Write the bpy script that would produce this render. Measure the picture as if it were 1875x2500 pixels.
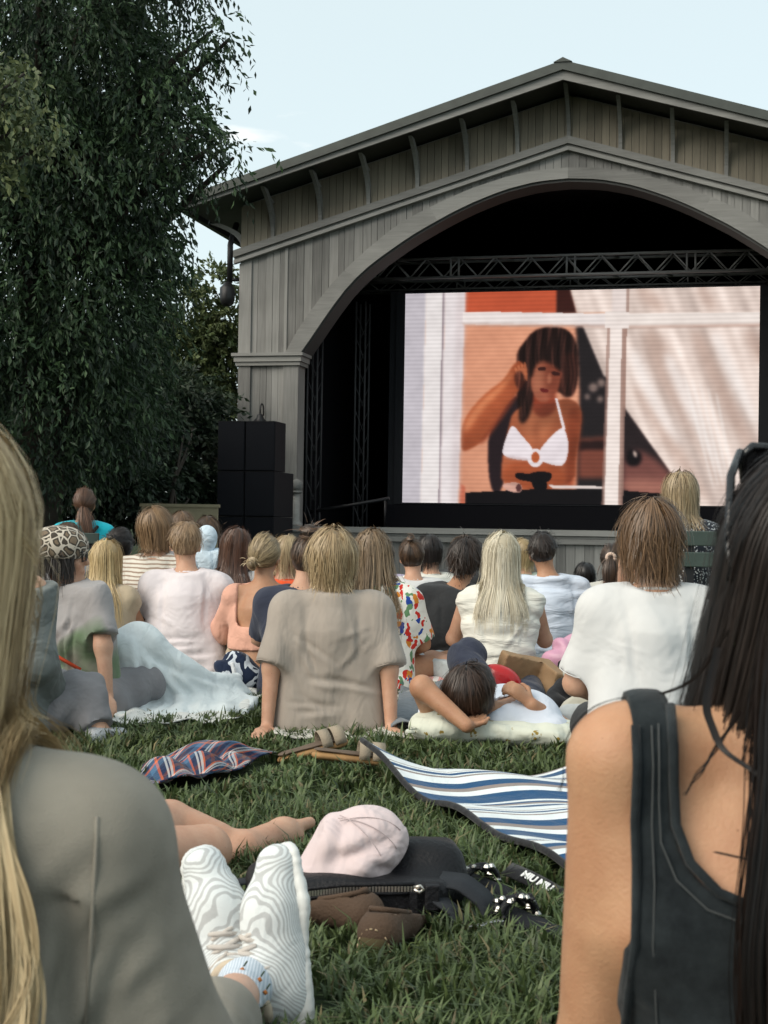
import bpy, math, random
import numpy as np
from mathutils import Vector, Matrix
random.seed(7); rng = np.random.default_rng(7)
for o in list(bpy.data.objects): bpy.data.objects.remove(o)
SC = bpy.context.scene; COL = SC.collection

# ------------------------------------------------------------------ camera
PW, PH, FPX = 1875.0, 2500.0, 3600.0
CAMH = 0.88
AL, RO = math.atan(45/FPX), 0.0158
fw = np.array([0, math.cos(AL), math.sin(AL)]); u0 = np.array([0, -math.sin(AL), math.cos(AL)]); r0 = np.array([1., 0, 0])
CR = math.cos(RO)*r0 + math.sin(RO)*u0; CU = -math.sin(RO)*r0 + math.cos(RO)*u0
CC = np.array([0, 0, CAMH])
cam = bpy.data.cameras.new('camera'); camo = bpy.data.objects.new('camera', cam); COL.objects.link(camo)
cam.sensor_fit = 'VERTICAL'; cam.sensor_height = 36.0; cam.lens = 36.0*FPX/PH; cam.clip_start = 0.05; cam.clip_end = 2000
m = Matrix(((CR[0], CU[0], -fw[0], 0), (CR[1], CU[1], -fw[1], 0), (CR[2], CU[2], -fw[2], CAMH), (0, 0, 0, 1)))
camo.matrix_world = m
cam.dof.use_dof = True; cam.dof.focus_distance = 8.5; cam.dof.aperture_fstop = 14.0
SC.camera = camo

# ------------------------------------------------------------------ sky, sun, exposure
SUN_EL, SUN_AZ = 38.0, -125.0          # azimuth from +Y, negative = to the left
w = bpy.data.worlds.new('World'); SC.world = w; w.use_nodes = True
nt = w.node_tree; bg = nt.nodes['Background']
sky = nt.nodes.new('ShaderNodeTexSky'); sky.sky_type = 'NISHITA'; sky.sun_disc = False
sky.sun_elevation = math.radians(SUN_EL); sky.sun_rotation = math.radians(SUN_AZ)
sky.air_density = 1.0; sky.dust_density = 2.2; sky.ozone_density = 1.0; sky.altitude = 100
bg.inputs[1].default_value = 0.15
# thin high veil and a few scattered small cloud puffs over the whole sky
tc = nt.nodes.new('ShaderNodeTexCoord'); mp = nt.nodes.new('ShaderNodeMapping'); mp.inputs['Scale'].default_value = (3.0, 3.0, 11.0); mp.inputs['Location'].default_value = (0.35, 0.1, 0.55)
nz = nt.nodes.new('ShaderNodeTexNoise'); nz.inputs['Scale'].default_value = 2.2; nz.inputs['Detail'].default_value = 5; nz.inputs['Roughness'].default_value = .5
cr = nt.nodes.new('ShaderNodeValToRGB'); cr.color_ramp.elements[0].position = .64; cr.color_ramp.elements[1].position = .78
mx = nt.nodes.new('ShaderNodeMixRGB'); mx.inputs[2].default_value = (4.6, 4.5, 4.35, 1)
vl = nt.nodes.new('ShaderNodeMixRGB'); vl.inputs[0].default_value = .80; vl.inputs[2].default_value = (3.02, 3.42, 3.30, 1)
nt.links.new(tc.outputs['Generated'], mp.inputs[0]); nt.links.new(mp.outputs[0], nz.inputs['Vector']); nt.links.new(nz.outputs[0], cr.inputs[0])
nt.links.new(sky.outputs[0], vl.inputs[1]); nt.links.new(vl.outputs[0], mx.inputs[1]); nt.links.new(cr.outputs[0], mx.inputs[0]); nt.links.new(mx.outputs[0], bg.inputs[0])
sun = bpy.data.lights.new('sun', 'SUN'); suno = bpy.data.objects.new('sun', sun); COL.objects.link(suno)
sun.energy = 1.5; sun.angle = math.radians(50); sun.color = (1.0, .91, .78)
sd = Vector((math.sin(math.radians(SUN_AZ))*math.cos(math.radians(SUN_EL)), math.cos(math.radians(SUN_AZ))*math.cos(math.radians(SUN_EL)), math.sin(math.radians(SUN_EL))))
suno.rotation_euler = sd.to_track_quat('Z', 'Y').to_euler()
vs = SC.view_settings; vs.view_transform = 'Standard'; vs.look = 'None'; vs.gamma = 1; vs.exposure = 0.88; vs.use_curve_mapping = False
SC.cycles.max_bounces = 6; SC.cycles.diffuse_bounces = 3; SC.cycles.glossy_bounces = 2; SC.cycles.transparent_max_bounces = 4

# ------------------------------------------------------------------ placing helpers (photo pixel -> place)
def ray(px, py): return CR*(px-PW/2)/FPX - CU*(py-PH/2)/FPX + fw
def at(px, py, Y):
    d = ray(px, py); return CC + d*(Y/d[1])
def gnd(px, py):
    d = ray(px, py); return CC + d*(-CAMH/d[2])
def A(*v): return np.array(v, dtype=float)

# ------------------------------------------------------------------ object helpers
def tag(o, label=None, cat=None, group=None, kind=None):
    if label: o['label'] = label
    if cat: o['category'] = cat
    if group: o['group'] = group
    if kind: o['kind'] = kind
    return o
def empty(name, loc=(0, 0, 0), rz=0, label=None, cat=None, group=None):
    o = bpy.data.objects.new(name, None); COL.objects.link(o); o.location = [float(v) for v in loc]; o.rotation_euler = (0, 0, rz); o.empty_display_size = .1
    return tag(o, label, cat, group)
def npmesh(name, V, F, smooth=True, col=None, uv=None, mi=None):
    V = np.asarray(V, dtype=np.float32); me = bpy.data.meshes.new(name)
    if isinstance(F, np.ndarray):
        k = F.shape[1]; n = len(F); flat = F.ravel().astype(np.int32); tot = np.full(n, k, np.int32)
    else:
        n = len(F); flat = np.array([i for f in F for i in f], np.int32); tot = np.array([len(f) for f in F], np.int32)
    me.vertices.add(len(V)); me.vertices.foreach_set('co', V.ravel())
    me.loops.add(len(flat)); me.loops.foreach_set('vertex_index', flat)
    me.polygons.add(n); st = np.concatenate([[0], np.cumsum(tot)[:-1]]).astype(np.int32)
    me.polygons.foreach_set('loop_start', st); me.polygons.foreach_set('loop_total', tot)
    me.polygons.foreach_set('use_smooth', np.full(n, smooth, bool))
    if mi is not None: me.polygons.foreach_set('material_index', np.asarray(mi, np.int32))
    if col is not None:
        a = me.color_attributes.new('col', 'FLOAT_COLOR', 'POINT'); c = np.ones((len(V), 4), np.float32); c[:, :3] = col; a.data.foreach_set('color', c.ravel())
    if uv is not None:
        l = me.uv_layers.new(name='uv'); l.data.foreach_set('uv', np.asarray(uv, np.float32)[flat].ravel())
    me.update(calc_edges=True); me.validate()
    return me
def obj(name, me, mat, parent=None, loc=None, rot=None):
    o = bpy.data.objects.new(name, me); COL.objects.link(o)
    if mat is not None and len(me.materials) == 0:
        for m_ in (mat if isinstance(mat, (list, tuple)) else [mat]): me.materials.append(m_)
    if parent: o.parent = parent
    if loc is not None: o.location = [float(v) for v in loc]
    if rot is not None: o.rotation_euler = rot
    return o
class MB:
    """collects boxes, bars, tubes, extrusions -> one mesh"""
    def __init__(s): s.V = []; s.F = []; s.n = 0
    def add(s, V, F):
        V = [tuple(map(float, v)) for v in V]; s.V += V; s.F += [tuple(i+s.n for i in f) for f in F]; s.n += len(V)
    def box(s, a, b):
        x0, y0, z0 = a; x1, y1, z1 = b
        s.add([(x0,y0,z0),(x1,y0,z0),(x1,y1,z0),(x0,y1,z0),(x0,y0,z1),(x1,y0,z1),(x1,y1,z1),(x0,y1,z1)], [(0,3,2,1),(4,5,6,7),(0,1,5,4),(1,2,6,5),(2,3,7,6),(3,0,4,7)]); return s
    def prism(s, poly, y0, y1, ax='y'):
        """poly in (x,z), extruded along y (or generic)"""
        n = len(poly); f = (lambda p, y: (p[0], y, p[1])) if ax == 'y' else (lambda p, y: (y, p[0], p[1])) if ax == 'x' else (lambda p, y: (p[0], p[1], y))
        V = [f(p, y0) for p in poly]+[f(p, y1) for p in poly]
        s.add(V, [tuple(range(n)), tuple(range(2*n-1, n-1, -1))]+[(i, i+n, (i+1) % n+n, (i+1) % n) for i in range(n)]); return s
    def tube(s, pts, r, k=8, cap=True):
        pts = [A(*p) for p in pts]; n = len(pts); rs = r if isinstance(r, (list, tuple, np.ndarray)) else [r]*n
        T = [pts[min(i+1, n-1)]-pts[max(i-1, 0)] for i in range(n)]; T = [t/(np.linalg.norm(t)+1e-9) for t in T]
        up = A(0, 0, 1) if abs(T[0][2]) < .9 else A(1, 0, 0); U = np.cross(T[0], up); U /= np.linalg.norm(U); V = []
        for i in range(n):
            U = U - T[i]*(U@T[i]); U /= np.linalg.norm(U)+1e-9; W = np.cross(T[i], U)
            for j in range(k):
                a = 2*math.pi*j/k; V.append(pts[i]+rs[i]*(math.cos(a)*U+math.sin(a)*W))
        F = [(i*k+j, i*k+(j+1) % k, (i+1)*k+(j+1) % k, (i+1)*k+j) for i in range(n-1) for j in range(k)]
        if cap: F += [tuple(range(k-1, -1, -1)), tuple((n-1)*k+j for j in range(k))]
        s.add(V, F); return s
    def lathe(s, prof, k=20, c=(0, 0, 0)):
        V = []; F = []; n = len(prof)
        for r, z in prof:
            for j in range(k):
                a = 2*math.pi*j/k; V.append((c[0]+r*math.cos(a), c[1]+r*math.sin(a), c[2]+z))
        F = [(i*k+j, i*k+(j+1) % k, (i+1)*k+(j+1) % k, (i+1)*k+j) for i in range(n-1) for j in range(k)]
        F += [tuple(range(k-1, -1, -1)), tuple((n-1)*k+j for j in range(k))]; s.add(V, F); return s
    def xf(s, M):
        s.V = [tuple(np.asarray(M)[:3, :3]@A(*v)+np.asarray(M)[:3, 3]) for v in s.V]; return s
    def build(s, name, mat, parent=None, smooth=False, loc=None, rot=None, bevel=0):
        o = obj(name, npmesh(name, s.V, s.F, smooth), mat, parent, loc, rot)
        if bevel:
            b = o.modifiers.new('bevel', 'BEVEL'); b.width = bevel; b.segments = 2; b.limit_method = 'ANGLE'
        return o

# ------------------------------------------------------------------ materials
MATS = {}
def nodes(name):
    m_ = bpy.data.materials.new(name); m_.use_nodes = True; n = m_.node_tree.nodes; return m_, n, m_.node_tree.links, n['Principled BSDF']
def plain(name, col, rough=.6, metal=0, spec=.4, var=.0, bump=0, bscale=80, sheen=0, attr=False, sub=0, varscale=6):
    if name in MATS: return MATS[name]
    m_, n, l, b = nodes(name); b.inputs['Roughness'].default_value = rough; b.inputs['Metallic'].default_value = metal; b.inputs['Specular IOR Level'].default_value = spec
    b.inputs['Base Color'].default_value = (*col, 1)
    if sub: b.inputs['Subsurface Weight'].default_value = sub; b.inputs['Subsurface Radius'].default_value = (.012, .005, .003); b.inputs['Subsurface Scale'].default_value = 1.0
    if sheen: b.inputs['Sheen Weight'].default_value = sheen
    src = None
    if attr:
        a = n.new('ShaderNodeVertexColor'); a.layer_name = 'col'; src = a.outputs[0]; l.new(src, b.inputs['Base Color'])
    if var or bump:
        t = n.new('ShaderNodeTexCoord'); nz = n.new('ShaderNodeTexNoise'); nz.inputs['Scale'].default_value = varscale; nz.inputs['Detail'].default_value = 5; l.new(t.outputs['Object'], nz.inputs['Vector'])
        if var:
            mr = n.new('ShaderNodeMapRange'); mr.inputs[1].default_value = .3; mr.inputs[2].default_value = .7; mr.inputs[3].default_value = 1-var; mr.inputs[4].default_value = 1+var; l.new(nz.outputs[0], mr.inputs[0])
            mu = n.new('ShaderNodeVectorMath'); mu.operation = 'SCALE'; mu.inputs[0].default_value = col
            if src: l.new(src, mu.inputs[0])
            l.new(mr.outputs[0], mu.inputs['Scale']); l.new(mu.outputs[0], b.inputs['Base Color'])
        if bump:
            n2 = n.new('ShaderNodeTexNoise'); n2.inputs['Scale'].default_value = bscale; n2.inputs['Detail'].default_value = 4; l.new(t.outputs['Object'], n2.inputs['Vector'])
            bp = n.new('ShaderNodeBump'); bp.inputs['Strength'].default_value = bump; bp.inputs['Distance'].default_value = .01; l.new(n2.outputs[0], bp.inputs['Height']); l.new(bp.outputs[0], b.inputs['Normal'])
    MATS[name] = m_; return m_
def wood(name, c0, c1, sx=(30, 30, 1.6), rough=.75):
    if name in MATS: return MATS[name]
    m_, n, l, b = nodes(name); b.inputs['Roughness'].default_value = rough; b.inputs['Specular IOR Level'].default_value = .25
    t = n.new('ShaderNodeTexCoord'); mp = n.new('ShaderNodeMapping'); mp.inputs['Scale'].default_value = sx; oi = n.new('ShaderNodeObjectInfo')
    ad = n.new('ShaderNodeVectorMath'); ad.operation = 'ADD'; sc = n.new('ShaderNodeVectorMath'); sc.operation = 'SCALE'; sc.inputs[0].default_value = (37, 11, 53)
    l.new(oi.outputs['Random'], sc.inputs['Scale']); l.new(t.outputs['Object'], mp.inputs[0]); l.new(mp.outputs[0], ad.inputs[0]); l.new(sc.outputs[0], ad.inputs[1])
    nz = n.new('ShaderNodeTexNoise'); nz.inputs['Scale'].default_value = 1.0; nz.inputs['Detail'].default_value = 6; nz.inputs['Distortion'].default_value = .6; l.new(ad.outputs[0], nz.inputs['Vector'])
    n3 = n.new('ShaderNodeTexNoise'); n3.inputs['Scale'].default_value = 1.1; n3.inputs['Detail'].default_value = 3; l.new(t.outputs['Object'], n3.inputs['Vector'])
    ma = n.new('ShaderNodeMath'); ma.operation = 'MULTIPLY_ADD'; ma.inputs[1].default_value = .45; l.new(nz.outputs[0], ma.inputs[0])
    m2 = n.new('ShaderNodeMath'); m2.operation = 'MULTIPLY_ADD'; m2.inputs[1].default_value = .34; l.new(oi.outputs['Random'], m2.inputs[0]); 
    m3 = n.new('ShaderNodeMath'); m3.operation = 'MULTIPLY'; m3.inputs[1].default_value = .46; l.new(n3.outputs[0], m3.inputs[0]); l.new(m3.outputs[0], m2.inputs[2]); l.new(m2.outputs[0], ma.inputs[2])
    r = n.new('ShaderNodeValToRGB'); r.color_ramp.elements[0].color = (*c0, 1); r.color_ramp.elements[1].color = (*c1, 1); r.color_ramp.elements[0].position = .26; r.color_ramp.elements[1].position = .86
    l.new(ma.outputs[0], r.inputs[0]); l.new(r.outputs[0], b.inputs['Base Color'])
    bp = n.new('ShaderNodeBump'); bp.inputs['Strength'].default_value = .35; bp.inputs['Distance'].default_value = .006; l.new(nz.outputs[0], bp.inputs['Height']); l.new(bp.outputs[0], b.inputs['Normal'])
    MATS[name] = m_; return m_

# ------------------------------------------------------------------ signed-distance modelling (continuous bodies, clothes, soft things)
def nrm(v): v = np.asarray(v, float); return v/(np.linalg.norm(v)+1e-9)
def cap(a, b, ra, rb=None, ax=None, k=1., clip=None, s=None): return dict(t='c', a=A(*a), b=A(*b), ra=ra, rb=ra if rb is None else rb, ax=None if ax is None else nrm(ax), k=k, clip=clip, s=s)
def ell(c, r, R=None, clip=None, s=None): return dict(t='e', c=A(*c), r=A(*r), R=None if R is None else np.asarray(R, float), clip=clip, s=s)
def bxp(c, h, r, R=None, clip=None, s=None): return dict(t='b', c=A(*c), h=A(*h), r=r, R=None if R is None else np.asarray(R, float), clip=clip, s=s)
def pbox(p):
    if p['t'] == 'c':
        m_ = max(p['ra'], p['rb']); return np.minimum(p['a'], p['b'])-m_, np.maximum(p['a'], p['b'])+m_
    if p['t'] == 'e':
        m_ = p['r'].max() if p['R'] is not None else p['r']; return p['c']-m_, p['c']+m_
    m_ = np.linalg.norm(p['h'])+p['r'] if p['R'] is not None else p['h']+p['r']; return p['c']-m_, p['c']+m_
def pev(p, X, Y, Z):
    if p['t'] == 'c':
        a, b = p['a'], p['b']; x, y, z = X-a[0], Y-a[1], Z-a[2]; d = b-a
        if p['ax'] is not None:
            e = p['ax']; q = (p['k']-1)*(x*e[0]+y*e[1]+z*e[2]); x = x+q*e[0]; y = y+q*e[1]; z = z+q*e[2]; d = d+(p['k']-1)*(d@e)*e
        t = np.clip((x*d[0]+y*d[1]+z*d[2])/(d@d+1e-12), 0, 1)
        v = np.sqrt((x-t*d[0])**2+(y-t*d[1])**2+(z-t*d[2])**2)-(p['ra']+(p['rb']-p['ra'])*t)
    else:
        x, y, z = X-p['c'][0], Y-p['c'][1], Z-p['c'][2]
        if p['R'] is not None:
            R = p['R']; x, y, z = R[0,0]*x+R[1,0]*y+R[2,0]*z, R[0,1]*x+R[1,1]*y+R[2,1]*z, R[0,2]*x+R[1,2]*y+R[2,2]*z
        if p['t'] == 'e':
            r = p['r']; k0 = np.sqrt((x/r[0])**2+(y/r[1])**2+(z/r[2])**2); k1 = np.sqrt((x/r[0]**2)**2+(y/r[1]**2)**2+(z/r[2]**2)**2)+1e-9; v = k0*(k0-1)/k1
        else:
            h = p['h']; qx, qy, qz = np.abs(x)-h[0], np.abs(y)-h[1], np.abs(z)-h[2]
            v = np.sqrt(np.maximum(qx, 0)**2+np.maximum(qy, 0)**2+np.maximum(qz, 0)**2)+np.minimum(np.maximum(qx, np.maximum(qy, qz)), 0)-p['r']
    if p['clip'] is not None:
        cl = p['clip'] if isinstance(p['clip'], list) else [p['clip']]
        for (c, n) in cl: n = nrm(n); v = np.maximum(v, (X-c[0])*n[0]+(Y-c[1])*n[1]+(Z-c[2])*n[2])
    return v
def smin(a, b, k):
    h = np.clip(.5+.5*(b-a)/k, 0, 1); return b+(a-b)*h-k*h*(1-h)
def evalpts(prims, P, k=.03):
    D = np.full(len(P), .5); X, Y, Z = P[:, 0], P[:, 1], P[:, 2]
    for p in prims: D = smin(D, pev(p, X, Y, Z), p['s'] or k)
    return D
def sdf_mesh(prims, vox, k=.03, cuts=(), clips=(), disp=None, shell=None):
    lo = np.min([pbox(p)[0] for p in prims], 0)-2.5*vox; hi = np.max([pbox(p)[1] for p in prims], 0)+2.5*vox
    nn = np.ceil((hi-lo)/vox).astype(int)+1
    ax = [(lo[i]+vox*np.arange(nn[i])).astype(np.float32) for i in range(3)]
    D = np.full(nn, .3, np.float32)
    def region(p, mg):
        a, b = pbox(p); i0 = np.clip(np.floor((a-mg-lo)/vox).astype(int), 0, nn-1); i1 = np.clip(np.ceil((b+mg-lo)/vox).astype(int)+1, 1, nn); return tuple(slice(i0[i], i1[i]) for i in range(3))
    for p in prims:
        kk = p['s'] or k; sl = region(p, kk+2*vox); X, Y, Z = np.meshgrid(ax[0][sl[0]], ax[1][sl[1]], ax[2][sl[2]], indexing='ij', sparse=True)
        D[sl] = smin(D[sl], pev(p, X, Y, Z), kk)
    for p in cuts:
        sl = region(p, 3*vox); X, Y, Z = np.meshgrid(ax[0][sl[0]], ax[1][sl[1]], ax[2][sl[2]], indexing='ij', sparse=True)
        D[sl] = np.maximum(D[sl], -pev(p, X, Y, Z))
    X, Y, Z = np.meshgrid(*ax, indexing='ij', sparse=True)
    for (c, n) in clips: n = nrm(n); D = np.maximum(D, ((X-c[0])*n[0]+(Y-c[1])*n[1]+(Z-c[2])*n[2]).astype(np.float32))
    return nets(D, lo, vox, disp)
def nets(D, lo, vox, disp=None):
    S = D < 0; nx, ny, nz = D.shape
    c = [S[i:nx-1+i, j:ny-1+j, k:nz-1+k] for i in (0, 1) for j in (0, 1) for k in (0, 1)]
    sm = sum(x.astype(np.int8) for x in c); act = (sm > 0) & (sm < 8); I = np.argwhere(act); idx = np.full(act.shape, -1, np.int32); idx[act] = np.arange(len(I))
    P = np.zeros((len(I), 3)); cnt = np.zeros(len(I))
    off = np.array([(i, j, k) for i in (0, 1) for j in (0, 1) for k in (0, 1)])
    val = np.stack([D[I[:, 0]+o[0], I[:, 1]+o[1], I[:, 2]+o[2]] for o in off], 1)
    for a in range(8):
        for b in range(a+1, 8):
            if np.abs(off[a]-off[b]).sum() != 1: continue
            va, vb = val[:, a], val[:, b]; m_ = (va < 0) != (vb < 0); t = np.where(m_, va/np.where(m_, va-vb, 1), 0)
            P += m_[:, None]*(off[a]+t[:, None]*(off[b]-off[a])); cnt += m_
    P = (I+P/cnt[:, None])*vox+lo
    Fs = []
    for d in range(3):
        e1, e2 = [(1, 2), (2, 0), (0, 1)][d]
        sl0 = [slice(None)]*3; sl1 = [slice(None)]*3; sl0[d] = slice(0, -1); sl1[d] = slice(1, None)
        s0, s1 = S[tuple(sl0)], S[tuple(sl1)]; E = np.argwhere(s0 != s1)
        ok = (E[:, e1] > 0) & (E[:, e2] > 0) & (E[:, e1] < D.shape[e1]-1) & (E[:, e2] < D.shape[e2]-1); E = E[ok]
        u = np.zeros(3, int); u[e1] = 1; v = np.zeros(3, int); v[e2] = 1
        q = np.stack([idx[tuple((E-u-v).T)], idx[tuple((E-v).T)], idx[tuple(E.T)], idx[tuple((E-u).T)]], 1)
        fl = ~s0[tuple(E.T)]; q[fl] = q[fl][:, ::-1]; Fs.append(q)
    F = np.concatenate(Fs); F = F[(F >= 0).all(1)]
    if disp is not None:
        N = vnormals(P, F); P = P+N*disp(P, N)[:, None]
    return P, F
def vnormals(P, F):
    n = np.cross(P[F[:, 2]]-P[F[:, 0]], P[F[:, 3]]-P[F[:, 1]]); N = np.zeros_like(P)
    for i in range(4): np.add.at(N, F[:, i], n)
    return N/(np.linalg.norm(N, axis=1)[:, None]+1e-12)
def waves(seed, base, n=6, spread=.5, amp=1.):
    """random folds: sum of warped sines; base = wave vector (rad/m)"""
    r = np.random.default_rng(seed); base = A(*base); L = np.linalg.norm(base)
    ks = [base*(0.6+.9*r.random())+r.normal(0, spread*L*.35, 3) for _ in range(n)]; ph = r.random(n)*6.28; w1 = r.normal(0, L*.22, (3, 3)); 
    def f(P, N=None):
        W = np.sin(P@w1.T+ph[:3]) ; v = 0
        for i in range(n): v = v+np.sin(P@ks[i]+ph[i]+1.6*W[:, i % 3])
        v = v/n**.5; return amp*(v-.35*np.abs(v))
    return f
def surfpt(prims, p, off=0., k=.03, it=12):
    p = A(*p)[None].copy()
    for _ in range(it):
        d = evalpts(prims, p, k); e = .003; g = np.array([evalpts(prims, p+A(*v)*e, k)[0]-d[0] for v in ((1, 0, 0), (0, 1, 0), (0, 0, 1))]); g /= np.linalg.norm(g)+1e-9; p = p-g[None]*(d[0]-off)*.9
    return p[0]
def backpt(prims, x, z, off, k):
    P = np.array([[x, -.40, z]])
    for _ in range(60):
        d = evalpts(prims, P, k)[0]
        if d < off+.0004: return P[0]
        if P[0, 1] > .05: break
        P[0, 1] += (d-off)*.7
    return surfpt(prims, (x, -.06, z), off, k)
def sobj(name, prims, mat, parent, vox, k=.03, **kw):
    P, F = sdf_mesh(prims, vox, k, **kw); return obj(name, npmesh(name, P, F), mat, parent)
# ================================================================== the stage building
TH = math.radians(13.3); ST0 = at(1386, 1290, 23.2); ST0 = A(ST0[0], ST0[1], 0)
Uv = A(math.cos(TH), -math.sin(TH), 0); Nv = A(-math.sin(TH), -math.cos(TH), 0)
def fac(px, py, n=0):
    d = ray(px, py); t = ((ST0+Nv*n-CC)@Nv)/(d@Nv); p = CC+d*t; q = p-ST0; return q@Uv, p[2]
CX = -.07
Wg0, Wg1 = (.092, .090, .086), (.30, .294, .28)
M_plank = wood('weathered_plank', Wg0, Wg1)
M_trim = wood('grey_trim_wood', (.13, .128, .122), (.32, .315, .30), (2.0, 30, 30))
M_upper = wood('gable_plank', (.145, .128, .10), (.28, .245, .19))
M_roof = plain('roof_sheet', (.055, .062, .055), .55, var=.15)
M_black = plain('black_drape', (.006, .006, .008), .9, spec=.1)
M_blk2 = plain('black_cabinet', (.012, .013, .016), .75, bump=.3, bscale=300, spec=.2)
M_blkmetal = plain('black_metal', (.02, .02, .022), .45, metal=.3)
M_steel = plain('truss_metal', (.24, .24, .245), .5, metal=.3)
stage = empty('bandstand', ST0, -TH, 'grey weathered timber bandstand with a wide arched opening and gable roof', 'bandstand')
def zmT(s): return 7.13-.30*abs(s-CX)      # moulding, top edge
def zmB(s): return 6.92-.30*abs(s-CX)
def zso(s): return 7.80-.29*abs(s-CX)      # soffit at the fascia
AI = np.array([(0, 6.47), (.5, 6.44), (1.0, 6.33), (1.5, 6.15), (1.9, 5.97), (2.5, 5.65), (3.0, 5.32), (3.3, 5.10), (3.6, 4.80), (3.9, 4.40), (4.15, 4.03), (4.36, 3.74)])
AO = np.array([(0, 6.64), (.5, 6.62), (1.0, 6.53), (1.6, 6.35), (2.2, 6.10), (2.7, 5.86), (3.2, 5.48), (3.6, 5.13), (3.9, 4.82), (4.2, 4.43), (4.45, 4.08), (4.62, 3.74)])
def arch_o(s): return np.interp(abs(s-CX), AO[:, 0], AO[:, 1])
def arch_i(s): return np.interp(abs(s-CX), AI[:, 0], AI[:, 1])
SL, SR = -5.49, 5.35
wall = MB()
# backing of the gable behind the planks (a real wall 0.2 thick, with the arch opening left free)
n_ = 44; ss = np.linspace(SL+.01, SR-.01, n_)
for i in range(n_-1):
    a, b = ss[i], ss[i+1]
    lo = [3.75 if abs(x-CX) > 4.36 else arch_i(x)+.03 for x in (a, b)]
    wall.prism([(a, lo[0]), (b, lo[1]), (b, zso(b)+.02), (a, zso(a)+.02)], .032, .22)
gable = wall.build('gable_wall', M_plank, stage)
def plank(poly, y0, y1, mat, par, nm='plank'):
    return MB().prism(poly, y0, y1).build(nm, mat, par)
# upper gable planks
w_ = .1165; k_ = int((SR-SL)/w_)
for i in range(k_+1):
    a = SL+i*w_; b = min(a+w_-.007, SR)
    if b-a < .02: continue
    dy = random.uniform(0, .008)
    pts = [(a, zmT(a)-.06), (b, zmT(b)-.06), (b, zso(b)-.005), (a, zso(a)-.005)]
    if a < CX < b: pts = [(a, zmT(a)-.06), (b, zmT(b)-.06), (b, zso(b)-.005), (CX, zso(CX)-.005), (a, zso(a)-.005)]
    plank(pts, dy, .03, M_upper, gable)
# lower planks round the arch
a = SL
while a < SR-.03:
    b = min(a+random.choice((.10, .12, .13, .145, .16)), SR)
    f = lambda x: 3.77 if abs(x-CX) > 4.40 else arch_o(x)-.05
    dy = random.uniform(-.004, .012); bb = b-.006
    plank([(a, f(a)), (bb, f(bb)), (bb, zmB(bb)+.04), (a, zmB(a)+.04)], dy, .03, M_plank, gable); a = b
# stiles beside the pillars
for sgn in (-1, 1):
    for q in (5.42, 4.62):
        c = CX+sgn*q
        if q > 5: l_, r_ = (SL-.012, SL+.2) if sgn < 0 else (SR-.2, SR+.012)
        else: l_, r_ = c-.025, c+.025
        plank([(l_, 3.78), (r_, 3.78), (r_, zmB(r_)-.02), (l_, zmB(l_)-.02)], -.02, -.005, M_plank, gable, 'stile')
# arch band, intrados, moulding
def strip(A0, A1, y0, y1, name, mat, par):
    mb = MB(); m0 = np.array(A0); m1 = np.array(A1); n = len(m0); V = []
    for y in (y0, y1):
        V += [(p[0], y, p[1]) for p in m0]+[(p[0], y, p[1]) for p in m1]
    F = []
    for i in range(n-1):
        F += [(i, i+1, n+i+1, n+i), (2*n+i+1, 2*n+i, 3*n+i, 3*n+i+1), (i+1, i, 2*n+i, 2*n+i+1), (n+i, n+i+1, 3*n+i+1, 3*n+i)]
    F += [(0, n, 3*n, 2*n), (n-1, 3*n-1, 4*n-1, 2*n-1)]
    mb.add(V, F); return mb.build(name, mat, par)
def curve(T, sgn, k=24):
    x = np.linspace(0, T[-1, 0], k); return [(CX+sgn*v, np.interp(v, T[:, 0], T[:, 1])) for v in x]
def smooth_tab(T):
    x = np.linspace(0, T[-1, 0], 60); y = np.interp(x, T[:, 0], T[:, 1])
    for _ in range(3): y[1:-1] = (y[:-2]+2*y[1:-1]+y[2:])/4
    return np.stack([x, y], 1)
AI, AO = smooth_tab(AI), smooth_tab(AO)
for sgn in (-1, 1):
    segs = [(0, 11), (11, 18), (18, 23)]
    I_, O_ = curve(AI, sgn), curve(AO, sgn)
    for (i0, i1) in segs:
        g = .003
        strip(I_[i0:i1+1], O_[i0:i1+1], -.07, .02, 'arch_board', M_trim, gable)
    I2 = [(x, z-.045) for x, z in I_]
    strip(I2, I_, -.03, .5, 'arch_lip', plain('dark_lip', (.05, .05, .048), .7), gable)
    x1 = SL-.09 if sgn < 0 else SR+.09
    for (t0, t1, y0, nm) in ((0.0, -.115, -.13, 'moulding'), (-.118, -.155, -.07, 'moulding_lip'), (-.157, -.215, -.10, 'moulding_lip')):
        xs = [CX, x1]; strip([(x, zmT(x)+t1) for x in xs], [(x, zmT(x)+t0) for x in xs], y0, .0, nm, M_trim, gable)
# brackets under the eaves
br = MB(); prof = []
for t in np.linspace(0, 1, 9):
    prof.append((-.02-.62*t**2.6, .70*t))
prof2 = [(p[0]+.085, p[1]+.0) for p in prof]
for i in range(-6, 8):
    s = CX+.81*i
    if s < SL+.03 or s > SR-.03: s = SL+.05 if s < 0 else SR-.05
    if i == 7: continue
    h = (zso(s)+.01)-zmT(s)
    p1 = [(-.04-.60*t**2.4, zmT(s)+h*t) for t in np.linspace(0, 1, 9)]; p2 = [(min(-.002, -.04-.60*t**2.4+.10+.12*t), zmT(s)+h*t-.0) for t in np.linspace(0, 1, 9)]
    MB().prism(p1+p2[::-1], s-.03, s+.03, 'x').build('bracket', M_trim, stage)
    MB().tube([(s, -.42, zso(s)-.03), (s, -.02, zso(s)-.12)], .02, 6).build('bracket_bolt', M_trim, stage)
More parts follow.
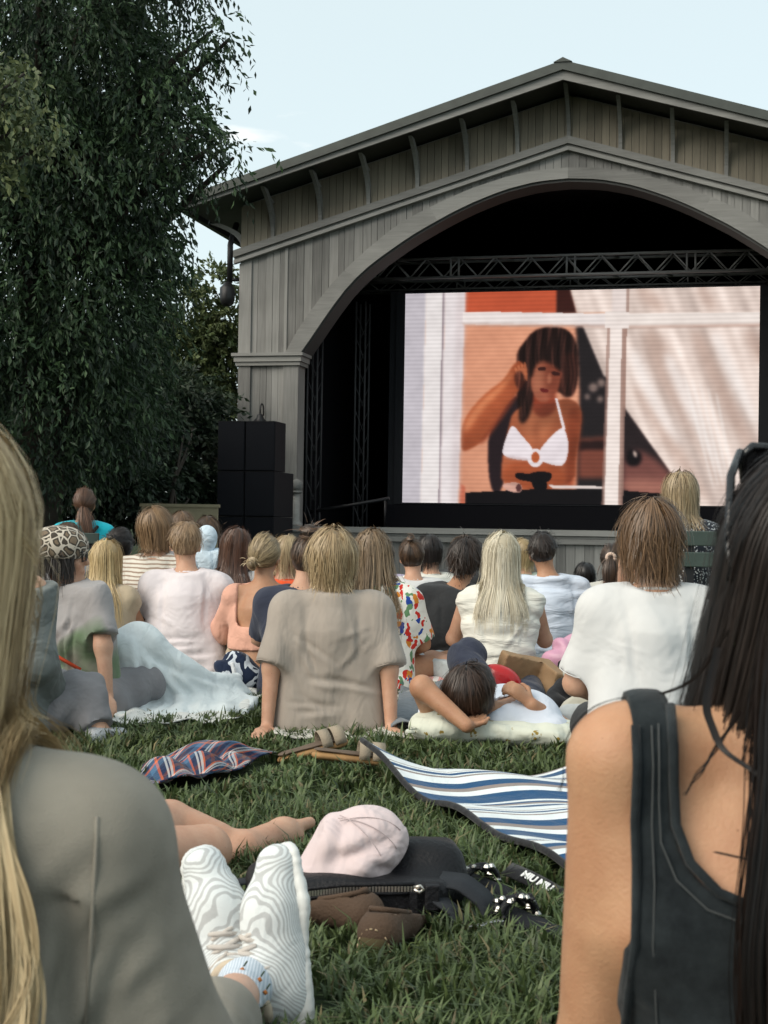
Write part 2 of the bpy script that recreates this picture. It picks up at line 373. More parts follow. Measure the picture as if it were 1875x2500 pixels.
# side bracket at the left corner, under the eave
pl = [(SL-.02-.55*t**2.2, 5.55+.42*t) for t in np.linspace(0, 1, 9)]; pr = [(min(SL-.004, x+.10+.08*i/8), z) for i, (x, z) in enumerate(pl)]
MB().prism(pl+pr[::-1], .05, .12).build('bracket', M_trim, stage)
# roof: two pitched slabs, fascia boards, soffit
for sgn in (-1, 1):
    e = CX+sgn*6.13; z = lambda s, o: 8.06-.305*abs(s-CX)+o
    r_ = MB().prism([(CX, z(CX, -.14)), (e, z(e, -.14)), (e, z(e, 0)), (CX, z(CX, 0))], -.96, 9.0).build('roof_slope', M_roof, stage)
    MB().prism([(CX, 7.78), (e, 7.78-.29*6.13), (e, 7.93-.29*6.13), (CX, 7.93)], -.90, -.855).build('fascia_board', M_trim, stage)
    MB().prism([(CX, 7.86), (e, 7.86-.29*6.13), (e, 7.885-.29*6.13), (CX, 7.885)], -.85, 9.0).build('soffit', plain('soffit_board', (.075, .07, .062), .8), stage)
MB().prism([(CX-.14, 8.03), (CX, 8.10), (CX+.14, 8.03)], -.98, 9.0).build('ridge_cap', M_roof, stage)
MB().box((SL-.75, -.82, 5.98), (SL-.66, 9, 6.06)).build('gutter', M_blkmetal, stage)
# side walls, pillars with capitals
for sgn in (-1, 1):
    x0, x1 = (SL, -4.45) if sgn < 0 else (4.31, SR)
    xo = SL if sgn < 0 else SR
    MB().box((min(xo, xo-sgn*.2), .22, 0), (max(xo, xo-sgn*.2), 8.5, 5.9)).build('side_wall', M_plank, stage)
    p = MB().box((x0+.02, .02, 0), (x1-.02, .42, 3.66)).build('pillar', M_plank, stage)
    for (c0, c1) in ((x0, x0+.21), (x1-.26, x1)): MB().box((c0, -.035, .92 if c1 > -4.6 and sgn < 0 else 0), (c1, .018, 3.60)).build('stile', M_plank, p)
    c = x0+.214
    while c < x1-.27:
        e = min(c+random.choice((.09, .11, .13, .16)), x1-.264); MB().box((c, random.uniform(-.003, .006), 0), (e-.006, .018, 3.60)).build('plank', M_plank, p); c = e
    for (z0, z1, o) in ((3.57, 3.63, .035), (3.634, 3.72, .06), (3.724, 3.775, .095)): MB().box((x0-o, -.035-o, z0), (x1+o, .42, z1)).build('capital_moulding', M_trim, p)
# stage deck, rim and panelled front
D0, D1 = -4.46, 4.32; YF = -.55
MB().box((D0, YF+.06, .80), (D1, 8.4, .905)).build('deck', M_black, stage)
MB().box((D0-.02, YF-.05, .84), (D1+.02, YF+.055, .93)).build('rim_board', M_trim, stage)
MB().box((D0-.01, YF-.02, .795), (D1+.01, YF+.05, .835)).build('rim_board', M_trim, stage)
MB().box((D0, YF-.045, .71), (D1, YF+.05, .79)).build('rim_board', M_trim, stage)
fr = MB().box((D0, YF+.03, 0), (D1, YF+.1, .70)).build('front_wall', M_plank, stage)
a = D0
while a < D1:
    b = min(a+.145, D1); MB().box((a, YF+random.uniform(0, .008), 0), (b-.006, YF+.028, .705)).build('plank', M_plank, fr); a = b
for c in (-3.6, -1.2, 1.2, 3.4):
    for (x0, x1, z0, z1) in ((c-.35, c+.35, .50, .56), (c-.35, c+.35, .05, .11), (c-.35, c-.29, .112, .498), (c+.29, c+.35, .112, .498)): MB().box((x0, YF-.03, z0), (x1, YF-.002, z1)).build('panel_frame', M_trim, fr)
MB().box((-5.2, 8.2, 0), (5.1, 8.4, 7.4)).build('back_wall', M_black, stage)
for x in (-4.6, 4.44): MB().box((x, .9, .9), (x+.04, 8.2, 6.3)).build('side_drape', M_black, stage)
MB().box((-5.1, .5, 6.55), (5, 8.2, 6.6)).build('ceiling', M_black, stage)
MB().box((-5.25, .45, .905), (-4.62, .6, 3.7)).build('wing_drape', M_black, stage)

# ---- things on the stage (stage-frame helper)
def sempty(name, s, n, z, label, cat, group=None):
    return empty(name, ST0+Uv*s+Nv*n+A(0, 0, z), -TH, label, cat, group)
def truss(name, label, s0, s1, n, z0, z1, dep, r, pitch):
    t = sempty(name, s0, n, z0, label, 'truss'); L = s1-s0; H = z1-z0
    for y in (0, dep):
        for z in (0, H): MB().tube([(0, y, z), (L, y, z)], r, 8).build('chord', M_steel, t, True)
    k = int(L/pitch)
    for y in (0, dep):
        for i in range(k):
            a, b = i*pitch, (i+1)*pitch; za, zb = (0, H) if i % 2 == 0 else (H, 0)
            MB().tube([(a, y, za), (b, y, zb)], r*.55, 6).build('brace', M_steel, t, True)
    for i in range(0, k, 3):
        for zz in (0, H): MB().tube([(i*pitch, 0, zz), ((i+1)*pitch, dep, zz)], r*.5, 6).build('brace', M_steel, t, True)
    for i in range(1, int(L/2)+1):
        for d in (-.07, .07): MB().tube([(i*2+d, 0, 0), (i*2+d, 0, H)], r*.8, 6).build('upright', M_steel, t, True)
    return t
truss('lighting_truss', 'long black lattice truss spanning the stage above the screen', -4.2, 4.2, -1.75, 5.27, 5.60, .36, .026, .30)
truss('lighting_truss', 'lower thin lattice truss just above the top edge of the screen', -4.2, 4.2, -2.35, 5.17, 5.36, .3, .02, .26)
M_dark = plain('dark_tower_metal', (.045, .045, .048), .6)
def tower(label, s, n, H):
    t = sempty('truss_tower', s, n, .905, label, 'truss')
    for (x, y) in ((0, 0), (.17, 0), (.17, .3), (0, .3)): MB().tube([(x, y, 0), (x, y, H)], .018, 8).build('chord', M_dark, t, True)
    k = int(H/.42)
    for i in range(k): MB().tube([(0, 0, i*.42+.42), (.17, 0, i*.42)], .008, 6).build('brace', M_dark, t, True); MB().tube([(0, .3, i*.42), (.17, .3, i*.42+.42)], .008, 6).build('brace', M_dark, t, True)
    MB().box((-.05, -.05, 0), (.22, .35, .02)).build('base_plate', M_dark, t)
tower('slim truss tower standing just inside the left pillar', -4.52, -.75, 3.5)
tower('dim truss tower deeper in the stage left of the screen', -3.98, -1.9, 4.0)
# ramp handrail
s0, z0 = fac(757, 1250, -.9); s1, z1 = fac(950, 1217, -.9)
t = sempty('handrail', s0, -.9, .905, 'dark sloping handrail on the stage left of the screen', 'handrail')
MB().tube([(0, 0, z0-.905), (s1-s0, 0, z1-.905)], .03, 8).build('rail', M_blkmetal, t, True)
for q in (.12, .95): MB().tube([(q*(s1-s0), 0, 0), (q*(s1-s0), 0, z0-.905+q*(z1-z0))], .02, 8).build('post', M_blkmetal, t, True)
# bollard with a domed cap at the stage corner
t = sempty('stage_post', -4.33, .42, .93, 'short grey post with a domed cap at the left stage corner', 'post')
MB().lathe([(.10, 0), (.11, .03), (.075, .06), (.062, .1), (.058, .52)], 20).build('shaft', M_trim, t, True)
MB().lathe([(.06, .52), (.10, .535), (.10, .56), (.075, .575), (.105, .59), (.105, .68), (.09, .72), (.05, .75), (.005, .76)], 20).build('cap', M_trim, t, True)
# lantern on the pillar
t = sempty('wall_lantern', -5.03, .05, 2.62, 'small dark bell-shaped wall lantern on the left pillar above the speakers', 'lantern')
MB().tube([(0, 0, .12)]+[(-.0, -.09+.09*math.cos(a), .20+.11*math.sin(a)) for a in np.linspace(0, math.pi, 9)]+[(0, -.18, .12)], .012, 6).build('arm', M_blkmetal, t, True)
MB().lathe([(.02, .14), (.05, .12), (.06, .07), (.13, .0), (.125, -.01), (.05, .05)], 16, (0, -.18, 0)).build('shade', M_blkmetal, t, True)
MB().lathe([(.03, .03), (.045, -.02), (.03, -.08), (.005, -.09)], 12, (0, -.18, 0)).build('bulb_glass', plain('frosted_glass', (.5, .5, .48), .3), t, True)
# downpipe with floodlight at the left eave corner
s_, z_ = fac(563, 560, 0); z2 = fac(563, 690, 0)[1]
t = sempty('downpipe', s_, .0, 0, 'black rainwater downpipe at the left corner of the bandstand', 'downpipe')
MB().tube([(0, .3, 6.0), (0, .1, 5.75), (0, 0, 5.6), (0, 0, z2)], .05, 10).build('pipe', M_blkmetal, t, True)
MB().tube([(0, 0, z2+.05), (.16, .05, z2+.05)], .03, 8).build('clip', M_blkmetal, t, True)
t = sempty('floodlight', s_-.02, .05, z2-.36, 'black floodlight hanging at the end of the corner downpipe', 'floodlight')
MB().lathe([(.05, -.04), (.11, 0), (.13, .08), (.13, .26), (.09, .30), (.05, .36)], 10).build('housing', M_blkmetal, t, True)
MB().tube([(-.15, 0, .16), (.15, 0, .16)], .02, 6).build('yoke', M_blkmetal, t, True)

# ---- speakers: stacked cabinets, every one a thing
M_grille = plain('speaker_grille', (.010, .011, .015), .8, bump=.5, bscale=500, spec=.15)
rows = ['bottom', 'second', 'third', 'top']
lev = [(.0, .36, 1.0), (.362, 1.06, 1.0), (1.062, 1.75, 1.0), (1.752, 2.51, .55)]
for r_, (z0, z1, dep) in enumerate(lev):
    for c_, (x0, x1) in enumerate(((-5.125, -4.685), (-4.68, -4.205))):
        t = sempty('speaker_cabinet', (x0+x1)/2, 2.0, z0, 'black speaker cabinet, %s level of the stack, %s column' % (rows[r_], ('left', 'right')[c_]), 'speaker', 'stacked speaker cabinets')
        hw = (x1-x0)/2-.004; hh = z1-z0
        MB().box((-hw, .012, .0), (hw, dep, hh-.004)).build('cabinet', M_blk2, t, bevel=.006)
        MB().box((-hw+.012, -.004, .012), (hw-.012, .011, hh-.016)).build('grille', M_grille, t)
        MB().box((-hw, -.006, hh-.014), (hw, .010, hh-.006)).build('edge_rail', M_blkmetal, t)
# ---- beige board left of the speakers
p0 = gnd(344, 1462); 
t = empty('beige_board', at(437, 1300, 19.0)*A(1, 1, 0), -.1, 'beige flat board standing behind the crowd left of the speakers', 'board')
M_beige = plain('beige_board', (.30, .26, .17), .7, var=.08)
MB().box((-.5, 0, 0), (.5, .05, 1.14)).build('panel', M_beige, t); MB().box((-.52, -.02, 1.14), (.52, .07, 1.18)).build('top_rail', M_beige, t)
for x in (-.45, .39): MB().box((x, .05, 0), (x+.06, .12, 1.1)).build('post', M_beige, t)

# ================================================================== LED screen: picture painted on its own fine grid of pixels
GW, GH = 480, 293
gx, gy = np.meshgrid((np.arange(GW)+.5)/GW, (np.arange(GH)+.5)/GH)
PX = 65+gx*1545; PY = 210-22*gx+gy*(922+8*gx)          # working units of the drawing
img = np.zeros((GH, GW, 3))
def srgb(c): c = np.asarray(c, float)/255; return c
def inside(poly):
    poly = np.asarray(poly, float); c = np.zeros(PX.shape, bool); n = len(poly)
    for i in range(n):
        x0, y0 = poly[i]; x1, y1 = poly[(i+1) % n]
        if y0 == y1: continue
        t = (PY-y0)/(y1-y0); c ^= ((y0 > PY) != (y1 > PY)) & (PX < x0+t*(x1-x0))
    return c.astype(float)
def blur(a, k):
    for _ in range(2):
        for ax_ in (0, 1):
            p = np.pad(a, [(k, k) if i == ax_ else (0, 0) for i in range(a.ndim)], mode='edge'); cs = np.cumsum(p, ax_); z = np.zeros_like(np.take(cs, [0], ax_)); cs = np.concatenate([z, cs], ax_)
            n = a.shape[ax_]; a = (np.take(cs, range(2*k+1, 2*k+1+n), ax_)-np.take(cs, range(0, n), ax_))/(2*k+1)
    return a
def chaik(p, n=2):
    p = np.asarray(p, float)
    for _ in range(n):
        q = np.roll(p, -1, 0); p = np.stack([.75*p+.25*q, .25*p+.75*q], 1).reshape(-1, 2)
    return p
def paint(poly, col, soft=1, rnd=True, alpha=1.):
    global img
    m_ = inside(chaik(poly) if rnd else poly); m_ = blur(m_, soft-1) if soft > 1 else m_; m_ = (m_*alpha)[..., None]
    c = srgb(col) if not callable(col) else col(); img = img*(1-m_)+c*m_
def ellp(cx, cy, rx, ry, a=0, n=24):
    t = np.linspace(0, 2*np.pi, n, endpoint=False); x, y = rx*np.cos(t), ry*np.sin(t); return np.stack([cx+x*math.cos(a)-y*math.sin(a), cy+x*math.sin(a)+y*math.cos(a)], 1)
img[:] = srgb((206, 146, 120)); img *= (1+.10*(PX-330)/600)[..., None].clip(.9, 1.08)
paint([(330, 150), (750, 150), (748, 300), (330, 300)], (184, 92, 66), 2, False)
paint([(745, 150), (800, 150), (835, 300), (745, 300)], (66, 38, 34), 2, False)
paint([(830, 350), (880, 350), (985, 600), (985, 1180), (840, 1180), (850, 640)], (44, 40, 42), 3, False)
paint([(850, 840), (985, 830), (985, 1010), (850, 1010)], (120, 74, 62), 4, False); paint([(850, 850), (985, 845), (985, 885), (850, 890)], (50, 34, 34), 3, False)
for (x, y, r) in ((910, 620, 20), (945, 600, 18), (885, 660, 12), (940, 670, 14)): paint(ellp(x, y, r, r), (128, 112, 106), 3)
paint([(1030, 700), (1060, 700), (1290, 1030), (1290, 1190), (1030, 1190)], (48, 40, 42), 2, False)
paint([(1040, 900), (1130, 880), (1270, 1000), (1290, 1100), (1040, 1100)], (122, 82, 76), 5); paint([(1040, 1000), (1300, 1020), (1300, 1075), (1040, 1080)], (160, 112, 100), 6)
paint([(1060, 870), (1130, 900), (1110, 960), (1050, 950)], (26, 22, 26), 3); paint([(1085, 880), (1105, 905), (1100, 920), (1085, 910)], (190, 170, 160), 2)
# curtain with its own folds
fold = np.sin((PX*.9-PY*.42)*.028)+.6*np.sin((PX-.5*PY)*.061+1.2)+.35*np.sin((PX-.35*PY)*.12)
cur = lambda: np.clip(srgb((222, 202, 192))*(1+.075*fold[..., None]), 0, 1)
paint([(790, 150), (1060, 150), (1060, 300), (833, 300)], cur, 2, False)
paint([(858, 350), (1000, 350), (1000, 590), (955, 572)], cur, 2, False)
paint([(1045, 340), (1660, 340), (1660, 1190), (1420, 1190), (1250, 985), (1045, 705)], cur, 2, False)
paint([(1045, 150), (1660, 150), (1660, 320), (1045, 320)], cur, 2, False)
for pl_ in ([(1075, 190), (1150, 190), (1240, 300), (1150, 300)], [(1330, 190), (1390, 190), (1440, 300), (1400, 300)], [(1100, 365), (1190, 365), (1300, 620), (1440, 900), (1540, 1130), (1440, 1000), (1290, 760), (1170, 560)], [(1300, 365), (1370, 365), (1480, 620), (1610, 880), (1610, 960), (1450, 700)], [(1530, 365), (1590, 365), (1615, 440), (1615, 560)], [(1060, 600), (1120, 620), (1290, 880), (1420, 1100), (1380, 1100), (1240, 900)]):
    paint(pl_, (176, 150, 138), 7, True, .7)
for pl_ in ([(1200, 480), (1240, 460), (1400, 800), (1500, 1040), (1440, 980), (1290, 700)], [(1400, 380), (1440, 380), (1600, 720), (1600, 800), (1480, 580)], [(1050, 480), (1090, 440), (1200, 700), (1320, 900), (1200, 780)]):
    paint(pl_, (244, 232, 226), 6, True, .8)
for k_ in range(5): paint([(1290+34*k_, 560+20*k_), (1302+34*k_, 560+20*k_), (1430+22*k_, 1040), (1420+22*k_, 1040)], (246, 236, 230), 2, True, .5)
# woman by the window: hair, raised arm, body
H_ = (44, 30, 28)
paint([(445, 810), (520, 690), (600, 640), (620, 800), (540, 900), (520, 1080), (460, 1080)], (46, 36, 40), 2)
paint([(600, 430), (650, 368), (740, 352), (815, 380), (848, 470), (842, 600), (815, 668), (760, 640), (690, 620), (640, 700), (610, 760), (570, 690), (575, 520), (572, 470)], H_, 2)
S_ = (176, 100, 68)
paint([(560, 720), (650, 690), (720, 690), (800, 662), (862, 700), (858, 800), (838, 900), (835, 1060), (510, 1060), (512, 940), (540, 800)], S_, 2)
paint([(800, 700), (862, 710), (856, 830), (838, 920), (836, 1060), (785, 1060), (800, 900)], (150, 74, 48), 4, True, .8)
paint([(575, 720), (690, 720), (740, 700), (770, 720), (700, 860), (660, 880), (600, 820)], (198, 124, 88), 7, True, .7)
paint([(655, 760), (675, 760), (672, 880), (656, 880)], (140, 76, 52), 5, True, .6)
paint([(520, 930), (800, 960), (790, 1070), (520, 1070)], (178, 90, 54), 3, True, .7)
paint([(640, 640), (745, 640), (755, 720), (690, 760), (640, 720)], (140, 70, 50), 3)
paint(ellp(702, 575, 64, 112, .12), (172, 100, 76), 2)
paint(ellp(668, 590, 26, 60, .1), (200, 128, 98), 5, True, .7)
paint([(690, 470), (770, 480), (770, 600), (740, 680), (715, 690)], (150, 78, 58), 4, True, .75)
paint([(640, 450), (700, 420), (800, 440), (815, 560), (775, 560), (700, 500), (655, 520), (640, 590), (622, 560)], H_, 3)
paint([(665, 535), (700, 530), (705, 548), (670, 550)], (70, 36, 34), 1, True, .9); paint([(725, 550), (768, 556), (762, 574), (728, 566)], (70, 36, 34), 1, True, .9)
paint([(712, 560), (726, 560), (728, 606), (706, 604)], (206, 130, 100), 2, True, .8); paint([(676, 622), (720, 630), (712, 646), (680, 640)], (120, 44, 42), 1)
paint([(775, 470), (842, 470), (838, 640), (800, 670), (765, 650), (782, 560)], (58, 36, 32), 3)
paint([(325, 905), (330, 770), (430, 650), (520, 590), (560, 515), (596, 505), (622, 540), (612, 600), (580, 640), (520, 720), (440, 850), (370, 895)], (166, 88, 56), 2)
paint([(330, 800), (400, 690), (520, 600), (560, 530), (545, 600), (430, 710), (350, 830)], (214, 132, 92), 4, True, .8)
paint([(400, 880), (500, 740), (560, 660), (590, 640), (540, 720), (440, 860)], (140, 70, 48), 3, True, .7)
for q in range(4): paint([(560+14*q, 540-8*q), (572+14*q, 530-8*q), (600+8*q, 590), (590+8*q, 598)], (214, 130, 92), 1, True, .6)
paint([(560, 560), (600, 545), (620, 620), (600, 640), (570, 620)], (60, 34, 32), 2, True, .7)
paint([(612, 640), (650, 640), (640, 740), (600, 790), (580, 740)], H_, 3)
WT = (228, 216, 220)
paint([(514, 892), (545, 800), (562, 783), (600, 830), (655, 888), (655, 935), (600, 938), (520, 922)], WT, 1)
paint([(676, 892), (740, 820), (782, 788), (800, 830), (809, 880), (792, 962), (730, 955), (676, 935)], WT, 1)
paint([(744, 668), (754, 666), (792, 800), (780, 806)], WT, 1, False); paint([(520, 915), (650, 930), (650, 942), (530, 932)], (180, 160, 160), 2, True, .6)
paint(ellp(662, 926, 36, 40), WT, 1); paint(ellp(662, 924, 18, 24), (190, 100, 60), 1)
# turntable along the bottom
paint([(350, 1082), (640, 1062), (985, 1056), (1300, 1076), (1300, 1200), (350, 1200)], (22, 20, 24), 1, False)
paint([(330, 1040), (352, 1060), (352, 1200), (320, 1200)], (190, 110, 88), 2, False)
paint([(570, 988), (640, 996), (656, 985), (735, 985), (735, 1018), (700, 1040), (640, 1030), (576, 1020)], (26, 22, 26), 1); paint([(640, 1020), (715, 1020), (715, 1070), (660, 1070)], (22, 20, 24), 1)
paint([(512, 1040), (590, 1030), (608, 1055), (596, 1082), (530, 1068)], (206, 160, 146), 1); paint(ellp(590, 1057, 12, 18), (90, 60, 60), 1)
paint([(720, 1042), (985, 1044), (985, 1054), (740, 1056)], (222, 206, 200), 1, False)
# window frame
paint([(40, 150), (162, 150), (150, 1200), (40, 1200)], (188, 182, 188), 1, False)
paint([(160, 150), (243, 150), (236, 1200), (148, 1200)], (228, 220, 218), 2, False); paint([(236, 150), (248, 150), (242, 1200), (230, 1200)], (150, 138, 142), 1, False)
paint([(246, 150), (340, 150), (318, 1200), (238, 1200)], (226, 216, 216), 2, False)
paint([(300, 150), (342, 150), (322, 1200), (285, 1200)], (206, 192, 192), 4, False, .7)
paint([(330, 296), (420, 292), (990, 304), (990, 362), (780, 350), (600, 352), (330, 348)], (230, 218, 214), 1, False); paint([(330, 340), (990, 350), (990, 366), (330, 352)], (186, 160, 150), 2, False, .7)
paint([(1040, 304), (1660, 298), (1660, 352), (1040, 364)], (232, 218, 210), 1, False); paint([(1040, 354), (1660, 346), (1660, 358), (1040, 368)], (176, 146, 134), 2, False, .7)
paint([(975, 360), (1044, 355), (1036, 1200), (958, 1200)], (238, 222, 214), 2, False); paint([(985, 150), (1050, 150), (1050, 330), (985, 330)], (226, 210, 204), 2, False)
paint([(1030, 360), (1052, 355), (1044, 1200), (1024, 1200)], (150, 122, 112), 1, False, .85); paint([(966, 366), (980, 366), (964, 1200), (950, 1200)], (140, 110, 100), 1, False, .6); paint([(1046, 190), (1058, 190), (1058, 300), (1046, 300)], (150, 124, 114), 1, False, .7)
paint([(955, 296), (1060, 296), (1060, 366), (955, 366)], (234, 220, 213), 1, False)
rp_ = np.random.default_rng(3)
def fbm(fx, fy, sd):
    r_ = np.random.default_rng(sd); v = 0
    for o_ in range(5): a, b, c, d = r_.uniform(.6, 1.4, 4); v = v+np.sin(PX*fx*a*1.7**o_+PY*fy*b*.4+6*c*o_+2*np.sin(PY*fy*d*1.5**o_+o_))*.7**o_
    return v/2.2
hm = inside(chaik([(600, 430), (650, 368), (740, 352), (815, 380), (848, 470), (842, 600), (815, 668), (770, 640), (770, 560), (700, 500), (655, 520), (640, 600), (640, 700), (610, 780), (570, 690), (575, 520), (572, 470)]))
hm = blur(hm, 2)*(img.mean(-1) < .33); stk = fbm(.09, .012, 4)
img = img*(1+hm*(.32*stk))[..., None]+(hm*np.clip(stk, 0, 1)*.07)[..., None]*A(1.3, .8, .6)
sk_ = np.zeros(PX.shape)
for pl_ in ([(560, 720), (650, 690), (720, 690), (800, 662), (862, 700), (858, 800), (838, 900), (835, 1060), (510, 1060), (512, 940), (540, 800)], ellp(702, 575, 64, 112, .12), [(325, 905), (330, 770), (430, 650), (520, 590), (560, 515), (596, 505), (622, 540), (612, 600), (580, 640), (520, 720), (440, 850), (370, 895)]): sk_ = np.maximum(sk_, inside(chaik(pl_)))
bd = blur(sk_*((img[..., 0]-img[..., 2]) > .15), 1)
lit = fbm(.011, .013, 8)*.5+np.clip((700-PX)/420, -.35, .45)
img = img*(1+.20*lit*bd)[..., None]
g_ = img.mean(-1, keepdims=True); img = img+(g_-img)*(bd*.10)[..., None]; img = img*(1-.10*bd)[..., None]; img = img*(1+.035*fbm(.02, .02, 12))[..., None]
img = np.clip(img, 0, 1); img = img*img*(3-2*img)*.35+img*.65; img = img*.5+blur(img, 1)*.5; img = img*(1-.07*(np.sin(gy*GH*.55)**2)[..., None])
lin = np.where(img <= .04045, img/12.92, ((img+.055)/1.055)**2.4)
sc_ = sempty('led_screen', -.10, -2.0, .905, 'large bright video screen on stage showing a woman at a window', 'screen')
LW, LZ0, LZ1 = 3.02, 1.37-.905, 5.05-.905
V = np.stack([(gx*2-1)*LW*(GW/(GW-1)), np.zeros_like(gx), LZ1-(LZ1-LZ0)*gy], -1).reshape(-1, 3)
ii = np.arange(GH*GW).reshape(GH, GW); Fq = np.stack([ii[:-1, :-1], ii[1:, :-1], ii[1:, 1:], ii[:-1, 1:]], -1).reshape(-1, 4)
m_, n, l, b = nodes('screen_pixels'); at_ = n.new('ShaderNodeVertexColor'); at_.layer_name = 'col'; b.inputs['Base Color'].default_value = (.01, .01, .01, 1); b.inputs['Roughness'].default_value = .6
l.new(at_.outputs[0], b.inputs['Emission Color']); b.inputs['Emission Strength'].default_value = .56; b.inputs['Specular IOR Level'].default_value = 0.0; M_screen = m_
obj('picture', npmesh('picture', V, Fq, False, col=lin.reshape(-1, 3)), M_screen, sc_)
MB().box((-LW-.16, .01, LZ0-.02), (LW+.16, .16, LZ1+.02)).build('casing', M_blk2, sc_)
for x in (-LW-.28, LW+.16): MB().box((x, .05, .0), (x+.12, .22, LZ1+.05)).build('support_leg', M_blk2, sc_)
MB().box((-LW-.3, .0, .0), (LW+.3, .3, LZ0-.03)).build('plinth', M_black, sc_)
# ================================================================== ground and trees
def leafmat(name, rough=.5, tr=.25):
    if name in MATS: return MATS[name]
    m_, n, l, b = nodes(name); a = n.new('ShaderNodeVertexColor'); a.layer_name = 'col'; l.new(a.outputs[0], b.inputs['Base Color']); b.inputs['Roughness'].default_value = rough; b.inputs['Specular IOR Level'].default_value = .35
    t = n.new('ShaderNodeBsdfTranslucent'); l.new(a.outputs[0], t.inputs[0]); mx = n.new('ShaderNodeMixShader'); mx.inputs[0].default_value = tr; l.new(b.outputs[0], mx.inputs[1]); l.new(t.outputs[0], mx.inputs[2]); l.new(mx.outputs[0], n['Material Output'].inputs[0])
    MATS[name] = m_; return m_
M_leaf = leafmat('leaf'); M_bark = plain('bark', (.035, .028, .022), .9, var=.3, bump=.6, bscale=30)
m_, n, l, b = nodes('lawn_soil'); b.inputs['Roughness'].default_value = .95; b.inputs['Specular IOR Level'].default_value = .1
t_ = n.new('ShaderNodeTexCoord'); nz = n.new('ShaderNodeTexNoise'); nz.inputs['Scale'].default_value = 60; nz.inputs['Detail'].default_value = 8; l.new(t_.outputs['Object'], nz.inputs['Vector'])
rp = n.new('ShaderNodeValToRGB'); rp.color_ramp.elements[0].position = .35; rp.color_ramp.elements[1].position = .7; rp.color_ramp.elements[0].color = (.012, .018, .009, 1); rp.color_ramp.elements[1].color = (.035, .052, .020, 1); l.new(nz.outputs[0], rp.inputs[0]); l.new(rp.outputs[0], b.inputs['Base Color'])
bp = n.new('ShaderNodeBump'); bp.inputs['Strength'].default_value = .8; bp.inputs['Distance'].default_value = .03; l.new(nz.outputs[0], bp.inputs['Height']); l.new(bp.outputs[0], b.inputs['Normal']); M_lawn = m_
MB().add([], []) if False else None
gV = [(-300, -100, 0), (300, -100, 0), (300, 500, 0), (-300, 500, 0)]
tag(obj('ground', npmesh('ground', gV, [(0, 1, 2, 3)], False), M_lawn), kind='structure')

def leaves(C, D, L, Wd, col, droopn=None, seed=1):
    """rhombic leaves: centres C, long axes D, lengths, widths"""
    r = np.random.default_rng(seed); n = len(C); S = np.cross(D, r.normal(0, 1, (n, 3))); S /= np.linalg.norm(S, axis=1)[:, None]+1e-9; Nn = np.cross(D, S)
    b0 = C; tip = C+D*L[:, None]; mid = C+D*(L*.45)[:, None]-Nn*(L*.10)[:, None]
    V = np.stack([b0, mid+S*(Wd/2)[:, None], tip-Nn*(L*.06)[:, None], mid-S*(Wd/2)[:, None]], 1).reshape(-1, 3)
    F = np.arange(n*4).reshape(n, 4); return V, F, np.repeat(col, 4, 0)
def crown(blobs, ntw, per, llen, lwid, c0, c1, droop, seed, tw=.8, shellf=.55):
    r = np.random.default_rng(seed); vols = np.array([b_[3]**2 for b_ in blobs]); pick = r.choice(len(blobs), ntw, p=vols/vols.sum())
    Cn = np.array([b_[:3] for b_ in blobs])[pick]; R = np.array([b_[3] for b_ in blobs])[pick]
    d = r.normal(0, 1, (ntw, 3)); d /= np.linalg.norm(d, axis=1)[:, None]; rad = R*(shellf+(1-shellf)*r.random(ntw)**.6)
    P = Cn+d*rad[:, None]; out = d*A(1, 1, .5); out /= np.linalg.norm(out, axis=1)[:, None]
    tl = tw*(.5+.9*r.random(ntw)); side = r.normal(0, .45, (ntw, 3))
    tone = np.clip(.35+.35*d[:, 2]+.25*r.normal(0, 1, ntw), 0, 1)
    Cs, Ds = [], []; cols = []
    for j in range(per):
        t = (j+.5)/per; dr = out*(1-t*.6)+side*.4+A(0, 0, -1)*droop*(t*1.4+.1); dr /= np.linalg.norm(dr, axis=1)[:, None]
        p = P+(out*(t-.35*t*t)[..., None] if False else out*(t*(1-.3*t)))*tl[:, None]+side*(t*.4*tl)[:, None]+A(0, 0, -1)*(droop*.75*t*t*tl)[:, None]
        ld = dr+r.normal(0, .55, (ntw, 3))+A(0, 0, -.35*droop); ld /= np.linalg.norm(ld, axis=1)[:, None]
        Cs.append(p+r.normal(0, .02, (ntw, 3))); Ds.append(ld)
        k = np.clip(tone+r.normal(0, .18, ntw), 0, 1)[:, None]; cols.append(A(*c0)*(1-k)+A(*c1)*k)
    C = np.concatenate(Cs); D = np.concatenate(Ds); n = len(C); L = llen*(.6+.7*r.random(n)); Wd = L*lwid*(.8+.4*r.random(n))
    return leaves(C, D, L, Wd, np.concatenate(cols), seed=seed+1)
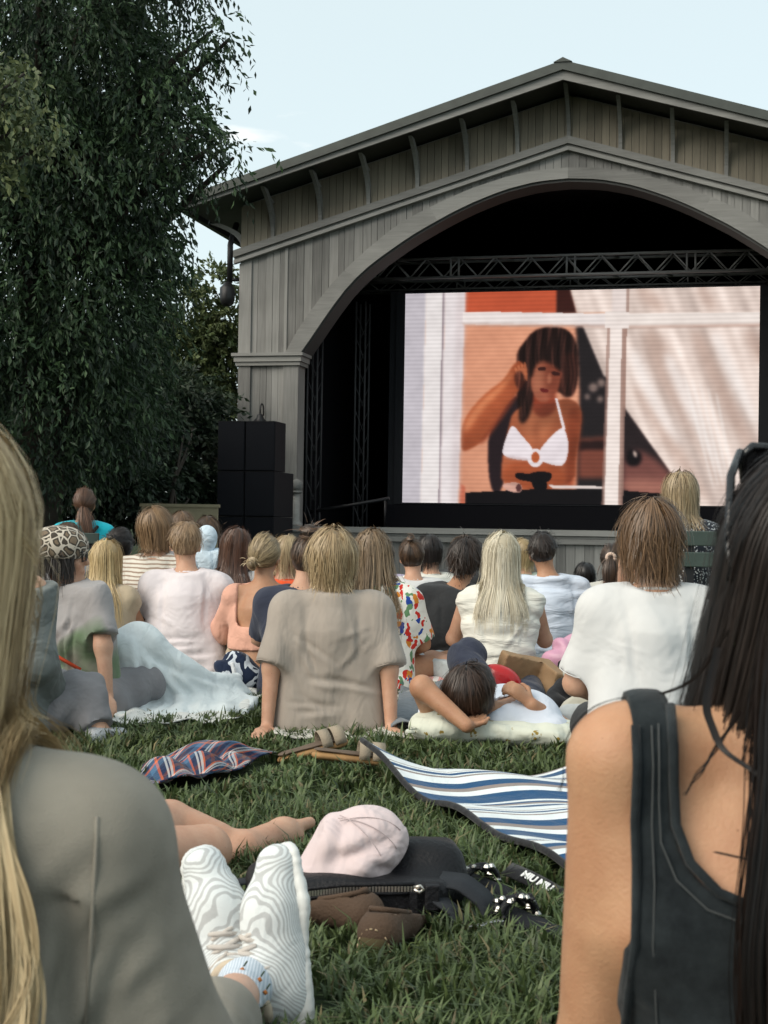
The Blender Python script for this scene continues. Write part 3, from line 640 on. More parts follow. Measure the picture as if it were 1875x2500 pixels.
def tree(name, label, base, blobs, trunk_r, top, ntw, per, llen, lwid, c0, c1, droop, seed, tw=.8, group=None, cat='tree', shellf=.55):
    t = empty(name, base, 0, label, cat, group); base = A(*base)
    tp = A(*top)-base; pts = [A(0, 0, -.1)*1, tp*.35+A(.12, 0, 0), tp*.7+A(-.1, .1, 0), tp]
    MB().tube(pts, [trunk_r*1.25, trunk_r, trunk_r*.75, trunk_r*.3], 12).build('trunk', M_bark, t, True)
    B = [(*(A(*b_[:3])-base), b_[3]) for b_ in blobs]; r = random.Random(seed)
    for b_ in B[:26]:
        e = A(*b_[:3]); s_ = tp*min(.95, max(.25, (e[2]/max(tp[2], .1))*.75)); md = (s_+e)/2+A(r.uniform(-.3, .3), r.uniform(-.3, .3), .25*b_[3])
        MB().tube([s_, md, e], [trunk_r*.35, trunk_r*.2, trunk_r*.06], 6).build('limb', M_bark, t, True)
    V, F, cc = crown(B, ntw, per, llen, lwid, c0, c1, droop, seed, tw, shellf)
    tag(obj('crown', npmesh('crown', V, F, False, col=cc), M_leaf, t), kind='stuff'); return t
def bl(px, py, Y, rpx): p = at(px, py, Y); return (*p, rpx*Y/FPX)
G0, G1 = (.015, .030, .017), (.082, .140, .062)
Y1 = 16.5
B1 = [bl(*q) for q in [(90, 90, Y1, 230), (300, 170, Y1+.3, 130), (440, 130, Y1, 70), (520, 75, Y1, 40), (560, 95, Y1, 18), (380, 300, Y1, 120), (470, 330, Y1-.2, 60), (530, 350, Y1, 30), (570, 385, Y1, 22), (230, 430, Y1+.4, 190), (40, 380, Y1, 240), (330, 500, Y1, 75), (370, 420, Y1, 60),
     (80, 690, Y1+.3, 240), (245, 780, Y1+.3, 140), (370, 600, Y1+.2, 45), (90, 960, Y1+.4, 220), (240, 980, Y1+.6, 120), (-260, 300, Y1, 300), (-260, 800, Y1, 300), (140, -220, Y1, 320), (400, -150, Y1, 150), (160, 300, Y1+2.2, 300), (140, 700, Y1+2.2, 290), (190, 960, Y1+2, 200), (230, 100, Y1+1.8, 170), (300, 640, Y1+1.5, 110)]]
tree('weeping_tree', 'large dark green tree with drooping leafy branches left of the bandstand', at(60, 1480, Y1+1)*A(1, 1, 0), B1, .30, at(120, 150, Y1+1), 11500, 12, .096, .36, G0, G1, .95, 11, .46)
Y2 = 27
B2 = [bl(*q) for q in [(520, 700, Y2, 50), (545, 800, Y2, 60), (480, 860, Y2, 90), (560, 900, Y2, 60), (470, 980, Y2, 100), (440, 760, Y2, 70), (400, 900, Y2, 90)]]
tree('yellow_green_tree', 'paler yellow green tree seen between the dark tree and the pillar', at(535, 1420, Y2)*A(1, 1, 0), B2, .16, at(530, 760, Y2), 1500, 12, .12, .45, (.035, .06, .022), (.15, .185, .075), .4, 23, .45)  # leaves are a paler yellow green than on the other trees
Y3 = 20.5
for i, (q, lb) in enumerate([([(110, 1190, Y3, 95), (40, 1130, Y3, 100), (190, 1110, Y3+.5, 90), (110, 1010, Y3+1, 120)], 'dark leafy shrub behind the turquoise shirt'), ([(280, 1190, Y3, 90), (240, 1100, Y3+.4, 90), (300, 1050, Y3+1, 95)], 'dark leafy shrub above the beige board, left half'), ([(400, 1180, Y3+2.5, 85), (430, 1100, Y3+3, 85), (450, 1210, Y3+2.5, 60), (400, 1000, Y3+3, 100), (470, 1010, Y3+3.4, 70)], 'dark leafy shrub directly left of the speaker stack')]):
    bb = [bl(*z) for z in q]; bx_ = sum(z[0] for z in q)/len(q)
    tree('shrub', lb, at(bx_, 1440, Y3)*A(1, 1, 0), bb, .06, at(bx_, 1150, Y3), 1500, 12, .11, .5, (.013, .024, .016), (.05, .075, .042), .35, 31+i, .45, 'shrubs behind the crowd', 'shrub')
Y4 = 10.0
B4 = [bl(*q) for q in [(-20, 210, Y4, 45), (30, 240, Y4, 40), (60, 180, Y4, 25), (-10, 320, Y4, 50), (70, 310, Y4, 36), (125, 340, Y4, 26), (-30, 430, Y4, 40), (0, 420, Y4, 22), (-140, 260, Y4, 110), (-250, 380, Y4, 120), (-220, 150, Y4, 140)]]
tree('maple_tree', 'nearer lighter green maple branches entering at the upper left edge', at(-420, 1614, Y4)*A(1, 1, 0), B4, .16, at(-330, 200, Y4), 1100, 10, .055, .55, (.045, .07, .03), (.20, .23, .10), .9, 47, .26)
# ================================================================== people: shared builders
def skinmat(name, c):
    m_ = plain('skin_'+name, c, .50, bump=.16, bscale=260, sub=.08, spec=.35); nt_ = m_.node_tree; n = nt_.nodes; l = nt_.links; b = n['Principled BSDF']
    t = n.new('ShaderNodeTexCoord'); z1 = n.new('ShaderNodeTexNoise'); z1.inputs['Scale'].default_value = 11; z1.inputs['Detail'].default_value = 8; z1.inputs['Roughness'].default_value = .65; l.new(t.outputs['Object'], z1.inputs['Vector'])
    r = n.new('ShaderNodeValToRGB'); e = r.color_ramp.elements; e[0].position = .30; e[1].position = .70; e[0].color = (c[0]*.86, c[1]*.74, c[2]*.70, 1); e[1].color = (c[0]*1.08, c[1]*1.08, c[2]*1.08, 1); l.new(z1.outputs[0], r.inputs[0])
    v = n.new('ShaderNodeTexVoronoi'); v.inputs['Scale'].default_value = 34; l.new(t.outputs['Object'], v.inputs['Vector']); lt = n.new('ShaderNodeMath'); lt.operation = 'LESS_THAN'; lt.inputs[1].default_value = .045; l.new(v.outputs['Distance'], lt.inputs[0])
    mx = n.new('ShaderNodeMixRGB'); mx.inputs[2].default_value = (c[0]*.35, c[1]*.25, c[2]*.22, 1); ml = n.new('ShaderNodeMath'); ml.operation = 'MULTIPLY'; ml.inputs[1].default_value = .7; l.new(lt.outputs[0], ml.inputs[0]); l.new(ml.outputs[0], mx.inputs[0]); l.new(r.outputs[0], mx.inputs[1]); l.new(mx.outputs[0], b.inputs['Base Color']); return m_
SK = skinmat('fair', (.52, .315, .215)); SK2 = skinmat('tan', (.42, .235, .14)); SK3 = skinmat('light', (.56, .36, .265))
M_hair = plain('hair', (.2, .15, .1), .40, attr=True, spec=.45)
M_eye = plain('eye', (.05, .03, .02), .1)
def cloth(name, col, wr=.35, ws=7, fine=.25, rough=.9, stretch=(1, 1, 1), pat=None, var=.06, dist=.02, fscale=420):
    """woven cloth: soft creases (bump) + weave; pat(n,l,tc)->colour socket"""
    if name in MATS: return MATS[name]
    m_, n, l, b = nodes(name); b.inputs['Roughness'].default_value = rough; b.inputs['Specular IOR Level'].default_value = .15; b.inputs['Sheen Weight'].default_value = .12; b.inputs['Base Color'].default_value = (*col, 1)
    t = n.new('ShaderNodeTexCoord')
    if pat: l.new(pat(n, l, t), b.inputs['Base Color'])
    elif var:
        nz = n.new('ShaderNodeTexNoise'); nz.inputs['Scale'].default_value = 9; nz.inputs['Detail'].default_value = 6; l.new(t.outputs['Object'], nz.inputs['Vector'])
        mr = n.new('ShaderNodeMapRange'); mr.inputs[1].default_value = .3; mr.inputs[2].default_value = .7; mr.inputs[3].default_value = 1-var; mr.inputs[4].default_value = 1+var; l.new(nz.outputs[0], mr.inputs[0])
        mu = n.new('ShaderNodeVectorMath'); mu.operation = 'SCALE'; mu.inputs[0].default_value = col; l.new(mr.outputs[0], mu.inputs['Scale']); l.new(mu.outputs[0], b.inputs['Base Color'])
    mp = n.new('ShaderNodeMapping'); mp.inputs['Scale'].default_value = stretch; l.new(t.outputs['Object'], mp.inputs[0])
    w1 = n.new('ShaderNodeTexNoise'); w1.inputs['Scale'].default_value = ws; w1.inputs['Detail'].default_value = 3; w1.inputs['Distortion'].default_value = 1.2; l.new(mp.outputs[0], w1.inputs['Vector'])
    w1.inputs['Scale'].default_value = ws*.75; w1.inputs['Distortion'].default_value = .5
    w2 = n.new('ShaderNodeTexWave'); w2.wave_type = 'BANDS'; w2.bands_direction = 'DIAGONAL'; w2.inputs['Scale'].default_value = ws*.16; w2.inputs['Distortion'].default_value = 7; w2.inputs['Detail'].default_value = 2; w2.inputs['Detail Scale'].default_value = .6; l.new(mp.outputs[0], w2.inputs['Vector'])
    pw = n.new('ShaderNodeMath'); pw.operation = 'POWER'; pw.inputs[1].default_value = 2.2; l.new(w2.outputs['Fac'], pw.inputs[0])
    a2 = n.new('ShaderNodeMath'); a2.operation = 'MULTIPLY_ADD'; a2.inputs[1].default_value = .30; l.new(pw.outputs[0], a2.inputs[0]); l.new(w1.outputs[0], a2.inputs[2])
    f = n.new('ShaderNodeTexNoise'); f.inputs['Scale'].default_value = fscale; f.inputs['Detail'].default_value = 2; l.new(t.outputs['Object'], f.inputs['Vector'])
    b1 = n.new('ShaderNodeBump'); b1.inputs['Strength'].default_value = min(1, wr*1.3); b1.inputs['Distance'].default_value = dist*2.2; l.new(a2.outputs[0], b1.inputs['Height'])
    b2 = n.new('ShaderNodeBump'); b2.inputs['Strength'].default_value = fine; b2.inputs['Distance'].default_value = .002; l.new(f.outputs[0], b2.inputs['Height']); l.new(b1.outputs[0], b2.inputs['Normal']); l.new(b2.outputs[0], b.inputs['Normal'])
    MATS[name] = m_; return m_
def ramp_const(n, stops):
    r = n.new('ShaderNodeValToRGB'); r.color_ramp.interpolation = 'CONSTANT'; e = r.color_ramp.elements
    e[0].position = stops[0][0]; e[0].color = (*stops[0][1], 1); e[1].position = stops[1][0]; e[1].color = (*stops[1][1], 1)
    for p, c in stops[2:]: q = e.new(p); q.color = (*c, 1)
    return r
def Rzyx(yaw=0, pitch=0, roll=0):
    return np.array(Matrix.Rotation(yaw, 3, 'Z') @ Matrix.Rotation(pitch, 3, 'X') @ Matrix.Rotation(roll, 3, 'Y'))
def head_prims(hc, R, s=1.):
    g = lambda x, y, z: hc+R@(A(x, y, z)*s)
    pr = [ell(g(0, -.012, .022), A(.074, .094, .096)*s, R), ell(g(0, .035, -.05), A(.056, .062, .072)*s, R), cap(g(0, .093, .012), g(0, .112, -.028), .011*s, .015*s, s=.01), cap(g(-.03, .082, .03), g(.03, .082, .03), .012*s, s=.012),
          cap(g(-.017, .092, -.066), g(.017, .092, -.066), .010*s, s=.008), ell(g(0, .075, -.105), A(.026, .024, .02)*s, R)]
    for sx in (-1, 1):
        Re = R@Rzyx(sx*.35)
        pr += [ell(g(sx*.077, -.004, -.018), A(.009, .021, .033)*s, Re, s=.008), ell(g(sx*.045, .068, -.025), A(.024, .022, .02)*s, R)]
    return pr
def hand_prims(w, d, nrm_, side, s=1., curl=.5, k=.008):
    """palm + 4 fingers + thumb. w wrist, d direction, nrm_ back-of-hand normal, side +1: thumb towards cross(d,n)"""
    d = nrm(d); nn = nrm(A(*nrm_)-d*(A(*nrm_)@d)); x = np.cross(d, nn)*side; pr = []
    pc = w+d*.05*s
    pr.append(cap(w+d*.012*s, w+d*.085*s, .026*s, .036*s, nn, 2.1, s=.015))
    for i, (o, L) in enumerate(((.028, .072), (.010, .082), (-.009, .076), (-.027, .058))):
        b0 = w+d*.092*s+x*o*s; a1 = curl*.6; a2 = curl*1.3; d1 = d*math.cos(a1)-nn*math.sin(a1); d2 = d*math.cos(a2)-nn*math.sin(a2); d3 = d*math.cos(a2*1.4)-nn*math.sin(a2*1.4)
        p1 = b0+d1*L*.48*s; p2 = p1+d2*L*.32*s; p3 = p2+d3*L*.25*s
        pr += [cap(b0-d*.02*s, p1, .0098*s, .0088*s, s=k), cap(p1, p2, .0088*s, .008*s, s=k), cap(p2, p3, .008*s, .0068*s, s=k)]
    t0 = w+d*.03*s+x*.024*s; t1 = t0+nrm(d*.6+x*.75-nn*.25)*.042*s; t2 = t1+nrm(d*.9+x*.2-nn*.35)*.034*s
    pr += [cap(t0, t1, .0135*s, .0105*s, s=k), cap(t1, t2, .0105*s, .0085*s, s=k)]
    return pr
def foot_prims(an, toe, s=1.):
    an, toe = A(*an), A(*toe); d = nrm((toe-an)*A(1, 1, 0)) if abs((toe-an)[2]) < .15 else nrm(toe-an); x = nrm(np.cross(d, A(0, 0, 1)))
    pr = [cap(an, an-d*.03*s+A(0, 0, -.045)*s, .036*s, .03*s), cap(an+d*.01*s, toe-d*.04*s, .036*s, .024*s, A(0, 0, 1), 1.15)]
    for i, o in enumerate((-.03, -.014, .0, .014, .027)): pr.append(cap(toe-d*.035*s+x*o*s, toe+d*(.022-.008*abs(i))*s+x*o*s, .011*s, .009*s, s=.006))
    return pr
def joints(s=1., lean=.10, sl=0., wide=1., arms='knees', legs='bent', hz=0.):
    """seated figure in its own frame: +y is where it faces"""
    J = dict(pelvis=A(0, 0, .11), belly=A(sl*.3, lean*.30, .27), chest=A(sl*.7, lean*.72, .43), neck=A(sl, lean, .582), head=A(sl*1.1, lean*1.25+.02, .738))
    for q, sx in (('L', -1), ('R', 1)):
        J['sh'+q] = A(sl+sx*.176*wide, lean*.95, .504)
        if arms == 'knees': J['el'+q] = A(sl+sx*.245*wide, lean+.12, .30); J['wr'+q] = A(sx*.16, .40, .34)
        elif arms == 'back': J['el'+q] = A(sx*.265*wide, lean-.02, .28); J['wr'+q] = A(sx*.27*wide, lean-.06, .045)
        elif arms == 'lap': J['el'+q] = A(sl+sx*.24*wide, lean+.05, .27); J['wr'+q] = A(sx*.10, .25, .20)
        J['hp'+q] = A(sx*.10, .03, .105)
        if legs == 'bent': J['kn'+q] = A(sx*.17, .43, .43); J['an'+q] = A(sx*.13, .66, .07); J['to'+q] = A(sx*.15, .84, .03)
        elif legs == 'cross': J['kn'+q] = A(sx*.36, .30, .16); J['an'+q] = A(-sx*.10, .36, .07); J['to'+q] = A(-sx*.26, .42, .04)
        elif legs == 'fold': J['kn'+q] = A(sx*.12, .40, .10); J['an'+q] = A(sx*.09, .14, .06); J['to'+q] = A(sx*.09, .02, .04)
        elif legs == 'out': J['kn'+q] = A(sx*.13, .50, .16); J['an'+q] = A(sx*.13, .92, .08); J['to'+q] = A(sx*.16, .97, .24)
    return {k: v*s for k, v in J.items()}
def torso_prims(J, s, g=0., fl=1.35, hemz=None, wsc=1.):
    """torso shell, g = how far it stands off the skin"""
    y = A(0, 1, 0); r = lambda v: v*s+g
    pr = [cap(J['pelvis'], J['belly'], r(.142*wsc), r(.128*wsc), y, fl), cap(J['belly'], J['chest'], r(.128*wsc), r(.140*wsc), y, fl), cap(J['chest'], J['neck']*.6+J['chest']*.4, r(.140*wsc), r(.088), y, 1.15)]
    for q in 'LR':
        pr += [cap(J['sh'+q], J['neck']+(J['sh'+q]-J['neck'])*.12+A(0, 0, -.022)*s, r(.046), r(.050)), cap(J['sh'+q]*.85+J['neck']*.15, J['chest']+(J['sh'+q]-J['chest'])*A(.55, 1, 0)+A(0, 0, -.02)*s, r(.052), r(.10), y, 1.3)]
    return pr
def body_prims(J, s, R, hands=(.5, .5), feet=True, hs=1., palm=None):
    pr = torso_prims(J, s)+[cap(J['neck']+A(0, 0, -.03)*s, J['head']+R@A(0, -.02, -.05)*s, .058*s, .052*s)]+head_prims(J['head'], R, hs*s)
    for i, q in enumerate('LR'):
        pr += [cap(J['sh'+q], J['el'+q], .049*s, .038*s), cap(J['el'+q], J['wr'+q], .039*s, .026*s)]
        d = J.get('hd'+q); d = nrm(J['wr'+q]-J['el'+q]) if d is None else nrm(d); bn = J.get('hn'+q); bn = A(0, -.3, 1) if bn is None else bn
        pr += hand_prims(J['wr'+q], d, bn, (1 if q == 'R' else -1), s, hands[i])
        pr += [cap(J['hp'+q], J['kn'+q], .085*s, .060*s), cap(J['kn'+q], J['an'+q], .058*s, .036*s), cap(J['kn'+q]*.75+J['an'+q]*.25+A(0, .0, -.015), J['kn'+q]*.5+J['an'+q]*.5, .055*s, .046*s)]
        if feet: pr += foot_prims(J['an'+q], J['to'+q], s)
    return pr
def shirt_prims(J, s, g=.016, sleeve=.7, sg=.022, drape=1.):
    pr = torso_prims(J, s, g, 1.28); yv = A(0, 1, 0)
    for q, sx in (('L', -1), ('R', 1)):
        w0 = abs((J['shR']-J['shL'])[0])/2; c = (J['shR']+J['shL'])/2
        pr.append(cap(c+A(sx*w0*.60, 0, -.09*s), J['pelvis']+A(sx*w0*.62*drape, -.01*s, -.06*s), .072*s+g, .088*s*drape+g, yv, 1.05))
    for q in 'LR':
        a, b, w_ = J['sh'+q], J['el'+q], J['wr'+q]
        if sleeve <= 0: continue
        if sleeve <= 1:
            p = a+(b-a)*sleeve; pr.append(cap(a, b, .045*s+g*1.0, .046*s+sg, clip=(p, b-a)))
        else:
            p = b+(w_-b)*(sleeve-1); pr += [cap(a, b, .046*s+g, .044*s+sg*.8), cap(b, w_, .044*s+sg*.8, .030*s+sg*.7, clip=(p, w_-b))]
    return pr
def trouser_prims(J, s, g=.016, length=1.8):
    pr = [ell(J['pelvis']+A(0, .045, -.025)*s, A(.180, .145, .10)*s)]
    for q in 'LR':
        h, k_, a = J['hp'+q], J['kn'+q], J['an'+q]
        if length <= 1: pr.append(cap(h, k_, .092*s+g, .066*s+g, clip=(h+(k_-h)*length, k_-h)))
        else: pr += [cap(h, k_, .092*s+g, .066*s+g), cap(k_, a, .064*s+g, .046*s+g, clip=(k_+(a-k_)*(length-1), a-k_))]
    return pr
# ---------------------------------------------------------------- hair
def ribbons(P, w0, out, taper=.35, flat=True):
    """P (n,m,3) strand polylines -> quads"""
    n, m_, _ = P.shape; T = np.gradient(P, axis=1); T /= np.linalg.norm(T, axis=2)[..., None]+1e-9
    S = np.cross(T, out); S /= np.linalg.norm(S, axis=2)[..., None]+1e-9
    t = np.linspace(0, 1, m_); wd = (np.asarray(w0).reshape(-1, 1)*(1-(1-taper)*np.clip((t-.6)/.4, 0, 1))[None])[..., None]
    V = np.stack([P-S*wd/2, P+S*wd/2], 2).reshape(-1, 3); b = (np.arange(n)[:, None]*m_+np.arange(m_-1)[None])*2
    F = np.stack([b, b+1, b+3, b+2], -1).reshape(-1, 4); return V, F
def grad_push(P, prims, mind, k=.03, it=1):
    sh = P.shape; Q = P.reshape(-1, 3).copy(); mind = np.broadcast_to(mind, (len(Q),))
    for _ in range(it):
        d = evalpts(prims, Q, k); m_ = d < mind
        if not m_.any(): break
        q = Q[m_]; e = .004; g = np.stack([evalpts(prims, q+A(e, 0, 0), k)-d[m_], evalpts(prims, q+A(0, e, 0), k)-d[m_], evalpts(prims, q+A(0, 0, e), k)-d[m_]], 1); g /= np.linalg.norm(g, axis=1)[:, None]+1e-9
        Q[m_] = q+g*(mind[m_]-d[m_])[:, None]
    return Q.reshape(sh)
def hairdo(root, hc, R, s, style, c0, c1, seed, n=700, L=.3, vol=1., wid=.0045, m=14, wave=0., mess=.006, push=None, fall=(0, 0, -1), inward=0., front=-.25, tie=None, clump=9, nape=-.12, spread=0., part=None, base=True, line=None, tous=.009, lay=.10, mat=None, zfall=-.05, tip=None):
    if n < 2400: n = int(n*1.5); wid *= .60; clump = int(clump*1.5); m = 8
    r = np.random.default_rng(seed); rr = A(.084, .104, .106)*s*vol; cen = hc+R@(A(0, -.014, .022)*s)
    crown = nrm(part if part is not None else A(0, -.30, .95)); e1 = nrm(np.cross(crown, A(1, 0, 0))); e2 = np.cross(crown, e1)     # e1 ~ back/front
    nc = max(8, n//clump); ci = r.integers(0, nc, n); cphi = r.random(nc)*2*np.pi; cth = np.sqrt(r.random(nc))*1.35; ccol = r.random(nc)
    phi = cphi[ci]+r.normal(0, .10, n); th0 = np.abs(cth[ci]+r.normal(0, .12, n))+.02
    lift = 1+lay*r.random(n)*(1-.3*0); cl = np.clip(.2+ccol[ci]*.55+r.normal(.02, .10, n), 0, 1); fly = r.random(n) < .07; lift = np.where(fly, lift+.05+.10*r.random(n), lift)
    def sph(th): return np.cos(th)[:, None]*crown+np.sin(th)[:, None]*(np.cos(phi)[:, None]*e1+np.sin(phi)[:, None]*e2)
    P = np.zeros((n, m, 3)); O = np.zeros((n, m, 3))
    if style in ('tie', 'bun', 'pony'):
        td = nrm(A(*tie)); th0 = th0*1.15; d0 = sph(th0+.15*r.random(n)); keep = (d0@A(0, 1, 0) < .55-.5*(d0[:, 2] < 0)) & (d0[:, 2] > -.65); d0 = d0[keep]; n = len(d0); lift = lift[keep]; cl = cl[keep]; P = np.zeros((n, m, 3))
        for j in range(m):
            t = (j/(m-1)); dd = d0*(1-t)+td*t+r.normal(0, mess*3, (n, 3))*math.sin(math.pi*t); dd /= np.linalg.norm(dd, axis=1)[:, None]+1e-9; P[:, j] = cen+(dd*rr*lift[:, None])@R.T
        T0 = cen+R@(td*rr*1.04); A_ = [(P, cl)]
        if style in ('pony', 'tie') and L > 0:
            k = n//2; Q = np.zeros((k, m, 3)); off = r.normal(0, 1, (k, 3)); ph = r.random(k)*6.28; out0 = R@td
            for j in range(m):
                t = j/(m-1); Q[:, j] = T0+out0*(.03*s*math.sin(min(1, t*2.2)*1.57))+A(*fall)*(L*t-.02*t)+off*(.010+.022*math.sin(t*2.6)+spread*t)*s*A(1, .5, .3)+np.stack([np.sin(ph+t*7)*wave, 0*ph, 0*ph], 1)
            if push: Q = grad_push(Q, push, .006)
            A_.append((Q, r.random(k)))
        if style == 'bun':
            k = n; Q = np.zeros((k, m, 3)); a0 = r.random(k)*6.28; tilt = r.normal(0, .6, (k, 2)); rb = .042*s*(L if L > 0 else 1); C2 = T0+R@td*rb*.55
            for j in range(m):
                a = a0+2.6*j/(m-1); rad = rb*(.72+.34*np.cos(tilt[:, 0]*3+a*.7)); ex = nrm(np.cross(R@td, A(0, 0, 1))); ez = np.cross(ex, R@td)
                Q[:, j] = C2+(np.cos(a)*rad)[:, None]*ex+(np.sin(a)*rad)[:, None]*ez+((R@td)[None])*(tilt[:, :1]*.018*s)
            A_.append((Q, r.random(k)))
            if mess > .008:
                k = 40; Q = np.zeros((k, m, 3)); dv = r.normal(0, 1, (k, 3)); dv[:, 2] = np.abs(dv[:, 2])
                for j in range(m): t = j/(m-1); Q[:, j] = C2+dv*(.02+mess*1.6*t)*s+A(0, 0, -.02*t*t)
                A_.append((Q, r.random(k)))
        Vs, Fs, Cs = [], [], []; o = 0
        for (P_, c_) in A_:
            out = P_-cen if P_ is A_[0][0] else P_-(T0+A(0, 0.03, 0))[None, None]
            V, F = ribbons(P_, wid*s*(.6+.8*r.random(len(P_))), out); Vs.append(V); Fs.append(F+o); o += len(V); Cs.append(np.repeat(c_, m*2))
        V = np.concatenate(Vs); F = np.concatenate(Fs); c_ = np.concatenate(Cs)[:, None]
    else:
        ds = (L*((.62+.5*r.random(n)) if style == 'short' else (.82+.3*r.random(n))))/(m-1); th = th0.copy(); dd = sph(th); p = cen+(dd*rr*lift[:, None])@R.T; falling = np.zeros(n, bool); P[:, 0] = p; vel = np.zeros((n, 3)); ph = r.random(nc)[ci]*6.28
        # strands rooted at the front sweep sideways off the face
        nz = r.normal(0, 1, (n, 3))*np.where(fly, 2.6, 1)[:, None]; cnz = r.normal(0, 1, (nc, 3))[ci]
        for j in range(1, m):
            t = j/(m-1); thn = th+ds/(rr.mean())*(~falling); dn = sph(thn); q = cen+(dn*rr*lift[:, None])@R.T
            tng = q-P[:, j-1]; tng /= np.linalg.norm(tng, axis=1)[:, None]+1e-9
            newfall = (~falling) & (dn[:, 2] < zfall); falling |= newfall; vel[newfall] = tng[newfall]
            g = A(*fall)+cnz*A(1, 1, .2)*spread+nz*mess*2
            if inward: g = g+np.stack([-(P[:, j-1, 0]-hc[0])*inward, -(P[:, j-1, 1]-hc[1])*inward, 0*th], 1)/(.1*s)
            vel = np.where(falling[:, None], vel*.55+g*.45, vel); vv = vel/(np.linalg.norm(vel, axis=1)[:, None]+1e-9)
            p = np.where(falling[:, None], P[:, j-1]+vv*ds[:, None], q); th = np.where(falling, th, thn)
            if wave: p = p+np.stack([np.cos(ph+t*11), np.sin(ph*2+t*9), 0*ph], 1)*wave*t*.35
            # keep the face free: fold forward strands aside
            fr = R.T@(p-hc).T; m_ = (fr[1] > .055*s) & (fr[2] < .065*s)
            if m_.any():
                ad = np.zeros((n, 3)); ad[:, 1] = np.where(m_, -(fr[1]-.05*s), 0); ad[:, 0] = np.where(m_ & (np.abs(fr[0]) < .078*s), np.sign(fr[0]+1e-6)*.012*s, 0); p = p+ad@R.T
            if line is not None:
                fr = R.T@(p-hc).T; m_ = fr[2] < .95*fr[1]+(line+.012*nz[:, 0])*s; p = np.where(m_[:, None], P[:, j-1]+(p-P[:, j-1])*.04, p)
            P[:, j] = p
            if push and j > m*.3: P[:, j] = grad_push(p, push, .006+.012*(lift-1)/max(lay, .01))
        P += (nz[:, None]*np.linspace(.1, 1, m)[None, :, None])*mess*.8
        tq = np.linspace(0, 1, m); P += cnz[:, None]*(np.sin(tq*3.3+ph[:, None])*tq**1.2)[..., None]*tous*s*A(1, .8, .5)
        V, F = ribbons(P, wid*s*(.6+.8*r.random(n)), P-(cen+A(0, .02, 0))); c_ = np.repeat(cl, m*2)[:, None]
    colr = A(*c0)*(1-c_)+A(*c1)*c_
    h = obj('hair', npmesh('hair', V, F, True, col=colr), mat or M_hair, root)
    if base:
        g = lambda x, y, z: hc+R@(A(x, y, z)*s); mid = tuple((A(*c0)*.75+A(*c1)*.25)*.8)
        bp_ = [ell(cen, rr*1.015, R, clip=[(g(0, .052, .0), R@A(0, 1, -.35)), (g(0, 0, nape), R@A(0, .25, -1))]+([(g(0, 0, line+.012), R@A(0, .95, -1))] if line is not None else []))]
        if style == 'bun': bp_.append(ell(T0+R@nrm(A(*tie))*.024*s, A(1, 1, 1)*.036*s*(L if L > 0 else 1)))
        P_, F_ = sdf_mesh(bp_, .014*s, .02); obj('hair_volume', npmesh('hair_volume', P_, F_, True, col=np.tile(mid, (len(P_), 1))), mat or M_hair, root)
    return h
def seat(label, px, Y, yaw=0, name='person', cat='person', group=None, py=1290, z=0):
    p = at(px, py, Y); return empty(name, (p[0], p[1], z), yaw, label, cat, group)
def shoe(root, an, toe, mat, s=1.):
    an, toe = A(*an), A(*toe); d = nrm((toe-an)*A(1, 1, 0)); x = np.cross(d, A(0, 0, 1)); z0 = an[2]-.07*s
    pr = [cap(an+d*.0, an+A(0, 0, -.03)*s, .045*s, .045*s, clip=(an+A(0, 0, .015), (0, 0, 1))), cap(an+A(0, 0, -.035)*s-d*.03*s, an+d*.15*s+A(0, 0, -.045)*s, .043*s, .040*s)]
    sobj('shoe', pr, mat, root, .018, .03, clips=[((0, 0, an[2]-.085*s), (0, 0, -1))])
M_shoe = plain('dark_shoe', (.03, .03, .033), .6); M_shoew = plain('white_shoe', (.6, .6, .6), .5)
def creases(P, cr):
    v = np.zeros(len(P))
    for (a, b, w_, d_) in cr:
        a = A(*a); b = A(*b); e = (b-a)*A(1, 0, 1) if abs(b[1]-a[1]) < 1e-6 else b-a; t_ = ((P-a)@e)/(e@e); tc_ = np.clip(t_, 0, 1); q_ = P-a-tc_[:, None]*e; sx = q_[:, 0]*e[2]-q_[:, 2]*e[0]; dist = np.sqrt(q_[:, 0]**2+q_[:, 2]**2)*np.sign(sx)
        v += d_*(np.exp(-(dist/w_)**2)-.55*np.exp(-((dist-1.9*w_)/w_)**2))*np.sin(np.pi*np.clip(tc_*.86+.07, 0, 1))*((P[:, 1] < (a[1]+.06)) if a[1] != 0 or True else 1)
    return v
def shirt_creases(J, s, seed, dep=.013):
    r = np.random.default_rng(seed+900); C = []; c = J['chest']; p = J['pelvis']
    for q, sx in (('L', -1), ('R', 1)):
        a = J['sh'+q]+A(-sx*.03, 0, -.10)*s
        for _ in range(4): C.append((a+r.normal(0, .018, 3)*s, A(c[0]+sx*r.uniform(-.04, .08)*s, 0, r.uniform(.16, .40)*s), r.uniform(.008, .013)*s, r.uniform(.5, 1.)*dep))
        C.append((J['sh'+q]+A(-sx*.07, 0, .03)*s, J['sh'+q]+A(-sx*r.uniform(.06, .10), 0, -.22)*s, .012*s, .6*dep))
    for _ in range(5):
        z = r.uniform(.05, .26)*s; x = r.uniform(-.10, .10)*s; w_ = r.uniform(.06, .13)*s; C.append((A(p[0]+x-w_, 0, z+r.uniform(-.04, .04)), A(p[0]+x+w_, 0, z+r.uniform(-.04, .04)), r.uniform(.008, .014)*s, r.uniform(.5, 1.)*dep))
    return C
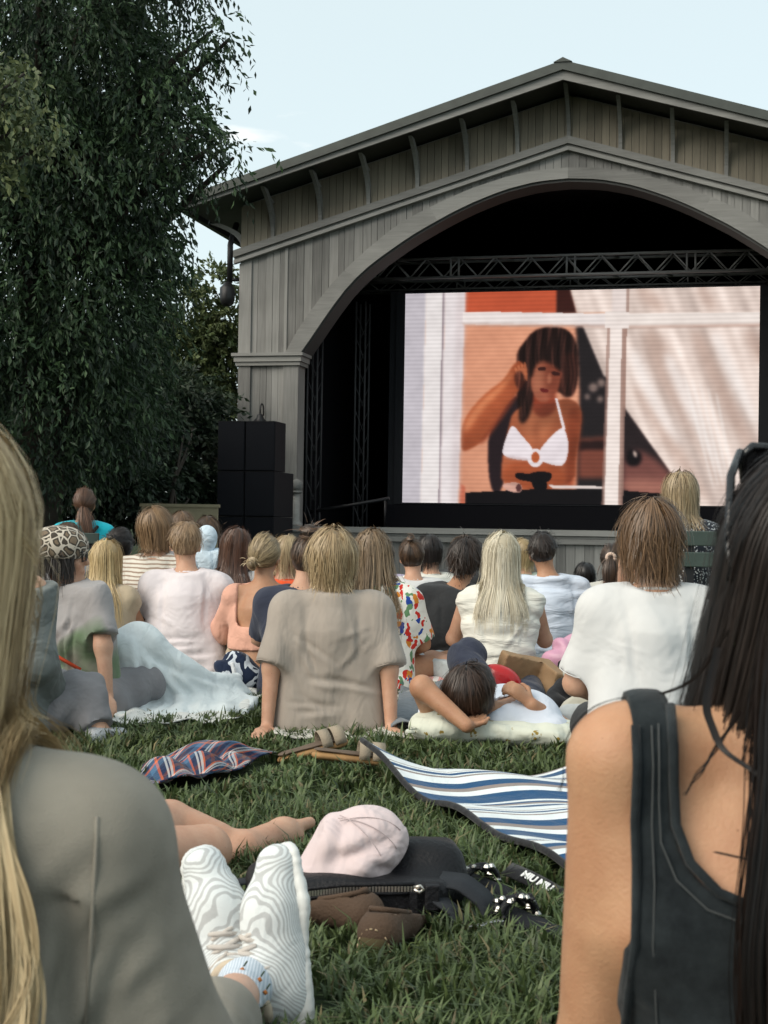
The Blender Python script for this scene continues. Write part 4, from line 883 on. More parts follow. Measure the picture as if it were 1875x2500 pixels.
def build_person(root, s, J, R, skin, shirt=None, trous=None, vox=.013, hands=(.4, .4), shirtname='shirt', fold=(30, 5, 8), fa=.004, seed=1, sleeve=.7, g=.016, sg=.022, tl=1.8, shoes=True, hs=1., necktop=None, tdisp=None, cuts=(), shirt_k=.060, hem=0.0, extra_body=(), drape=1.):
    bp = body_prims(J, s, R, hands, hs=hs)+list(extra_body)
    sobj('body', bp, skin, root, vox*1.6 if vox >= .012 else vox*1.1, .028)
    sp = None
    if shirt is not None:
        sp = shirt_prims(J, s, g, sleeve, sg, drape); nb = J['neck']
        sobj(shirtname, sp, shirt, root, vox, shirt_k, clips=[(nb+A(0, -.02, .018)*s, A(0, -.25, 1)), ((0, 0, hem), (0, 0, -1))], disp=(lambda P, N, w1=waves(seed, fold, 6, .6, fa), cr=shirt_creases(J, s, seed): w1(P)-creases(P, cr)), cuts=[cap(nb+A(0, 0, -.015)*s, nb+A(0, .02, .12)*s, .062*s, .075*s)]+list(cuts))
        # rib collar
        k = 18; ring = []
        for i in range(k): a = 2*math.pi*i/k; ring.append(nb+A(.071*math.cos(a), .066*math.sin(a)+.008, -.006-.012*math.sin(a))*s)
        MB().tube(ring+[ring[0], ring[1]], .0075*s, 6, False).build('collar', shirt, root, True)
    if trous is not None: sobj('trousers' if tl > 1 else 'shorts', trouser_prims(J, s, .014, tl), trous, root, vox*2.0, .04, clips=[((0, 0, 0.0), (0, 0, -1))], disp=waves(seed+5, (10, 30, 25), 6, .6, .006))
    if shoes:
        for q in 'LR': shoe(root, J['an'+q], J['to'+q], M_shoe, s)
    return bp, sp
# ================================================================== the crowd
C_tan = cloth('taupe_jersey', (.335, .29, .25), .5, 6, stretch=(1.6, 1, .7)); C_grey = cloth('grey_cotton', (.21, .205, .215), .5, 8); C_dark = cloth('charcoal_cloth', (.035, .036, .038), .5, 8); C_blk = cloth('black_cloth', (.018, .018, .02), .5, 8)
C_white = cloth('white_cotton', (.60, .595, .585), .5, 6, var=.03); C_jean = cloth('pale_denim', (.44, .48, .49), .5, 9); C_navy = cloth('navy_cloth', (.035, .040, .062), .5, 9)
C_pinkw = cloth('pinkish_white_linen', (.68, .62, .635), .55, 7, var=.03); C_bluew = cloth('bluish_white_jersey', (.60, .66, .76), .8, 7, var=.03, stretch=(.5, .5, 2.2)); C_cream = cloth('cream_rib', (.70, .68, .61), .6, 8, var=.03, stretch=(.5, .5, 2.4))
C_peach = cloth('peach_cotton', (.66, .36, .27), .5, 9, var=.1); C_orange = cloth('orange_cloth', (.75, .10, .03), .3, 8); C_turq = cloth('turquoise_jersey', (.02, .45, .55), .3, 6); C_lav = cloth('lavender_cloth', (.45, .40, .52), .3, 8); C_sand = cloth('sand_cloth', (.42, .34, .24), .4, 8); C_green = cloth('green_white_print', (.3, .36, .3), .3, 8)
def pat_stripe(ax, period, ca, cb, duty=.5, warp=.004, wsc=9):
    def f(n, l, t):
        nz = n.new('ShaderNodeTexNoise'); nz.inputs['Scale'].default_value = wsc; l.new(t.outputs['Object'], nz.inputs['Vector']); sp = n.new('ShaderNodeSeparateXYZ'); l.new(t.outputs['Object'], sp.inputs[0])
        ma = n.new('ShaderNodeMath'); ma.operation = 'MULTIPLY_ADD'; ma.inputs[1].default_value = warp*6; l.new(nz.outputs[0], ma.inputs[0]); l.new(sp.outputs[ax], ma.inputs[2])
        dv = n.new('ShaderNodeMath'); dv.operation = 'DIVIDE'; dv.inputs[1].default_value = period; l.new(ma.outputs[0], dv.inputs[0]); fr = n.new('ShaderNodeMath'); fr.operation = 'FRACT'; l.new(dv.outputs[0], fr.inputs[0])
        r = ramp_const(n, [(0, ca), (duty, cb)]); l.new(fr.outputs[0], r.inputs[0]); return r.outputs[0]
    return f
def pat_voro(scale, stops, rnd=1., feature='F1', out='Color', warp=0.):
    def f(n, l, t):
        v = n.new('ShaderNodeTexVoronoi'); v.feature = feature; v.inputs['Scale'].default_value = scale; v.inputs['Randomness'].default_value = rnd; src = t.outputs['Object']
        if warp:
            nz = n.new('ShaderNodeTexNoise'); nz.inputs['Scale'].default_value = scale*.6; l.new(src, nz.inputs['Vector']); ad = n.new('ShaderNodeMixRGB'); ad.inputs[0].default_value = warp; l.new(src, ad.inputs[1]); l.new(nz.outputs['Color'], ad.inputs[2]); src = ad.outputs[0]
        l.new(src, v.inputs['Vector']); r = ramp_const(n, stops)
        if out == 'Color':
            sp = n.new('ShaderNodeSeparateColor'); l.new(v.outputs['Color'], sp.inputs[0]); l.new(sp.outputs[0], r.inputs[0])
        else: l.new(v.outputs['Distance'], r.inputs[0])
        return r.outputs[0]
    return f
def pat_floral(n, l, t):
    wht = (.72, .70, .64)
    v = n.new('ShaderNodeTexVoronoi'); v.inputs['Scale'].default_value = 27; wz = n.new('ShaderNodeTexNoise'); wz.inputs['Scale'].default_value = 16; wa = n.new('ShaderNodeMixRGB'); wa.blend_type = 'ADD'; wa.inputs[0].default_value = .10; l.new(t.outputs['Object'], wz.inputs['Vector']); l.new(t.outputs['Object'], wa.inputs[1]); l.new(wz.outputs['Color'], wa.inputs[2]); mp = n.new('ShaderNodeMapping'); mp.inputs['Scale'].default_value = (1, 1, .55); mp.inputs['Rotation'].default_value = (.3, .6, .2); l.new(wa.outputs[0], mp.inputs[0]); l.new(mp.outputs[0], v.inputs['Vector'])
    sp = n.new('ShaderNodeSeparateColor'); l.new(v.outputs['Color'], sp.inputs[0]); r = ramp_const(n, [(0, (.55, .03, .02)), (.30, (.12, .24, .12)), (.52, (.02, .06, .30)), (.68, (.60, .22, .03)), (.84, (.10, .20, .16))]); l.new(sp.outputs[0], r.inputs[0])
    lt = n.new('ShaderNodeMath'); lt.operation = 'LESS_THAN'; lt.inputs[1].default_value = .46; l.new(v.outputs['Distance'], lt.inputs[0]); mx = n.new('ShaderNodeMixRGB'); mx.inputs[1].default_value = (*wht, 1); l.new(lt.outputs[0], mx.inputs[0]); l.new(r.outputs[0], mx.inputs[2]); return mx.outputs[0]
C_stripe = cloth('brown_striped_jersey', (.6, .55, .5), .4, 8, pat=pat_stripe('Z', .0245, (.62, .58, .51), (.30, .22, .17), .62))
C_floral = cloth('floral_print', (.7, .7, .65), .4, 9, pat=pat_floral)
C_dots = cloth('black_white_print', (.05, .05, .06), .3, 9, pat=pat_voro(75, [(0, (.55, .57, .58)), (.35, (.02, .025, .035))], 1, 'F1', 'Distance'))
C_tiedye = cloth('grey_green_tie_dye', (.2, .2, .2), .4, 8, pat=None)
n_ = MATS['grey_green_tie_dye'].node_tree; b_ = n_.nodes['Principled BSDF']
t_ = n_.nodes.new('ShaderNodeTexCoord'); z_ = n_.nodes.new('ShaderNodeTexNoise'); z_.inputs['Scale'].default_value = 3.2; z_.inputs['Distortion'].default_value = .8; n_.links.new(t_.outputs['Object'], z_.inputs['Vector'])
sp_ = n_.nodes.new('ShaderNodeSeparateXYZ'); n_.links.new(t_.outputs['Object'], sp_.inputs[0]); mr_ = n_.nodes.new('ShaderNodeMapRange'); mr_.inputs[1].default_value = .52; mr_.inputs[2].default_value = .25; mr_.inputs[3].default_value = -.35; mr_.inputs[4].default_value = .08; n_.links.new(sp_.outputs['Z'], mr_.inputs[0])
ad_ = n_.nodes.new('ShaderNodeMath'); ad_.operation = 'ADD'; n_.links.new(z_.outputs[0], ad_.inputs[0]); n_.links.new(mr_.outputs[0], ad_.inputs[1])
rp_ = n_.nodes.new('ShaderNodeValToRGB'); e_ = rp_.color_ramp.elements; e_[0].position = .30; e_[0].color = (.30, .285, .285, 1); e_[1].position = .62; e_[1].color = (.25, .21, .18, 1); q = e_.new(.47); q.color = (.13, .19, .11, 1); q = e_.new(.55); q.color = (.20, .22, .17, 1)
n_.links.new(ad_.outputs[0], rp_.inputs[0]); n_.links.new(rp_.outputs[0], b_.inputs['Base Color'])

BL0, BL1 = (.24, .16, .085), (.62, .49, .30); BR0, BR1 = (.035, .020, .012), (.17, .095, .05); DK0, DK1 = (.010, .007, .006), (.055, .034, .024); LB0, LB1 = (.10, .065, .038), (.36, .25, .15); PL0, PL1 = (.42, .35, .23), (.80, .74, .60)
def crowd(label, px, top, Y, yaw=0., lean=.08, wide=.97, arms='knees', legs='bent', z=0., skin=SK, shirt=C_white, trous=C_dark, sleeve=.7, hair=None, vox=.014, seed=1, tilt=(0, 0, 0), sl=0., fold=(26, 4, 7), fa=.004, s=None, drape=1., g=.016, sg=.022, shirtname='shirt', hs=1., dpx=0, **kw):
    p = at(px, top, Y); sc = s or (p[2]-z)/.868
    rq = random.Random(seed)
    if tilt == (0, 0, 0) and Y > 7: tilt = (rq.uniform(-.5, .5), rq.uniform(-.12, .12), rq.uniform(-.14, .14)); yaw += rq.uniform(-.25, .25); lean += rq.uniform(-.04, .05); sl += rq.uniform(-.015, .015)
    t = seat(label, px+dpx, Y, yaw, z=z); J = joints(sc, lean, sl, wide, arms, legs); R = Rzyx(*tilt)
    J['head'] = J['head']+A(-dpx*Y/FPX, 0, 0)
    bp, sp = build_person(t, sc, J, R, skin, shirt, trous, vox, seed=seed, sleeve=sleeve, fold=fold, fa=fa, drape=drape, g=g, sg=sg, shirtname=shirtname, hs=hs, **kw)
    if hair:
        h = dict(hair); st = h.pop('style'); c0 = h.pop('c0'); c1 = h.pop('c1'); hairdo(t, J['head'], R, sc*hs, st, c0, c1, seed+100, push=(sp or bp) if h.get('L', 0) > .25 else bp, **h)
    return t, J, sc, bp, sp, R
SHORT = lambda c0, c1, **k: dict(dict(style='short', c0=c0, c1=c1, n=800, L=.13, vol=.98, inward=.2, clump=8, lay=.10, mess=.006, nape=-.10, line=-.035), **k)
LONG = lambda c0, c1, **k: dict(dict(style='long', c0=c0, c1=c1, n=1100, L=.42, vol=1.08, clump=12, lay=.14, mess=.006, nape=-.13), **k)

# --- taupe t-shirt (front row, centre)
t = seat('blond person in a taupe t-shirt leaning back on both hands', 812, 6.35, 0.03)
s = 1.0; J = joints(s, .02, 0, 1.08, 'back', 'out'); J['neck'] = A(.01, .03, .605); J['head'] = A(.0, .055, .738)
for q, sx in (('L', -1), ('R', 1)): J['sh'+q] = A(sx*.185+.005, .02, .522); J['el'+q] = A(sx*.250, -.05, .29); J['wr'+q] = A(sx*.262, -.10, .045); J['hd'+q] = A(sx*.2, -1, -.15)
R = Rzyx(.0, -.08, .03)
bp, sp = build_person(t, s, J, R, SK, C_tan, C_dark, .0105, (.15, .15), 'shirt', (20, 2, 4), .006, 5, .97, .022, .030, drape=1.12)
hairdo(t, J['head'], R, s, 'short', (.20, .125, .06), (.60, .46, .27), 3, 2399, .20, 1.12, .0045, 14, .012, .008, push=bp, inward=.30, clump=14, nape=-.13, lay=.18, tous=.013)

def seams(t, J, sp, mat, s=1.):
    for sx, q in ((-1, 'L'), (1, 'R')):
        a = J['sh'+q]; pts = [surfpt(sp, a+A(-sx*.012, y, z)*s, .0004) for y, z in ((.02, .08), (-.02, .075), (-.06, .05), (-.075, .0), (-.075, -.05), (-.06, -.09))]
        MB().tube(pts, .0022*s, 5).build('sleeve_seam', mat, t, True)
        h = a+(J['el'+q]-a)*.90; MB().tube([surfpt(sp, h+(math.cos(w_)*A(1, 0, .25)+math.sin(w_)*A(0, 1, 0))*.085, .0003) for w_ in np.linspace(0, 6.28, 17)], .0020*s, 5).build('sleeve_hem', mat, t, True)
seams(t, J, sp, C_tan)
# --- white t-shirt, brown shaggy hair (right)
t, J, s, bp, sp, R = crowd('person with shaggy brown hair in a white t-shirt on the right', 1606, 1216, 5.3, .05, .06, 1.0, 'lap', 'fold', .03, SK, C_white, C_dark, .85, None, .0115, 21, (.0, -.05, -.05), fold=(15, 3, 7), fa=.006, drape=1.05, g=.022, sg=.026, s=1.115, hs=.93)
hairdo(t, J['head'], R, s*.93, 'short', (.045, .024, .013), (.25, .145, .075), 23, 2399, .215, 1.12, .0045, 14, .016, .010, push=bp, inward=.22, clump=13, nape=-.13, lay=.2, tous=.014)
seams(t, J, sp, C_white, s)
# --- platinum blonde in tank top
t, J, s, bp, sp, R = crowd('platinum blonde person in a cream tank top and pale jeans', 1226, 1303, 7.8, -.04, .06, 1.0, 'knees', 'cross', 0, SK, C_cream, None, 0, None, .011, 31, (.1, .0, .0), fold=(4, 5, 60), fa=.004, g=.010, drape=.86, shirtname='tank_top', hem=.16, shoes=False)
J2 = dict(J); sobj('jeans', trouser_prims(J, s, .016, 1.9), C_jean, t, .012, .04, clips=[((0, 0, .165), (0, -.15, 1)), ((0, 0, 0), (0, 0, -1))], disp=waves(9, (20, 20, 20), 6, .6, .006))
MB().box((.06, -.163, .125), (.125, -.150, .165)).build('leather_patch', plain('leather_patch', (.28, .10, .03), .6), t, rot=(-.0, 0, 0))
hairdo(t, J['head'], R, s, 'long', PL0, PL1, 33, 1700, .44, 1.06, .0042, 16, 0, .005, push=sp+bp, clump=16, lay=.14, nape=-.13)
# --- black t-shirt, curly dark hair
t, J, s, bp, sp, R = crowd('person with curly dark hair in a loose black t-shirt', 1132, 1318, 8.4, .12, .14, 1.05, 'knees', 'bent', 0, SK2, C_dark, C_blk, .95, SHORT(DK0, DK1, n=1100, L=.12, vol=1.12, wave=.02, mess=.014, lay=.22), .013, 41, (-.25, .05, 0), sl=.05, drape=1.15, g=.024, sg=.03, fold=(26, 4, 10), fa=.008, dpx=-28)
# --- bluish white t-shirt
crowd('broad man with short dark hair in a bluish white t-shirt', 1337, 1297, 9.3, .0, .10, 1.12, 'knees', 'bent', 0, SK2, C_bluew, C_dark, .75, SHORT(DK0, (.04, .026, .02), n=700, L=.07, vol=.97, lay=.05), .013, 51, fold=(5, 5, 45), fa=.007, drape=1.12, dpx=14)
# --- floral dress, long wavy hair
t, J, s, bp, sp, R = crowd('woman with long wavy light brown hair in a floral dress', 905, 1300, 7.9, -.15, .06, 1.0, 'lap', 'cross', 0, SK2, C_floral, None, .9, None, .012, 61, (-.1, .0, .0), g=.016, sg=.03, drape=1.0, shirtname='dress', dpx=18, shoes=False)
hairdo(t, J['head'], R, s, 'long', LB0, LB1, 63, 1500, .50, 1.10, .0045, 16, .03, .008, push=sp+bp, clump=12, lay=.18, nape=-.13, spread=.10)
pr = [cap((.05, .25, .05), (.34, .35, .05), .10, .09, A(0, 0, 1), 1.6), cap((.1, .0, .03), (.42, .1, .03), .10, .09, A(0, 0, 1), 2.2), cap((.3, .05, .02), (.48, .2, .03), .08, .07, A(0, 0, 1), 2.0), cap((-.1, .1, .05), (.1, .1, .05), .15, .14, A(0, 0, 1), 1.5)]
sobj('skirt', pr, C_floral, t, .012, .04, clips=[((0, 0, 0.0), (0, 0, -1))], disp=waves(66, (30, 25, 10), 6, .6, .010))
# --- white shirt with grey collar and dark tied hair
crowd('person with dark hair in a small knot wearing a white shirt', 1018, 1315, 9.5, 0, .10, 1.02, 'knees', 'bent', 0, SK, C_white, C_dark, 1.6, dict(style='bun', c0=DK0, c1=(.16, .09, .05), n=700, L=.62, vol=1.0, tie=(0, -.55, .82), mess=.006), .014, 71, sl=.0)
# --- navy dress, messy updo (just behind the taupe shirt)
crowd('person with a messy clipped updo in a dark navy top', 748, 1308, 7.6, .0, .10, 1.0, 'knees', 'bent', 0, SK, C_navy, C_dark, .9, dict(style='bun', c0=DK0, c1=(.14, .075, .04), n=900, L=1.25, vol=1.02, tie=(.1, -.35, .92), mess=.02, wid=.006), .013, 81, drape=1.05, dpx=-12)
# --- peach open back top, low bun
t, J, s, bp, sp, R = crowd('blonde woman with a low bun in a peach open-back top', 645, 1302, 8.2, .0, .08, 1.0, 'knees', 'bent', 0, SK2, None, C_sand, 0, dict(style='bun', c0=(.13, .09, .05), c1=(.50, .38, .22), n=900, L=.85, vol=1.0, tie=(-.28, -.86, -.40), mess=.010), .011, 91, (-.25, .12, .12))
shp = shirt_prims(J, s, .012, 1.75, .035)
bk = lambda z0, z1, hw, y: bxp(A(0, y, (z0+z1)/2)*s, A(hw, .10, (z1-z0)/2)*s, .01)
sobj('open_back_top', shp, C_peach, t, .011, .03, clips=[(J['neck']+A(0, 0, .0), A(0, -.2, 1)), ((0, 0, .21*s), (0, 0, -1))], cuts=[bxp(A(0, -.10, .475)*s, A(.115, .16, .105)*s, .03)], disp=waves(95, (30, 6, 14), 6, .6, .005))
# --- orange collar, blonde
crowd('blonde person with an orange top half hidden behind the low bun', 700, 1308, 9.0, .0, .08, .95, 'knees', 'bent', 0, SK, C_orange, C_dark, .7, SHORT(BL0, BL1, n=500, L=.2, vol=1.05, inward=.2, line=None), .015, 101)
# --- long brown hair woman by the speakers
crowd('person with long straight brown hair in front of the speakers', 567, 1290, 9.4, 0, .08, .98, 'knees', 'bent', 0, SK, C_white, C_dark, .7, LONG((.035, .018, .012), (.16, .075, .045), L=.46, n=1000), .014, 111)
# --- pinkish white shirt man
t, J, s, bp, sp, R = crowd('man with cropped fair hair in a pinkish white linen shirt', 447, 1270, 8.4, .06, .12, 1.06, 'knees', 'bent', 0, SK, C_pinkw, C_dark, 1.65, SHORT((.14, .085, .045), (.40, .27, .16), n=900, L=.075, vol=.98, lay=.08), .012, 121, (.15, .05, 0), fold=(14, 5, 18), fa=.005, drape=1.1, g=.020, sg=.026, dpx=8)
# --- striped shirt, bob
crowd('person with a brown bob in a brown and cream striped shirt', 364, 1240, 8.9, -.05, .08, 1.0, 'knees', 'bent', .06, SK, C_stripe, C_dark, .9, SHORT((.10, .055, .028), (.40, .26, .145), n=1200, L=.26, vol=1.14, inward=.25, lay=.16, line=None), .013, 131, (0, .0, 0), drape=1.08, s=1.08, hs=.92)
# --- blond long hair behind the leopard hat
crowd('girl with long golden hair beside the leopard print hat', 247, 1322, 8.3, 0, .08, .9, 'knees', 'bent', 0, SK2, C_sand, C_dark, .2, LONG((.32, .21, .09), (.66, .50, .26), L=.44, n=900), .014, 141)
# --- dark updo
crowd('person with dark hair pulled back next to the striped shirt', 272, 1288, 9.9, -.4, .08, .95, 'knees', 'bent', 0, SK2, C_dark, C_dark, .7, dict(style='bun', c0=(.006, .005, .005), c1=(.03, .02, .018), n=600, L=.8, vol=1.05, tie=(-.2, -.85, .3), mess=.01), .015, 151)
# --- turquoise
t, J, s, bp, sp, R = crowd('person with a ponytail in a bright turquoise shirt on a bench', 200, 1190, 11.6, .0, .06, 1.0, 'knees', 'bent', .32, SK2, C_turq, C_dark, .7, dict(style='pony', c0=(.05, .025, .015), c1=(.20, .10, .06), n=500, L=.24, vol=1.0, tie=(.0, -.95, -.25), fall=(.22, -.1, -1)), .015, 161, (.1, .15, 0))
sv = [J['shR']+A(-.04, -.10, .06), J['chest']+A(.02, -.13, -.02), J['pelvis']+A(-.16, -.15, .1)]
MB().tube(sv, .014, 6).build('bag_strap', C_blk, t, True)
# --- brown head behind the leopard hat
crowd('person with brown hair just behind the leopard print hat', 140, 1270, 10.6, 0, .08, 1., 'knees', 'bent', 0, SK, C_grey, C_dark, .7, SHORT(BR0, BR1, n=500, L=.16), .016, 171, s=1.05)
# --- adult pair and child by the beige board
crowd('person with wavy light brown hair before the beige board', 440, 1240, 11.0, 0, .08, 1., 'knees', 'bent', .05, SK, C_grey, C_dark, .7, SHORT((.09, .05, .028), (.30, .18, .10), n=600, L=.17, mess=.01, line=None), .016, 181, s=1.1)
crowd('person with tousled dark brown hair before the beige board', 490, 1252, 11.2, -.5, .08, 1., 'knees', 'bent', .04, SK, C_dark, C_dark, .7, SHORT(BR0, BR1, n=600, L=.14, mess=.014, wave=.01), .016, 191, s=1.08)
t = seat('small child in a pale blue hooded top held up by the beige board', 505, 10.4, 0, z=.42)
J = joints(.52, .02, 0, 1., 'lap', 'bent'); R = Rzyx(.3, .0, 0); C_hood = cloth('pale_blue_terry', (.58, .68, .76), .7, 12)
bp, sp = build_person(t, .52, J, R, SK, C_hood, C_hood, .012, seed=201, sleeve=1.7, fa=.004, shoes=False, hs=1.25)
sobj('hood', [ell(J['head']+A(0, -.02, .01), (.075, .082, .085), clip=(J['head']+A(0, .03, 0), (0, 1, -.2))), cap(J['head']+A(0, -.03, -.04), J['neck']+A(0, -.02, 0), .06, .05)], C_hood, t, .009, .03)
# --- back rows
crowd('person with short dark hair in a lavender shirt, half hidden', 940, 1318, 10.6, 0, .08, 1., shirt=C_lav, hair=SHORT(DK0, DK1, n=450), vox=.016, seed=211)
crowd('person with black hair directly right of the small dark knot', 1060, 1306, 10.2, .2, .08, .95, shirt=C_cream, hair=SHORT(DK0, (.03, .02, .017), n=500, L=.18, vol=1.05, line=None), vox=.016, seed=221)
crowd('person with brown hair and light glasses in the back row', 1090, 1303, 11.0, -1.0, .08, .95, shirt=C_dark, hair=SHORT(BR0, BR1, n=450, L=.12), vox=.016, seed=231)
crowd('small blonde head with a green and white collar, back row', 1288, 1313, 10.8, 0, .08, .9, shirt=C_green, hair=SHORT((.25, .17, .08), (.55, .42, .22), n=500, L=.17, line=None), vox=.016, seed=241)
crowd('small child with black hair low in front of the stage', 1432, 1372, 10.0, 0, .06, .9, shirt=C_dark, hair=SHORT((.006, .005, .005), (.02, .016, .015), n=400), vox=.015, seed=251)
t, J, s, bp, sp, R = crowd('person in white with a low ponytail and cream scrunchie', 1494, 1326, 9.4, 0, .10, 1., shirt=C_cream, hair=dict(style='pony', c0=DK0, c1=(.10, .06, .04), n=600, L=.2, vol=1.0, tie=(.0, -.90, .22)), vox=.015, seed=261)
k = J['head']+R@(A(0, -.118, .045)*s); MB().tube([k+A(.026*math.cos(a), -.004, .026*math.sin(a)) for a in np.linspace(0, 6.28, 13)], .012, 8).build('scrunchie', C_peach if False else cloth('cream_scrunchie', (.62, .47, .38), .3, 20), t, True)
crowd('person with long loose brown hair beside the ponytail', 1540, 1312, 9.7, 0, .08, .95, shirt=C_dark, hair=LONG((.06, .03, .018), (.22, .13, .07), n=700, L=.36), vox=.016, seed=271)
# --- woman on the green bench (right)
t, J, s, bp, sp, R = crowd('blonde woman in a black and white print dress on the green bench', 1680, 1153, 8.6, 0, .05, 1., 'lap', 'bent', .36, SK, C_dots, None, .5, SHORT((.16, .105, .055), (.52, .40, .24), n=1100, L=.30, vol=1.1, inward=.05, lay=.16, line=None), .013, 281, (0, .0, 0), shirtname='dress')
# benches
M_bench = plain('green_bench_paint', (.045, .065, .055), .5, var=.15)
def bench(label, px, Y, z0, hw, yaw=0):
    t = seat(label, px, Y, yaw, 'park_bench', 'bench')
    for (z, h) in ((z0, .085), (z0+.12, .085)): MB().box((-hw, -.25, z), (hw, -.222, z+h)).build('back_slat', M_bench, t, bevel=.006)
    for i in range(4): MB().box((-hw, -.20+i*.115, .36), (hw, -.20+i*.115+.095, .39)).build('seat_slat', M_bench, t, bevel=.005)
    for x in (-hw+.06, hw-.06):
        MB().box((x-.025, -.2215, 0), (x+.025, -.185, z0+.2)).build('leg', M_blkmetal, t); MB().box((x-.025, .2, 0), (x+.025, .24, .358)).build('leg', M_blkmetal, t); MB().box((x-.02, -.184, .33), (x+.02, .199, .358)).build('rail', M_blkmetal, t)
bench('green slatted bench under the woman in the print dress', 1900, 8.6, .70, .62)
bench('dark green bench under the turquoise shirt', 120, 11.6, .62, .44)
# ================================================================== sitters with poses of their own, cloths and things on the lawn
EXCL = []                                   # footprints where the grass is pressed flat: (cx, cy, rx, ry, angle)
def loc(root, p):
    a = -root.rotation_euler[2]; d = A(*p)-A(*root.location); return A(d[0]*math.cos(a)-d[1]*math.sin(a), d[0]*math.sin(a)+d[1]*math.cos(a), d[2])
def flat(cx, cy, rx, ry, a=0): EXCL.append((cx, cy, rx, ry, a))
def sheet(name, c, nx, ny, hf, mat, label=None, cat=None, thick=.006, parent=None, uvs=(1, 1), group=None):
    """cloth lying on the lawn: corners c[0..3] = near-left, near-right, far-right, far-left"""
    u, v = np.meshgrid(np.linspace(0, 1, nx), np.linspace(0, 1, ny)); c = [A(*q) for q in c]; org = (c[0]+c[1]+c[2]+c[3])/4*A(1, 1, 0)
    P = ((1-u)*(1-v))[..., None]*c[0]+(u*(1-v))[..., None]*c[1]+(u*v)[..., None]*c[2]+((1-u)*v)[..., None]*c[3]
    dx, dy, dz = hf(u, v, P); P = P+np.stack([dx, dy, dz], -1); ii = np.arange(nx*ny).reshape(ny, nx)
    F = np.stack([ii[:-1, :-1], ii[:-1, 1:], ii[1:, 1:], ii[1:, :-1]], -1).reshape(-1, 4)
    o = obj(name, npmesh(name, (P-org).reshape(-1, 3), F, True, uv=np.stack([u*uvs[0], v*uvs[1]], -1).reshape(-1, 2)), mat, parent, org)
    m_ = o.modifiers.new('thickness', 'SOLIDIFY'); m_.thickness = thick; m_.offset = 1; return tag(o, label, cat, group)
def pat_uv_ramp(stops, axis='Y', rep=1.):
    def f(n, l, t):
        sp = n.new('ShaderNodeSeparateXYZ'); l.new(t.outputs['UV'], sp.inputs[0]); m1 = n.new('ShaderNodeMath'); m1.operation = 'MULTIPLY'; m1.inputs[1].default_value = rep; l.new(sp.outputs[axis], m1.inputs[0]); fr = n.new('ShaderNodeMath'); fr.operation = 'FRACT'; l.new(m1.outputs[0], fr.inputs[0])
        r = ramp_const(n, stops); l.new(fr.outputs[0], r.inputs[0]); return r.outputs[0]
    return f
# ---------------------------------------------------------------- leopard hat
t = seat('person in a leopard print hat, glasses and a grey green tie-dye t-shirt', 195, 6.85, -.75)
W_ = lambda px, py, Y: loc(t, at(px, py, Y)); s = 1.0
J = joints(s, -.06, 0, 1.0, 'lap', 'bent'); J['pelvis'] = W_(225, 1712, 6.9); J['belly'] = W_(205, 1640, 6.9); J['chest'] = W_(190, 1530, 6.86); J['neck'] = W_(172, 1430, 6.86); J['head'] = W_(152, 1362, 6.86)
J['shR'] = W_(238, 1462, 6.72); J['elR'] = W_(252, 1580, 6.62); J['wrR'] = W_(262, 1700, 6.55); J['hdR'] = loc(t, at(262, 1700, 6.55)+A(.2, -.8, -.3))-loc(t, at(262, 1700, 6.55))
J['shL'] = W_(120, 1452, 7.05); J['elL'] = W_(70, 1570, 7.1); J['wrL'] = W_(60, 1690, 7.1)
J['hpR'] = W_(262, 1705, 6.8); J['knR'] = W_(345, 1672, 6.98); J['anR'] = W_(325, 1735, 7.15); J['toR'] = W_(400, 1735, 7.3); J['hpL'] = W_(225, 1705, 7.0); J['knL'] = W_(315, 1600, 7.3); J['anL'] = W_(400, 1700, 7.45); J['toL'] = W_(450, 1700, 7.5)
R = Rzyx(-.75, .05, .10)
bp, sp = build_person(t, s, J, R, SK, C_tiedye, None, .010, (.2, .2), 'shirt', (26, 8, 12), .007, 301, .80, .022, .032, drape=1.0, shoes=False)
sobj('trousers', trouser_prims(J, s, .034, 1.85), C_grey, t, .012, .04, clips=[((0, 0, 0), (0, 0, -1))], disp=waves(302, (14, 25, 20), 6, .6, .008))
C_leop = cloth('leopard_print', (.3, .25, .2), .3, 10, pat=pat_voro(26, [(0, (.52, .46, .38)), (.075, (.055, .045, .035)), (.22, (.17, .125, .085))], 1, 'DISTANCE_TO_EDGE', 'Dist', .03))
g_ = lambda x, y, z: J['head']+R@A(x, y, z)
hat = sobj('hat', [ell(g_(0, -.02, .055), (.132, .145, .098), R, clip=(g_(0, 0, .012), R@A(0, -.12, -1))), ell(g_(0, -.015, .03), (.106, .122, .05), R, clip=(g_(0, 0, .0), R@A(0, 0, -1)))], C_leop, t, .008, .02)
hairdo(t, J['head'], R, s, 'short', (.006, .005, .005), (.035, .025, .02), 305, 800, .20, 1.03, .004, 12, .01, .008, push=bp, clump=9, nape=-.11)
gl = MB(); fy = .112
for sx in (-1, 1):
    gl.tube([g_(sx*.012, fy, .03), g_(sx*.070, fy-.01, .036), g_(sx*.066, fy-.012, -.012), g_(sx*.018, fy, -.014), g_(sx*.012, fy, .03)], .0042, 6); gl.tube([g_(sx*.070, fy-.01, .033), g_(sx*.082, .02, .022), g_(sx*.080, -.01, .0)], .004, 6)
gl.build('glasses', plain('black_acetate', (.01, .01, .01), .25), t, True)
P_ = [A(-.20, -.10, .46), A(-.08, -.19, .39), A(.04, -.20, .31), A(.14, -.14, .25)]
pts = grad_push(np.array([J['chest']+A(-.17, -.08, .05), J['chest']+A(-.07, -.20, -.01), J['chest']+A(.06, -.22, -.09), J['belly']+A(.17, -.14, .03)]), sp, .004, it=3)
